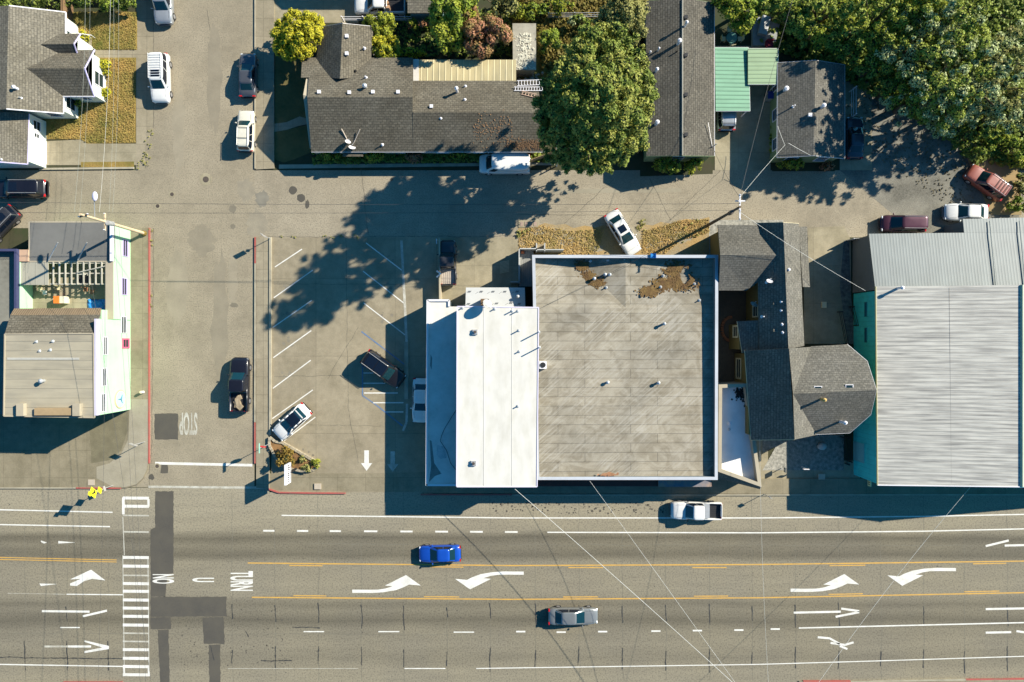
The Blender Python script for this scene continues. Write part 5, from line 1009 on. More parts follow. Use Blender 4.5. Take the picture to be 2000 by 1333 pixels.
# 3b debris-strewn shed
t = thing('shed', 'pale flat-roofed shed strewn with debris behind the patio cover', 'shed', (*W(1025, 100)[:2], 0))
P = [(1001, 46, 2.3), (1047, 46, 2.2), (1047, 137, 2.2), (1002, 137, 2.3)]; roof(t, P, [(0, 1, 2, 3)], mat('shed_roof', (.36, .33, .26), .15, .85, .8, 4), .1); A = XY([p[:2] for p in P], 2.2); walls(t, inset(A, .15), 2.1, M_tanwall)
mb = MB(); q = random.Random(2)
for i in range(300):
    px, py = q.gauss(1027, 9), q.uniform(65, 135); 
    if not 1003 < px < 1045: continue
    c = W(px, py, 2.28); a = q.uniform(0, 6); s = q.uniform(.04, .11); mb.poly([(c.x + s * math.cos(a + k * 1.57), c.y + s * math.sin(a + k * 1.57), 2.31 + .03 * q.random()) for k in range(4)])
o = mb.build('roof_litter', mat('roof_litter', (.66, .62, .48), .1)); o['kind'] = 'stuff'
mb = MB(); a, b_ = W(1001, 138, .9), W(1062, 158, .9); q = random.Random(4)
for i in range(16): c = (q.uniform(a.x, b_.x), q.uniform(b_.y, a.y), q.uniform(.2, .9)); mb.box(c, (q.uniform(.2, .7), q.uniform(.1, .5), q.uniform(.1, .4)), q.uniform(0, 3))
o = mb.build('scrap_heap', mat('scrap', (.30, .24, .18), .4, .8, 3, 6)); tag(o, 'heap of scrap wood between the debris-strewn shed and the ladders', 'scrap heap')
# 3c small building at the top edge
t = thing('outbuilding', 'small grey-shingled outbuilding at the top edge right of the white pickup', 'outbuilding', (*W(830, 0)[:2], 0))
P = [(796, 26, 2.5), (866, 26, 2.5), (866, -30, 3.2), (796, -30, 3.2)]; roof(t, P, [(0, 1, 2, 3)], SH_G); walls(t, inset(XY([p[:2] for p in P], 2.5), .2), 2.3, M_teal if False else mat('dull_blue_wall', (.16, .28, .28), .1))

# 4 long shingled building
t = thing('apartment_row', 'long north-south building with a ribbed grey shingle roof and a pale ridge', 'house', (*W(1330, 150)[:2], 0))
P = [(1333, -12, 3.9), (1333, 304, 3.8), (1263, 305, 2.8), (1262, -6, 2.8), (1396, 305, 2.8), (1396, -2, 2.8)]
P = [(1332, -60, 3.8), (1332.5, 304.5, 3.8), (1262.5, 305, 2.8), (1262, -60, 2.8), (1395.5, 305, 2.8), (1395, 6, 2.8), (1332, -4, 3.8), (1262, 3, 2.8)]
roof(t, P, [(6, 1, 2, 7), (6, 5, 4, 1)], SH_D); rakes(t, P, [(5, 4)], M_trim, .06, 'gutter'); rakes(t, P, [(7, 6), (6, 5), (2, 1), (1, 4)], M_grn_w, .05)
mb = MB(); mb.tube(W(1332.5, 0, 3.80), W(1332.5, 304, 3.80), .10, n=6); mb.build('ridge_cap', mat('ridge_pale', (.26, .25, .21), .1), t)
a, b_ = W(1262.5, 3, 2.8), W(1395.5, 305, 2.8); walls(t, [(a.x + .25, b_.y + .15), (W(1332, 0, 3.8).x, b_.y + .15), (b_.x - .25, b_.y + .15), (b_.x - .25, a.y - .2), (W(1332, 0, 3.8).x, a.y - .2), (a.x + .25, a.y - .2)], 2.7, M_grn_w, tops=[2.65, 3.62, 2.65, 2.65, 3.62, 2.65])
autowin(t, [(a.x + .25, b_.y + .15), (b_.x - .25, b_.y + .15), (b_.x - .25, a.y - .2), (a.x + .25, a.y - .2)], 1.5, 3.6)
for py in (35, 109, 186, 264): vent(t, 1339, py, 3.7, 'box', .3, m=M_plastic)
for px, py, z, s, hh in ((1337, 52, 3.75, .22, .9), (1324, 86, 3.7, .3, .75), (1285, 99, 3.15, .16, .5), (1269, 104, 2.9, .14, .3), (1281, 140, 3.1, .24, .6), (1281, 243, 3.1, .3, .7)): vent(t, px, py, z, 'flue', s, hh, M_trim)
vent(t, 1322, 102, 3.6, 'pipe', h=.35, m=M_dark); mb = MB(); mb.tube(W(1391, 288, 2.9), W(1400, 281, 3.4), .05); mb.tube(W(1391, 288, 2.9), W(1383, 240, 3.3), .03); mb.build('service_mast', M_silver, t)
# 5 carports
def carport(label, P, m, hz):
    t = thing('carport', label, 'carport', (*W((P[0][0] + P[2][0]) / 2, (P[0][1] + P[2][1]) / 2)[:2], 0), 'green metal roofs between the houses'); roof(t, P, [(0, 1, 2, 3)], m, .08); rakes(t, P, [(0, 1), (1, 2), (2, 3)], M_trim, .045)
    for i in (0, 1, 2, 3):
        c = W(*P[i]); g = W((P[0][0] + P[2][0]) / 2, (P[0][1] + P[2][1]) / 2, 2.4); c = c.lerp(g, .06); mb = MB(); mb.tube((c.x, c.y, 0), (c.x, c.y, P[i][2] - .09), .06, n=8); mb.build('post', M_trim, t)
carport('larger green ribbed carport roof against the long shingled building', [(1396.5, 93, 2.6), (1462, 93, 2.45), (1465, 217, 2.45), (1398, 217, 2.6)], M_green, 0)
carport('smaller pale green ribbed roof beside the little cottage', [(1461, 95, 2.75), (1520, 95, 2.75), (1520, 165, 2.65), (1461, 165, 2.65)], M_greenl, 0)
# 6 small cottage
t = thing('cottage', 'small cottage with a brown shingle roof half shaded by the wood', 'house', (*W(1580, 210)[:2], 0))
P = [(1593, 118, 3.8), (1589, 304, 3.8), (1518, 308, 2.75), (1519, 123, 2.75), (1650, 310, 2.75), (1650, 127, 2.75)]
roof(t, P, [(0, 1, 2, 3), (0, 5, 4, 1)], SH_V); rakes(t, P, [(0, 3), (3, 2), (2, 1), (1, 4), (4, 5), (5, 0)], M_trim, .05)
a, b_ = W(1519, 124, 2.75), W(1650, 309, 2.75); rm = W(1591, 0, 3.8).x; PP = [(a.x + .25, b_.y + .25), (rm, b_.y + .25), (b_.x - .25, b_.y + .25), (b_.x - .25, a.y - .25), (rm, a.y - .25), (a.x + .25, a.y - .25)]
walls(t, PP, 2.6, M_grn_w, tops=[2.6, 3.6, 2.6, 2.6, 3.6, 2.6]); autowin(t, [PP[0], PP[2], PP[3], PP[5]], 1.5, 3)
for px, py, s, hh in ((1533, 176, .34, .4), (1604, 210, .3, .6)): vent(t, px, py, 3.0 if px < 1590 else 3.6, 'flue', s, hh, M_trim)
vent(t, 1549, 209, 3.2, 'pipe', h=.5, m=M_trim); vent(t, 1581, 226, 3.65, 'box', .3, m=M_trim)
# 7 central block: grey roof, white roof, annex
def parapet_roof(t, corners, ztop, zdeck, wallm, deckm, capm, wth=.25, deck=True):
    P = XY(corners, ztop); I = inset(P, wth); n = len(P); mb = MB()
    O = P
    for i in range(n):
        j = (i + 1) % n; mb.poly([(*O[i], 0), (*O[j], 0), (*O[j], ztop), (*O[i], ztop)]); mb.poly([(*I[j], zdeck - .05), (*I[i], zdeck - .05), (*I[i], ztop), (*I[j], ztop)])
    mb.build('wall', wallm, t); mb = MB()
    O2 = inset(P, -.03); I2 = inset(P, wth + .02)
    for i in range(n):
        j = (i + 1) % n; b = len(mb.v); mb.v += [(*O2[i], ztop), (*O2[j], ztop), (*I2[j], ztop), (*I2[i], ztop), (*O2[i], ztop + .06), (*O2[j], ztop + .06), (*I2[j], ztop + .06), (*I2[i], ztop + .06)]
        for q in ((4, 5, 6, 7), (0, 1, 5, 4), (2, 3, 7, 6)): mb.face([b + k for k in q])
    mb.build('coping', capm, t)
    if deck: mb = MB(); mb.poly([(*p, zdeck) for p in I]); mb.build('roof', deckm, t)
    return P, I
def rpos(t, deg, sc):
    a = pos(t, (1, 1, 1), R(deg)); mp = N(t, 'ShaderNodeMapping'); mp.inputs['Scale'].default_value = sc; t.links.new(a, mp.inputs[0]); return mp.outputs[0]
def streak_roof():
    m, t, b = newmat('grey_rolled_roofing'); p = pos(t); br = N(t, 'ShaderNodeTexBrick'); t.links.new(p, br.inputs['Vector']); br.inputs['Scale'].default_value = 1; br.offset = .37
    br.inputs['Brick Width'].default_value = 7.3; br.inputs['Row Height'].default_value = .93; br.inputs['Mortar Size'].default_value = .035; br.inputs['Mortar Smooth'].default_value = .3
    br.inputs['Color1'].default_value = (.31, .28, .222, 1); br.inputs['Color2'].default_value = (.275, .25, .20, 1); br.inputs['Mortar'].default_value = (.165, .15, .12, 1)
    f = noise(t, rpos(t, -40, (.22, 1.9, 1)), 1.0, 5, .40, .66, .6); f2 = noise(t, p, .16, 4, .38, .62, .5, .8); f3 = noise(t, rpos(t, -42, (.28, 4.0, 1)), 1.5, 4, .48, .62); f4 = noise(t, p, 10, 2, .3, .7)
    a = mixc(t, f2, br.outputs[0], mixc(t, 1.0, br.outputs[0], (1.3, 1.28, 1.25), 'MULTIPLY')); msk = N(t, 'ShaderNodeMath', operation='MULTIPLY'); mk = noise(t, p, .22, 3, .42, .62); t.links.new(f3, msk.inputs[0]); t.links.new(mk, msk.inputs[1]); f7 = noise(t, p, .55, 5, .42, .60, .6, 1.5); a = mixc(t, f7, a, mixc(t, 1.0, a, (.74, .72, .68), 'MULTIPLY')); f8 = noise(t, pos(t, (.25, 3, 1)), 1.0, 4, .5, .7); a = mixc(t, f8, a, mixc(t, 1.0, a, (.85, .83, .80), 'MULTIPLY')); a = mixc(t, f, a, mixc(t, 1.0, a, (.90, .89, .87), 'MULTIPLY')); a = mixc(t, msk.outputs[0], a, mixc(t, .45, a, (.50, .47, .41)))
    a = mixc(t, f4, a, mixc(t, 1.0, a, (.9, .9, .9), 'MULTIPLY')); t.links.new(a, b.inputs['Base Color']); b.inputs['Roughness'].default_value = .8; return m
M_groof = streak_roof()
t = thing('shop_building', 'large building with the streaked grey flat roof and stepped valleys at its north end', 'building', (*W(1220, 720)[:2], 0))
zp, zd = 4.5, 3.6
P, I = parapet_roof(t, [(1040, 499), (1402, 499), (1401, 937), (1048, 937)], zp, zd - .6, M_graywall, M_groof, mat('lilac_coping', (.50, .52, .56), .08), .25, False)
ix0, ix1, iy0, iy1 = I[0][0], I[1][0], I[0][1], I[2][1]
G = lambda px, py, z: (min(max(W(px, py, z).x, ix0 + .0), ix1), min(max(W(px, py, z).y, iy1), iy0), z)
v = [(ix0, iy1, 4.4), (ix1 - 0, iy1, 3.85), (ix1, W(0, 600, 3.7).y, 3.75), (ix0, W(0, 600, 3.9).y, 4.1), (*W(1222, 602, 3.95)[:2], 3.95), (*W(1140, 520, 3.2)[:2], 3.35), (*W(1310, 520, 3.2)[:2], 3.35), (W(1222, 0, 4).x, iy0, 3.95), (ix0, iy0, 3.9), (ix1, iy0, 3.75), (W(1125, 0, 3.4).x, iy0, 3.38), (W(1322, 0, 3.4).x, iy0, 3.38), (ix0, W(0, 930, 4.3).y, 4.38)]
slabmesh(v, [(0, 1, 2, 4, 3), (3, 4, 5), (3, 5, 10, 8), (5, 4, 7, 10), (4, 6, 11, 7), (4, 2, 6), (6, 2, 9, 11)], .1, 'roof', M_groof, t)
mb = MB(); a = W(1060, 940, 2.9); b_ = W(1392, 940, 2.9); yf = iy1 - .25
mb.prism([(W(1050, 0, 3).x, yf - 1.05), (W(1392, 0, 3).x, yf - 1.05), (W(1392, 0, 3).x, yf - .01), (W(1050, 0, 3).x, yf - .01)], 2.5, 2.75); mb.build('awning', mat('awning_brown', (.10, .035, .025), .15), t)
xr = W(1392, 0, 3).x
mb = MB(); mb.prism([(xr - 5.5, yf - 1.07), (xr - .1, yf - 1.07), (xr - .1, yf - .02), (xr - 5.5, yf - .02)], 2.75, 2.9); mb.build('awning_planks', mat('awning_mural', (.28, .20, .15), .4, .8, 2, 4, c2=(.05, .12, .2)), t)
window(t, (xr - 6, yf, 1.5), 2.6, 1.8, (0, -1)); window(t, (xr - 10, yf, 1.5), 2.6, 1.8, (0, -1)); window(t, (xr - 14, yf, 1.5), 1.2, 2.2, (0, -1))
for px, py, kk, hh in ((1296, 633, 'flue', .35), (1186, 747, 'flue', .3), (1285, 748, 'flue', .3), (1181, 537, 'flue', .25), (1190, 537, 'flue', .25), (1160, 545, 'flue', .25), (1184, 562, 'pipe', .3), (1295, 539, 'pipe', .35), (1290, 561, 'pipe', .3), (1356, 555, 'pipe', .4), (1366, 587, 'pipe', .3), (1219, 508, 'pipe', .3), (1187, 508, 'pipe', .3), (1153, 510, 'pipe', .3)):
    vent(t, px, py, 3.75 if py < 600 else 4.0, kk, .24, hh)
c = W(1060, 713, 4.3); mb = MB(); mb.box((c.x, c.y, 4.5), (.72, .75, .6)); f = mb.build('extractor_box', M_trim, t); mb = MB(); mb.tube((c.x, c.y, 4.8), (c.x, c.y, 4.86), .27, n=20); mb.build('fan', M_plastic, f)
mb = MB(); c = W(1276, 499, 4.7); mb.box((c.x, c.y - .05, 4.66), (.55, .45, .2)); tag(mb.build('tarp', MATS['blue_tarp']), 'small bright blue cover lying over the north parapet of the grey roof', 'cover')
# leaf debris in the two valleys
for name, cen, n, seed in (('valley_debris', [(1137, 520, 10, 8), (1150, 540, 12, 8), (1165, 552, 14, 7)], 900, 3), ('valley_debris', [(1322, 530, 26, 16), (1335, 552, 26, 13), (1300, 556, 22, 10), (1268, 570, 16, 8)], 1700, 4)):
    q = random.Random(seed); mb = MB()
    for i in range(n):
        c = q.choice(cen); px, py = q.gauss(c[0], c[2] * .5), q.gauss(c[1], c[3] * .5)
        if py < 508 or (seed == 4 and ((px - 1338) / 9) ** 2 + ((py - 540) / 16) ** 2 < 1): continue
        z = 3.95; p = W(px, py, 3.7); 
        # height of the valley floor below
        a = q.uniform(0, 6); s = q.uniform(.05, .16); dz = min(abs(px - 1137) if px < 1222 else abs(px - 1312), 70) / 70 * .3 + 3.47 + max(0, (py - 540)) / 60 * .28
        mb.poly([(p.x + s * math.cos(a + k * 1.57), p.y + s * math.sin(a + k * 1.57), dz + q.uniform(.02, .07)) for k in range(4)])
    o = mb.build(name, [mat('debris_brown', (.09, .05, .02), .5, .95, 1.4, 8, c2=(.22, .14, .045))]); o['kind'] = 'stuff'
q = random.Random(11); mb = MB()
for i in range(110): px, py = q.gauss(1189, 8), q.gauss(927, 1.6); p = W(px, py, 4.42); a = q.uniform(0, 6); mb.poly([(p.x + .1 * math.cos(a + k * 1.57), p.y + .07 * math.sin(a + k * 1.57), 4.43 + q.uniform(0, .03)) for k in range(4)])
o = mb.build('rust_scale', mat('rust_scale', (.40, .20, .10), .2)); o['kind'] = 'stuff'
# white high roof
t = thing('white_roofed_block', 'tall block with the brilliant white membrane roof left of the grey one', 'building', (*W(970, 775)[:2], 0))
M_wroofL = lines('white_membrane_seams', (.66, .63, .57), 2.78, 0, .35, .016, .5, 0, .16, (.58, .55, .48), stretch=(.8, .3, 1))
P = XY([(893, 599), (1052, 601), (1049, 951), (892, 951)], 5.5); walls(t, inset(P, .12), 5.35, M_graywall); mb = MB(); mb.prism(P[::-1], 5.3, 5.5); mb.build('roof', M_wroofL, t)
I = inset(P, .0); mb = MB()
for i in range(4): a, b_ = Vector((*I[i], 5.5)), Vector((*I[(i + 1) % 4], 5.5)); mb.tube(a, b_, .07, n=4)
mb.build('roof_edge', mat('lilac_edge', (.74, .68, .80), .05), t)
autowin(t, [P[3], P[2]], 3.9, 3); window(t, (W(970, 0, 5.5).x, P[3][1] - .1 + .22, 1.2), 2.2, 1.9, (0, -1))
for px, py in ((928, 649), (925, 905)):
    c = W(px, py, 5.5); mb = MB(); mb.box((c.x, c.y, 5.6), (.5, .5, .2)); f = mb.build('roof_hatch', M_silver, t); mb = MB(); mb.tube((c.x, c.y, 5.7), (c.x, c.y, 5.82), .14, n=12); mb.build('cap', M_iron, f)
for px, py, hh in ((903, 602, .25), (966, 604, .3), (1000, 608, .5), (1011, 608, .5), (1013, 646, .5), (1014, 687, .3), (1011, 794, .3)): vent(t, px, py, 5.52, 'pipe', h=hh)
for px, py in ((1052, 649), (1053, 679)): vent(t, px, py, 5.4, 'pipe', h=1.3)
# annex
t = thing('annex', 'low flat annex with a white roof lying in the shade of the tall white block', 'building', (*W(862, 770)[:2], 0))
P = XY([(835, 587), (877, 587), (877, 599), (893, 600), (893, 948), (833, 948)], 3.3)
Q = [P[0], P[1], P[2], (W(892, 0, 5.5).x + .12, P[2][1]), (W(892, 0, 5.5).x + .12, P[4][1]), P[5]]
walls(t, inset(Q, .02), 3.1, M_wwall); mb = MB(); mb.prism([*Q[::-1]], 3.05, 3.15); mb.build('roof', mat('annex_membrane', (.72, .69, .62), .1, .6, .6, 3, c2=(.60, .57, .50)), t)
mb = MB(); I = inset(Q, .0)
for i in (0, 1, 4, 5): a, b_ = Vector((*I[i], 0)), Vector((*I[(i + 1) % 6], 0)); mb.box(((a.x + b_.x) / 2, (a.y + b_.y) / 2, 3.22), ((b_ - a).length + (.1 if i in (4, 5) else 0), .2, .16), math.atan2(b_.y - a.y, b_.x - a.x))
mb.build('parapet', M_trim, t)
mb = MB(); q = [W(853, 870, 3.2), W(866, 872, 3.2), W(872, 880, 3.2), W(872, 895, 3.2), W(860, 897, 3.2), W(853, 889, 3.2)]; mb.poly([(p.x, p.y, 3.158) for p in q][::-1]); mb.build('roof_patch', mat('roof_patch', (.30, .33, .32), .5, .8, 3, 5, c2=(.62, .6, .56)), t)
mb = MB(); q = [W(839, 860, 3.2), W(843, 862, 3.2), W(848, 905, 3.2), W(862, 926, 3.2), (W(850, 930, 3.2)), W(838, 942, 3.2), W(842, 910, 3.2)]; mb.poly([(p.x, p.y, 3.157) for p in q][::-1]); mb.poly([(p.x, p.y, 3.157) for p in [W(841, 692, 3.2), W(844, 700, 3.2), W(843, 722, 3.2), W(840, 715, 3.2)]][::-1]); mb.build('water_stain', mat('water_stain', (.26, .27, .24), .2), t)
pts = [W(*p) for p in [(892, 800, 3.2), (882, 815, 3.2), (868, 838, 3.2), (862, 852, 3.2), (860, 862, 3.2), (872, 880, 3.2), (880, 905, 3.2), (890, 918, 3.2)]]; mb = MB(); mb.path([(p.x, p.y, 3.18) for p in pts], .025); mb.build('roof_cable', M_cable, t)
# small rear roof with the underlay
t = thing('lean_to', 'low lean-to with pale printed roofing underlay behind the tall white block', 'lean-to', (*W(965, 580)[:2], 0))
P = [(910, 562, 2.9), (1025, 562, 2.9), (1026, 602, 3.3), (909, 602, 3.3)]; roof(t, P, [(0, 1, 2, 3)], mat('underlay', (.55, .55, .53), .05, .6), .1)
walls(t, inset(XY([(910, 562), (1025, 562), (1025, 604), (910, 604)], 2.9), .15), 2.75, M_tanwall)
for i, (px, py) in enumerate([(917, 570), (940, 570), (963, 570), (986, 570), (1010, 570), (915, 594), (970, 593), (998, 592), (1014, 594)]):
    zz = 2.92 + (py - 562) / 40 * .4; c = W(px, py, zz); mb = MB()
    for k in (0, 1, 2): mb.box((c.x + (k - 1) * .11, c.y, zz + .02), (.055, .22, .01), R(-38))
    mb.box((c.x - .5, c.y - .16, zz + .02), (.5, .03, .01), R(35)); mb.build('printed_mark', mat('ink', (.16, .17, .18), .1), t)
c = W(945, 590, 4.2); mb = MB(); mb.box((c.x, c.y, 3.7), (.62, .6, 1.3)); f = mb.build('duct', M_brown, t); mb = MB(); mb.tube((c.x + .45, c.y + .2, 3.2), (c.x + .45, c.y + .2, 5.2), .06); mb.tube((c.x + .45, c.y + .2, 5.1), (c.x + .3, c.y - .4, 5.6), .05); mb.build('mast', M_iron, f)
vent(t, 1011, 580, 3.2, 'flue', .24, .35)
dish('dark satellite dish above the rear edge of the tall white roof', 951, 597, 5.5, .5, .55, .9, m=M_silver)
vent_ = None
# rear stairs / wooden enclosure behind the grey roof
t = thing('rear_porch', 'grey board porch and steps at the rear left corner of the grey roof', 'porch', (*W(1030, 520)[:2], 0))
mb = MB(); a, b_ = W(1013, 486, 1.0), W(1042, 560, 1.0); mb.box(((a.x + b_.x) / 2, (a.y + b_.y) / 2, .9), (abs(a.x - b_.x), abs(a.y - b_.y), .12)); mb.build('deck', lines('deck_boards', (.27, .27, .25), .2, 0, .3, .15, .8, 0, .2), t)
mb = MB()
for (x0, y0, x1, y1) in ((1014, 486, 1014, 552), (1014, 486, 1048, 486), (1048, 476, 1048, 490), (1064, 476, 1064, 490), (1048, 488, 1100, 488), (998, 551, 1014, 551)):
    p, q_ = W(x0, y0, 1.9), W(x1, y1, 1.9); mb.box(((p.x + q_.x) / 2, (p.y + q_.y) / 2, 1.0), (abs(p.x - q_.x) + .1, abs(p.y - q_.y) + .1, 1.9))
mb.build('board_screen', mat('screen_board', (.50, .50, .48), .08), t)
mb = MB()
for k in range(5): p = W(1056, 478 + k * 2.5, .5); mb.box((p.x, p.y, .2 + .15 * k), (.8, .14, .05))
mb.build('steps', M_wood, t)
c = W(1021, 493, 1.1); mb = MB(); mb.box((c.x, c.y, 1.0), (.35, .3, .12)); mb.ball((c.x, c.y, 1.12), .15, 8, 5); tag(mb.build('flower_pot', mat('terracotta', (.50, .16, .07), .1)), 'reddish pot on the rear porch deck', 'pot')
c = W(987, 521, .6); t = thing('pallet', 'slatted wooden pallet leaning in the shaded rear yard', 'pallet', (c.x, c.y, 0)); mb = MB()
for k in range(9): mb.box((c.x - .1, c.y + .55 - .14 * k, .35), (1.0, .07, .03), R(12))
mb.build('slats', mat('pallet_wood', (.60, .48, .30), .1), t); mb = MB()
for x in (-.45, .4): mb.box((c.x + x - .1, c.y, .25), (.08, 1.2, .12))
mb.build('bearers', M_wood, t)
# lot wall
mb = MB(); a, b_ = W(857, 466, 1.3), W(860, 587, 1.3); mb.box(((a.x + b_.x) / 2, (a.y + b_.y) / 2, .65), (.16, a.y - b_.y, 1.3), R(.6)); tag(mb.build('wall', M_tanwall), 'thin tan wall between the parking lot and the dark pickup', 'wall')
mb = MB(); c = W(856, 535, 1.5); mb.tube((c.x - .1, c.y - .25, 1.2), (c.x + .2, c.y, 1.45), .07); mb.tube((c.x - .1, c.y + .25, 1.2), (c.x + .2, c.y, 1.45), .07); mb.ball((c.x + .2, c.y, 1.45), .12, 6, 4); mb.ball((c.x - .15, c.y + .28, 1.2), .11, 6, 4); mb.ball((c.x - .15, c.y - .28, 1.2), .11, 6, 4)
tag(mb.build('wall_lamp', M_trim), 'small white twin floodlight on the tan lot wall', 'floodlight')
mb = MB(); c = W(853, 472, .8); mb.box((c.x, c.y, .8), (.08, .5, .5)); tag(mb.build('notice_board', M_trim), 'small white notice at the upper end of the tan lot wall', 'notice')

# 9 small white-roofed building
t = thing('narrow_shop', 'narrow shop with a small white roof and tan parapet beside the grey roof', 'building', (*W(1440, 850)[:2], 0))
parapet_roof(t, [(1404, 752), (1460, 750), (1487, 951), (1403, 921)], 4.0, 3.3, M_tanwall, mat('white_roof_small', (.82, .80, .76), .06, .55, .8, 2, c2=(.72, .71, .68)), M_tanwall, .3)
P = [(1403, 921, 4.0), (1487, 951, 4.0), (1484, 956, 3.0), (1398, 934, 3.0)]; roof(t, P, [(0, 1, 2, 3)], SH_V, .08, 'front_canopy')
a = W(1440, 940, 3); window(t, (a.x, a.y + .6, 1.4), 1.6, 1.8, (.3, -.95)); vent(t, 1423, 827, 3.32, 'flue', .25, .25, M_trim); vent(t, 1424, 839, 3.32, 'pipe', h=.1)
mb = MB(); q = random.Random(6)
for i in range(150): px, py = (q.gauss(1446, 6), q.gauss(768, 6)) if i < 110 else (q.gauss(1458, 2), q.uniform(770, 800)); p = W(px, py, 3.32); a = q.uniform(0, 6); s = q.uniform(.05, .16); mb.poly([(p.x + s * math.cos(a + k * 1.57), p.y + s * math.sin(a + k * 1.57), 3.31 + q.uniform(0, .05)) for k in range(4)])
o = mb.build('roof_leaves', M_dark); o['kind'] = 'stuff'

# 8 villa
t = thing('villa', 'olive-walled villa with steep grey shingle roofs and a many-sided front roof', 'house', (*W(1540, 650)[:2], 0))
P = [(1530, 435, 6.3), (1540, 682, 6.4), (1479, 436, 4.6), (1478, 684, 4.6), (1560, 437, 4.7), (1571, 676, 4.8)]
P[3] = (1483, 684, 4.6)
roof(t, P, [(0, 2, 3, 1), (0, 1, 5, 4)], SH_V); rakes(t, P, [(0, 2), (0, 4)], M_cream, .05)
P = [(1560, 443, 4.45), (1576, 443, 4.0), (1582, 561, 4.0), (1568, 561, 4.5)]; roof(t, P, [(0, 1, 2, 3)], SH_V, .1, 'side_roof')
P = [(1541, 681, 7.4), (1552, 859, 7.6), (1455, 685, 4.4), (1467, 860, 4.4), (1584, 678, 5.0), (1594, 850, 5.0), (1549, 770, 7.45)]
roof(t, P, [(0, 2, 3, 1), (0, 6, 4), (6, 1, 5), (6, 5, 4)], SH_V, .14, 'main_roof'); rakes(t, P, [(1, 3), (2, 3)], M_cream, .05)
P = [(1549, 770, 7.45), (1712, 762, 7.3), (1584, 677, 4.95), (1655, 673, 4.95), (1694, 706, 6.0), (1594, 849, 4.95), (1660, 846, 4.95), (1701, 810, 6.0)]
roof(t, P, [(0, 2, 3, 4, 1), (0, 1, 7, 6, 5)], SH_V, .14, 'bay_roof'); rakes(t, P, [(3, 4), (4, 1), (1, 7), (7, 6), (6, 5)], M_trim, .045)
P = [(1407, 499, 5.6), (1524, 499, 5.9), (1402, 440, 4.3), (1470, 440, 4.3), (1404, 568, 4.3), (1458, 568, 4.3), (1479, 441, 4.7), (1480, 552, 4.6)]
roof(t, P, [(0, 2, 3, 6, 1), (0, 1, 7, 5, 4)], SH_V, .14, 'cross_roof')
P = [(1440, 628, 3.6), (1482, 626, 4.4), (1484, 684, 4.4), (1450, 690, 3.6)]; roof(t, P, [(0, 1, 2, 3)], SH_V, .12, 'bay_lean_to_roof'); rakes(t, P, [(0, 3)], M_cream, .05)
def bxy(x0, y0, x1, y1, z): a, b = W(x0, y0, z), W(x1, y1, z); return [(a.x, b.y), (b.x, b.y), (b.x, a.y), (a.x, a.y)]
w1_ = bxy(1483, 440, 1560, 684, 4.6); walls(t, inset(w1_, .25), 4.4, M_olive, tops=None); w2 = bxy(1462, 690, 1584, 852, 4.6); walls(t, inset(w2, .1), 4.35, M_olive, name='front_wall')
w3 = bxy(1408, 444, 1480, 563, 4.4); walls(t, inset(w3, .2), 4.15, M_olive, name='side_wall'); w4 = bxy(1446, 632, 1486, 684, 3.8); walls(t, inset(w4, .05), 3.4, M_olive, name='bay_wall')
B = XY([(1584, 680), (1655, 676), (1692, 708), (1702, 762), (1694, 808), (1658, 843), (1590, 846)], 5.0); walls(t, inset(B, .35), 4.85, M_olive, name='bay_wall_front')
a, b_ = W(1524, 440, 6), W(1545, 852, 6)
mb = MB(); yy = W(0, 440, 5).y - .3; mb.poly([(inset(w1_, .25)[0][0], yy, 4.3), (inset(w1_, .25)[1][0], yy, 4.3), (W(1530, 0, 6.2).x, yy, 6.1)]); yy = W(0, 855, 5).y + .35; mb.poly([(W(1463, 0, 4.4).x, yy, 4.2), (W(1552, 0, 7.5).x, yy, 7.2), (W(1590, 0, 5).x, yy, 4.9)][::1]); mb.build('gable_wall', M_olive, t)
for px, py in ((1476, 608), (1437, 648), (1443, 720)):
    X = inset(w1_, .25)[0][0] if py == 608 else (inset(w4, .05)[0][0] if py == 648 else inset(w2, .1)[0][0]); c = WX(X, px, py); window(t, (X, c.y, min(3.4, max(1.4, c.z))), 1.0 if py < 700 else 1.9, 1.2, (-1, 0), M_cream, .14)
autowin(t, inset(w2, .1)[:2], 1.6, 2.6, m=M_cream); autowin(t, [inset(w1_, .25)[1], inset(w1_, .25)[2]], 1.8, 3, m=M_cream)
for px, py, z, hh in ((1497, 552, 5.2, .6), (1488, 619, 4.9, .6), (1541, 527, 6.2, .15), (1526, 590, 6.0, .15), (1526, 607, 6.0, .15), (1528, 634, 6.1, .15), (1529, 650, 6.1, .15)): vent(t, px, py, z, 'pipe', h=hh, m=M_trim)
for px, py, c2 in ((1602, 780, mat('ochre_pipe', (.55, .36, .12), .1)), (1642, 824, M_trim)): vent(t, px, py, 6.9 if py < 800 else 5.8, 'flue', .26, .9, c2)
for px, py in ((1597, 758), (1658, 755)):
    c = W(px, py, 7.05); mb = MB(); mb.box((c.x, c.y, 7.1), (.75, .36, .16)); f = mb.build('skylight', M_trim, t); mb = MB(); mb.box((c.x, c.y, 7.19), (.6, .26, .03)); mb.build('pane', M_glass, f)
for py, z in ((465, 5.5), (530, 5.5), (595, 5.5), (645, 5.5)):   # low shaded dormer vents
    c = W(1514, py, z); mb = MB(); mb.box((c.x, c.y, z + .05), (.5, .3, .3)); mb.build('dormer_vent', SH_V, t)
dish('white satellite dish on the steep dark roof of the villa', 1500, 551, 5.3, 1.5, .32, .4); dish('grey-green satellite dish on the olive wall above the courtyard', 1470, 596, 3.8, 1.2, .38, .3, m=mat('dish_grey', (.35, .38, .34), .1))
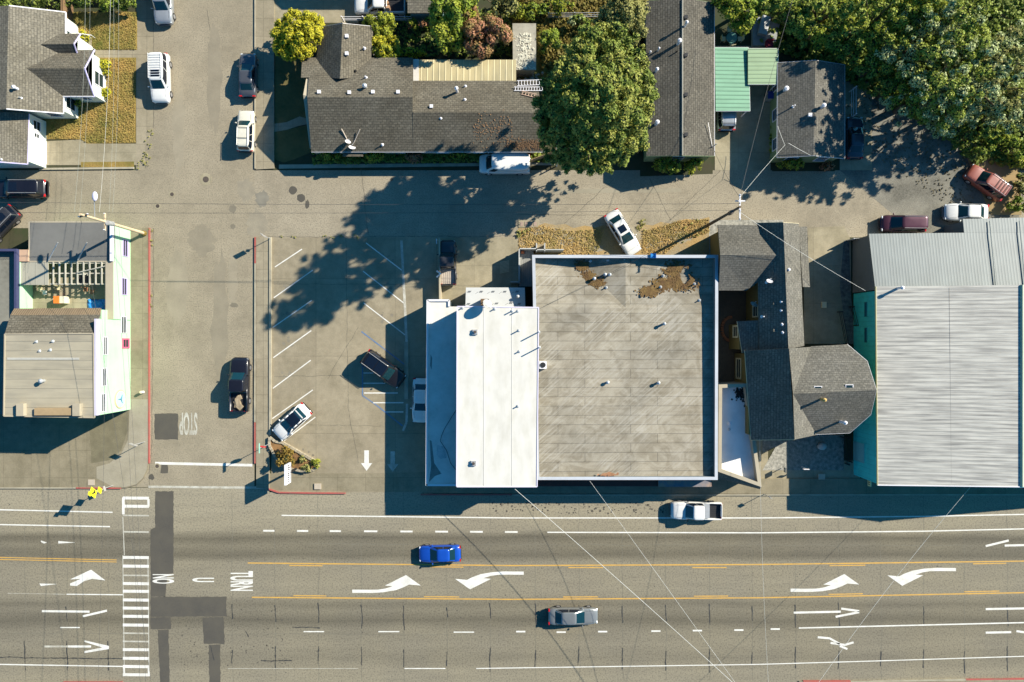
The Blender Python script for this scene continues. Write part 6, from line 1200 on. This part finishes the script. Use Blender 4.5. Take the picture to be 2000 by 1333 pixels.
mb = MB(); c = W(1470, 596, 3.8); mb.box((c.x + .35, c.y, 3.75), (.7, .08, .08)); tag(mb.build('dish_bracket', M_iron), 'iron bracket holding the grey-green dish over the courtyard', 'bracket')
mb = MB(); c = W(1427, 643, 0)
for i in range(16):
    a = math.pi / 2 + math.pi * i / 15; mb.box((c.x + .95 * math.cos(a), c.y + 1.25 * math.sin(a), .12), (.28, .2, .24), a)
tag(mb.build('brick_edging', mat('brick_red', (.36, .13, .05), .2)), 'curved row of red bricks edging the bay in the courtyard', 'brick edging')

# 10 big right-hand building
t = thing('warehouse', 'huge warehouse with a weathered corrugated roof, grey metal lean-to and teal side wall', 'building', (*W(1850, 700)[:2], 0))
XW = W(1710, 560, 4.8).x; ze, zr_ = 4.8, 6.8; xR = W(1996, 0, zr_).x
v = [(XW, W(0, 560, 4.8).y, ze), (XW + .18, W(0, 948, 4.8).y, ze), (xR, W(0, 948, 6.0).y, zr_), (xR, W(0, 560, 4.8).y, zr_), (xR + 14, W(0, 948, 6.).y, ze), (xR + 14, W(0, 560, 4.8).y, ze)]
slabmesh(v, [(0, 1, 2, 3), (3, 2, 4, 5)], .15, 'roof', M_corr, t)
mb = MB(); mb.tube(v[3], v[2], .16, n=6); mb.build('ridge_cap', mat('ridge_green', (.45, .50, .36), .1), t); mb = MB(); mb.tube(v[0], v[1], .07, n=5); mb.build('eave_flashing', mat('yellow_flash', (.50, .45, .22), .1), t); mb = MB(); mb.tube(v[1], v[2], .07, n=5); mb.build('gutter', M_trim, t)
sh = .22
mb = MB(); yS2, yN2 = v[1][1] + .12, v[0][1]; xe = XW + sh; 
walls(t, [(xe, yS2), (xR, yS2), (xR + 13.8, yS2), (xR + 13.8, yN2 - .4), (xe, yN2 - .4)], 4.7, M_teal, tops=[4.62, 6.6, 4.6, 4.6, 4.62])
v = [(W(1697, 457, 3.7)), (W(1883, 455, 3.7)), (W(1883, 428, 3.5)), (W(2002, 423, 3.4)), (W(2200, 420, 3.4)), Vector((xR + 10, yN2 - .6, 4.75)), Vector((XW + .05, yN2 - .6, 4.75))]
v = [tuple(a) for a in v]; slabmesh(v, [(0, 1, 5, 6)], .12, 'lean_to_roof', M_gmetal, t)
yy2 = v[1][1]; slabmesh([(v[1][0], yy2 - .003, 3.71), (v[1][0], W(0, 428, 3.5).y, 3.5), (v[4][0], W(0, 421, 3.5).y, 3.5), (v[4][0], yy2 - .003, 3.71), ], [(0, 3, 2, 1)], .1, 'lean_to_roof', M_gmetal, t)
slabmesh([(v[1][0], yy2, 3.70), (xR + 12, yy2, 3.70), (xR + 10, yN2 - .6, 4.74), (v[1][0] + .001, yN2 - .6, 4.74)], [(0, 1, 2, 3)], .1, 'lean_to_roof', M_gmetal, t)
for px in (1933, 1991): a, b_ = W(px, 432, 3.70), W(px + 12, 562, 4.79); mb = MB(); mb.tube(a, b_, .05, n=5); mb.build('roof_seam', mat('pale_seam', (.48, .48, .42), .1), t)
walls(t, [(W(1697, 0, 3.7).x + .2, yN2 - .3), (xR + 9, yN2 - .3), (xR + 9, yy2 - .2), (W(1697, 0, 3.7).x + .2, yy2 - .2)], 3.55, M_graywall, name='lean_to_wall', tops=[4.5, 4.5, 3.5, 3.5])
x_ = W(1883, 0, 3.6).x + .2; mb = MB(); mb.prism([(x_, yy2 - .3), (xR + 9, yy2 - .3), (xR + 9, W(0, 432, 3.5).y), (x_, W(0, 432, 3.5).y)], 0, 3.38); mb.build('bump_out_wall', M_graywall, t)
for py, zz in ((605, 2.6), (655, 2.6)):
    c = WX(xe, 1687, py); window(t, (xe, c.y, 2.6), 1.4, .3, (-1, 0), mat('teal_frame', (.03, .25, .26), .05), .05)
mb = MB(); c1 = WX(xe, 1688, 882); mb.box((xe - .03, c1.y - 1.2, 1.1), (.05, .08, 2.2)); mb.box((xe - .03, c1.y - .2, 2.2), (.05, 2.0, .08)); mb.box((xe - .02, c1.y - .2, 1.05), (.03, 1.9, 2.1)); mb.build('side_door', mat('teal_pale', (.18, .50, .52), .05), t)
vent(t, 1751, 564, 4.9, 'flue', .26, 1.0, M_trim)
for k, px in enumerate((1853,)): mb = MB(); a, b_ = W(px, 562, 5.75), W(px + 10, 946, 5.75); mb.tube((a.x, a.y, 5.84), (b_.x - .3, b_.y, 5.835), .006, n=4); mb.build('sheet_lap', M_iron, t)
mb = MB(); c = W(1708, 942, 2.6); mb.box((c.x - .55, c.y + .1, 2.7), (.12, 1.0, .55)); o = mb.build('blade_sign', mat('sign_cream', (.72, .66, .34), .05)); tag(o, 'small cream blade sign with dark lettering on the teal wall by the pavement', 'sign')
mb = MB()
for k in range(4): mb.box((c.x - .62, c.y + .4 - .2 * k, 2.7), (.02, .10, .28))
mb.build('lettering', M_plastic, o)
c = W(1999, 953, 3.6); mb = MB(); mb.tube((c.x + .1, c.y, 3.5), (c.x + .1, c.y - .08, 3.5), .3, n=20); tag(mb.build('round_sign', mat('sign_red', (.65, .04, .05), .05)), 'small round red sign at the right edge under the warehouse eave', 'sign')
mb = MB(); mb.tube((c.x + .1, c.y - .0, 3.0), (c.x + .1, c.y + .3, 3.5), .03); o2 = mb.build('bracket', M_iron, bpy.data.objects[[x.name for x in COL.objects if x.name.startswith('round_sign') and x.get('category')][-1]])
# villa side fence + deck
for lab, pts, hh, m in (('board fence along the pebble strip beside the villa drive', [(1655, 470), (1690, 468)], 1.4, mat('white_board', (.55, .54, .52), .1)), ('dark rail fence between the villa and the teal wall', [(1636, 610), (1648, 672)], 1.1, M_black), ('second dark rail fence against the teal wall', [(1658, 600), (1676, 672)], 1.1, M_black),
    ('dark iron railing of the ramp below the many-sided roof', [(1641, 853), (1650, 905)], 1.0, M_black), ('second dark ramp railing nearer the teal wall', [(1652, 853), (1655, 900)], 1.0, M_black),
    ('grey wire fence in the back yards at the top', [(1070, 38), (1170, 37)], 1.4, M_silver), ('thin white fence behind the top-edge white pickup', [(672, 43), (875, 43)], 1.2, M_trim), ('grey board fence in the shade of the wood', [(1512, 42), (1590, 92)], 1.3, M_wood),
    ('rail fence behind the red-brown tree at the top edge', [(985, 2), (1040, 3)], 1.3, M_trim), ('dark board fence behind the conifer', [(1245, 60), (1245, 300)], 1.4, M_brown), ('short tan fence beside the white van', [(1038, 318), (1085, 300)], 1.3, M_plywood), ('white fence post run at the edge of the bed right of the van', [(1086, 293), (1087, 325)], 1.2, M_trim),
    ('thin pale fence between the cottage and the black sedan', [(1658, 180), (1658, 232)], 1.6, M_trim), ('low pale railing at the left side of the narrow yard by the cottage', [(1397, 220), (1408, 256)], 1.0, M_trim)):
    t = thing('fence', lab, 'fence', (*W(*pts[0])[:2], 0), 'fences around the yards'); a, b_ = W(*pts[0]), W(*pts[1]); L = (b_ - a).length; mb = MB(); rz = math.atan2(b_.y - a.y, b_.x - a.x); c = (a + b_) / 2
    for z in ((hh * .35, hh * .62, hh * .95) if m in (M_black, M_silver, M_trim) else ()): mb.box((c.x, c.y, z), (L, .04, .05), rz)
    if not mb.v:
        n = max(2, int(L / .2))
        for i in range(n): p = a.lerp(b_, (i + .5) / n); mb.box((p.x, p.y, hh / 2), (L / n * .9, .04, hh), rz)
    mb.build('panel', m, t); n = max(2, int(L / 2) + 1)
    for i in range(n): p = a.lerp(b_, i / (n - 1)); mb = MB(); mb.box((p.x, p.y, hh / 2 + .03), (.1, .1, hh + .06), rz); mb.build('post', m, t)
# garden furniture, boat-like deck, bins
c = W(1425, 80); t = thing('garden_table', 'round glass garden table in the shade above the carport', 'table', (c.x, c.y, 0)); mb = MB(); mb.tube((c.x, c.y, .70), (c.x, c.y, .73), .58, n=24); mb.build('tabletop', mat('table_glass', (.14, .30, .26), .1, .15), t); mb = MB(); mb.tube((c.x, c.y, 0), (c.x, c.y, .7), .05); mb.build('leg', M_silver, t)
for px, py, l in ((1422, 62, 'upper'), (1410, 80, 'left'), (1443, 80, 'right'), (1427, 91, 'lower')):
    p = W(px, py); t = thing('garden_chair', l + ' pale chair at the round garden table', 'chair', (p.x, p.y, 0), 'chairs at the garden table'); d = (c - p).normalized(); mb = MB(); mb.box((p.x, p.y, .44), (.48, .48, .05), math.atan2(d.y, d.x)); mb.build('seat', M_cream, t)
    mb = MB(); b_ = p - d * .25; mb.box((b_.x, b_.y, .72), (.05, .48, .5), math.atan2(d.y, d.x)); mb.build('backrest', M_cream, t)
    for s in (-1, 1):
        for r in (-1, 1): e_ = Vector((-d.y, d.x, 0)); q_ = p + d * .2 * s + e_ * .2 * r; mb = MB(); mb.tube((q_.x, q_.y, 0), (q_.x, q_.y, .43), .02, n=5); mb.build('leg', M_silver, t)
c = W(1493, 65); mb = MB(); pp = [W(1467, 60), W(1467, 93), W(1510, 93), W(1520, 50), (W(1510, 40)), W(1478, 38)]; mb.prism([(p.x, p.y) for p in pp], 0, .5); tag(mb.build('deck', mat('deck_blue_grey', (.30, .31, .30), .2, .8, 1, 4)), 'shaded blue-grey deck above the pale green roof', 'deck')
c = W(1493, 50, 1); t = thing('bench_box', 'long pale cushion box on the shaded deck', 'storage box', (c.x, c.y, .5)); mb = MB(); mb.box((c.x, c.y, .8), (.85, 1.9, .55), R(-14)); mb.build('chest', M_silver, t); mb = MB(); mb.box((c.x, c.y, 1.1), (.9, 1.95, .06), R(-14)); mb.build('lid', M_pipe, t)
c = W(1502, 87, .7); t = thing('armchair', 'dark red cushioned seat at the lower edge of the deck', 'chair', (c.x, c.y, .5)); mb = MB(); mb.box((c.x, c.y, .72), (.7, .7, .4)); mb.build('seat', mat('red_cushion', (.35, .02, .04), .1), t); mb = MB(); mb.box((c.x, c.y + .3, 1.05), (.7, .14, .4)); mb.build('backrest', MATS['red_cushion'], t)
c = W(1505, 187, .9); t = thing('wheelie_bin', 'blue-lidded wheeled bin beside the small cottage', 'bin', (c.x, c.y, 0)); mb = MB(); mb.prism([(c.x - .28, c.y - .34), (c.x + .28, c.y - .34), (c.x + .28, c.y + .34), (c.x - .28, c.y + .34)], 0.05, .98); mb.build('body', M_silver, t); mb = MB(); mb.box((c.x, c.y + .02, 1.02), (.64, .76, .09)); mb.build('lid', mat('bin_blue', (.02, .06, .32), .1, .4), t)
for s in (-1, 1): mb = MB(); mb.tube((c.x + s * .24, c.y + .3, .12), (c.x + s * .32, c.y + .3, .12), .12, n=12); mb.build('wheel', M_black, t)
c = W(1603, 871); mb = MB(); mb.smooth = True; mb.ball((c.x, c.y, .3), .5, 10, 7, 1, .85, .7); tag(mb.build('boulder', mat('boulder', (.5, .5, .47), .2, .9, 1, 4)), 'pale boulder on the gravel in front of the villa', 'boulder')
c = W(1566, 912); t = thing('yard_sign', 'small white post sign on the gravel in front of the villa', 'sign', (c.x, c.y, 0)); mb = MB(); mb.tube((c.x, c.y, 0), (c.x, c.y, 1.5), .05, n=6); mb.build('post', M_trim, t); mb = MB(); mb.box((c.x - .15, c.y, 1.4), (.6, .06, .3)); mb.build('panel', M_trim, t)
c = W(1526, 915); t = thing('yard_sign', 'thin post with a dark panel at the corner of the pebble bed', 'sign', (c.x, c.y, 0)); mb = MB(); mb.tube((c.x, c.y, 0), (c.x, c.y, 1.1), .04, n=6); mb.build('post', M_trim, t); mb = MB(); mb.box((c.x, c.y, .95), (.06, .5, .5)); mb.build('panel', M_graywall, t)
mb = MB(); c = W(1609, 596); mb.box((c.x, c.y, .06), (.5, .65, .1)); tag(mb.build('stepping_slab', M_cream), 'pale square slab on the dark villa drive', 'slab')
# planter
t = thing('planter', 'triangular stone-edged planter at the lot corner', 'planter', (*W(570, 890)[:2], 0)); pp = [W(x, y) for x, y in [(529, 853), (540, 862), (553, 864), (618, 901), (622, 912), (612, 918), (590, 919), (556, 912), (540, 893), (528, 868)]]
mb = MB(); mb.prism([(p.x, p.y) for p in pp][::-1], 0, .28); mb.build('soil', mat('planter_soil', (.24, .13, .05), .3, .95, 1, 5), t); mb = MB(); q = random.Random(1)
for i in range(len(pp)):
    a, b_ = pp[i], pp[(i + 1) % len(pp)]; L = (b_ - a).length; n = max(1, int(L / .3))
    for k in range(n): p = a.lerp(b_, (k + .5) / n); mb.box((p.x, p.y, .2 + q.uniform(-.02, .03)), (L / n * .9, .24, .42), math.atan2(b_.y - a.y, b_.x - a.x) + q.uniform(-.1, .1))
mb.build('stone_edging', mat('edging_stone', (.40, .34, .24), .2, .9, 2, 5), t)
# big shop sign on a pole
c = W(580, 915); t = thing('pole_sign', 'white panel sign on a post rising from the corner planter', 'sign', (c.x, c.y, 0)); mb = MB(); mb.tube((c.x, c.y, 0), (c.x, c.y, 2.3), .12, n=10); mb.build('post', M_black, t)
mb = MB(); mb.box((c.x, c.y, 3.0), (.18, 2.05, 1.55)); f = mb.build('panel', mat('sign_white', (.78, .77, .80), .03, .5), t); mb = MB(); q = random.Random(9)
for k in range(9): mb.box((c.x + .10, c.y + .82 - .2 * k, 3.05 + q.uniform(-.1, .1)), (.02, .11, q.uniform(.2, .75)))
mb.box((c.x + .10, c.y, 2.45), (.02, 1.5, .07)); mb.build('lettering', M_plastic, f)
# street signs
def post_sign(label, base, h, parts, name='street_sign'):
    c = W(*base); t = thing(name, label, 'sign', (c.x, c.y, 0), 'signs on posts along the kerbs'); mb = MB(); mb.tube((c.x, c.y, 0), (c.x, c.y, h), .035, n=8); mb.build('post', M_pipe, t)
    for (z, w, hh, az, m, dia) in parts:
        mb = MB(); n = Vector((math.cos(az), math.sin(az), 0)); s = Vector((-n.y, n.x, 0)); o = c + n * .05 + Vector((0, 0, z))
        P = [o + s * w / 2, o + Vector((0, 0, hh / 2)), o - s * w / 2, o - Vector((0, 0, hh / 2))] if dia == 1 else ([o + s * w / 2 + Vector((0, 0, -hh / 2)), o + s * w / 2 + Vector((0, 0, hh / 2)), o - s * w / 2 + Vector((0, 0, hh / 2)), o - s * w / 2 - Vector((0, 0, hh / 2))] if dia == 0 else [o + s * w / 2 * math.cos(a) + Vector((0, 0, hh / 2 * math.sin(a))) for a in [math.pi / 8 + k * math.pi / 4 for k in range(8)]])
        b = len(P); mb.v = [tuple(p) for p in P] + [tuple(p - n * .03) for p in P]; mb.face(range(b)); mb.face(range(2 * b - 1, b - 1, -1)); [mb.face((i, (i + 1) % b, b + (i + 1) % b, b + i)) for i in range(b)]
        mb.build('panel', m, t)
M_sy = mat('sign_yellow', (.85, .80, .02), .03, .5); M_sg = mat('sign_green', (.30, .55, .45), .05, .5)
post_sign('fluorescent yellow crossing sign beside the crosswalk', (222, 948), 4.3, [(3.6, 1.25, 1.25, 0.3, M_sy, 1), (2.5, .8, .8, .3, M_sy, 1), (4.2, .55, .55, .3, M_sy, 1), (1.7, .5, .35, .3, M_silver, 0)], 'crossing_sign')
mb = MB(); c = W(222, 948); mb.box((c.x + .10, c.y - .02, 3.6), (.02, .16, .5), .3); mb.box((c.x + .10, c.y + .1, 3.45), (.02, .3, .12), .3); o = [x for x in COL.objects if x.name.startswith('crossing_sign')][0]; mb.build('walker_symbol', M_plastic, o)
post_sign('stop sign post with a pale street name plate left of the planter', (530, 866), 3.4, [(2.6, .75, .75, 1.4, mat('sign_stop', (.55, .03, .03), .05), 2), (3.35, .08, .2, 0, M_sg, 0)])
mb = MB(); c = W(530, 866); mb.box((c.x, c.y, 3.45), (.05, 1.0, .22)); mb.build('name_plate', M_sg, [x for x in COL.objects if x.name.startswith('street_sign')][-1])
post_sign('leaning lamp-like post at the upper corner of the lot pavement', (529, 467), 2.6, [(2.3, .5, .8, .8, M_silver, 0), (1.7, .4, .4, .8, M_silver, 1)])
post_sign('post with a flat head on the left corner pavement by the ramp', (284, 863), 2.5, [(2.3, .8, .45, 1.2, M_silver, 0)])
post_sign('meter post on the front pavement below the narrow shop', (1492, 965), 1.9, [(1.7, .4, .35, .9, M_silver, 0)])
c = W(281, 766); t = thing('hydrant', 'small white-topped hydrant on the left pavement', 'hydrant', (c.x, c.y, 0)); mb = MB(); mb.tube((c.x, c.y, 0), (c.x, c.y, .6), .14, n=12); mb.build('barrel', M_trim, t); mb = MB(); mb.ball((c.x, c.y, .62), .16, 10, 6); mb.build('cap', M_cream, t)
for s in (-1, 1): mb = MB(); mb.tube((c.x, c.y, .42), (c.x + s * .24, c.y, .42), .07, n=8); mb.build('outlet', M_trim, t)
# utility poles
def crossarm(t, c, z, L, az, m, name='crossarm', ins=3):
    d = Vector((math.cos(az), math.sin(az), 0)) * L / 2; mb = MB(); p = Vector((c[0], c[1], z)); q0, q1 = p - d, p + d; mb.box(((q0.x + q1.x) / 2, (q0.y + q1.y) / 2, z), (L, .12, .12), az); a = mb.build(name, m, t)
    for i in range(ins): u = -1 + 2 * i / (ins - 1) if ins > 1 else 0; mb = MB(); e = p + d * u * .92; mb.tube(e + Vector((0, 0, .06)), e + Vector((0, 0, .24)), .06, .045, 8); mb.build('insulator', M_trim, a)
b0 = W(284, 457); top = W(156, 419, 11)
t = thing('utility_pole', 'tall wooden utility pole leaning over the mint green building, with street lamp', 'utility pole', (b0.x, b0.y, 0), 'utility poles'); mb = MB(); mb.tube(b0, top, .17, .11, 12); mb.build('pole', mat('pole_wood', (.66, .50, .32), .1, .85, 1, 5), t)
crossarm(t, (top - b0) * (7.2 / 11) + b0, 7.2, 1.7, math.pi / 2, MATS['pole_wood'], ins=2); crossarm(t, (top - b0) * (10.4 / 11) + b0, 10.4, .9, .3, M_iron, ins=3)
mb = MB(); p = b0.lerp(top, .80); q_ = p + Vector((.5, 1.75, .9)); mb.tube(p, q_, .04, n=6); mb.build('lamp_arm', M_pipe, t); mb = MB(); mb.smooth = True; mb.ball(q_ + Vector((.05, .15, 0)), .42, 12, 7, .62, 1.1, .35); mb.build('lamp_head', mat('lamp_head', (.72, .68, .82), .05, .5), t)
mb = MB(); p = b0.lerp(top, .62); mb.tube(p + Vector((.3, -.1, -.4)), p + Vector((.3, -.1, .5)), .22, n=14); mb.build('transformer', M_pipe, t); mb = MB(); mb.ball(b0 + Vector((0, 0, .3)), .3, 8, 5, 1, 1, .9); mb.build('base_vine', L_dry, t)
b1 = W(1384, 447); top1 = W(1440, 405, 9.5) ; b1 = W(1382, 441); top1 = Vector((b1.x + .25, b1.y + .1, 9.6))
t = thing('utility_pole', 'utility pole with a white crossarm standing over the lane by the villa', 'utility pole', (b1.x, b1.y, 0), 'utility poles'); mb = MB(); mb.tube(b1, top1, .16, .11, 12); mb.build('pole', M_bark, t)
crossarm(t, top1, 9.5, 2.4, math.pi / 2, M_trim, ins=4); mb = MB(); mb.box((top1.x + .1, top1.y + .6, 9.3), (.9, .1, .1)); mb.build('side_arm', M_trim, t); mb = MB(); mb.tube(top1 + Vector((-.3, -.2, -2.2)), top1 + Vector((-.3, -.2, -1.3)), .2, n=12); mb.build('transformer', M_iron, t)
# wires
def wire(label, a, b_, sag, r, m, n=18):
    A_, B = (Vector(a) if isinstance(a, Vector) else W(*a)), (Vector(b_) if isinstance(b_, Vector) else W(*b_)); pts = []
    for i in range(n + 1): u = i / n; p = A_.lerp(B, u); p.z -= 4 * sag * u * (1 - u); pts.append(p)
    mb = MB(); mb.path(pts, r, 5); tag(mb.build('wire', m), label, 'wire', 'overhead wires')
wire('bright wire from the white roof edge down across the highway, leftmost of the crossing pair', (1005, 955, 5.2), (1460, 1360, 8.5), .6, .022, M_cablew); wire('thin bright wire from the front of the grey roof across the highway', (1152, 940, 4.4), (1462, 1370, 8.5), .7, .014, M_cablew)
wire('bright wire dropping across the highway from the corner of the narrow shop', (1484, 858, 5.5), (1503, 1370, 9), .5, .010, M_cablew); wire('bright wire from the warehouse eave down across the highway', (1896, 951, 5.0), (1560, 1390, 8.5), .6, .014, M_cablew)
T1 = top1; wire('wire from the lane pole toward the cottage roof', T1 + Vector((0, .9, 0)), (1533, 284, 3.6), .5, .013, M_cablew); wire('pale service wire forking on the small cottage roof, left branch', (1533, 284, 3.6), (1519, 247, 3.0), .05, .02, M_cablew); wire('pale service wire forking on the small cottage roof, right branch', (1540, 280, 3.7), (1583, 304, 3.7), .05, .022, M_cablew)
wire('dark wire from the lane pole to the far warehouse', T1 + Vector((0, -.5, 0)), (1690, 568, 4.6), .5, .013, M_cablew); wire('dark wire running left from the lane pole over the lane', T1 + Vector((0, .3, 0)), (-60, 395, 9.2), .8, .016, M_cable, 30); wire('second dark wire running left from the lane pole over the lane', T1 + Vector((0, -.3, 0)), (-60, 415, 8.0), .9, .014, M_cable, 30)
wire('wire from the lane pole to the grey roof', T1, (1060, 600, 4.6), .8, .014, M_cable); wire('wire from the lane pole toward the long shingled building', T1 + Vector((0, .8, 0)), (1391, 285, 3.2), .4, .016, M_cable); wire('wire from the lane pole up to the top right', T1 + Vector((0, 1, 0)), (1560, -40, 9), .6, .016, M_cable)
for i, (x0, x1, z, m, r) in enumerate(((167, 165, 9.4, M_cableg, .010), (176, 172, 9.6, M_cableg, .008), (216, 206, 7.6, M_cablew, .010), (221, 221, 7.4, M_cableg, .009), (231, 224, 7.2, M_cableg, .009))):
    lab = ['first', 'second', 'third', 'fourth', 'fifth'][i]
    wire(lab + ' wire from the left of those running up from the tall pole', (x0, -40, z), W(x1 - 20 + i * 4, 415, z), .4, r, m)
for i, (x0, y0, x1, z, m) in enumerate(((157, 425, 300, 9.5, M_cable), (205, 440, 190, 7.3, M_cable), (222, 440, 275, 7.3, M_cable), (232, 440, 286, 7.1, M_cable))):
    lab = ['leftmost', 'second', 'third', 'rightmost'][i]
    wire(lab + ' wire of those running down past the mint green wall', (x0, y0, z), (x1, 1370, z), .4, .011, m)
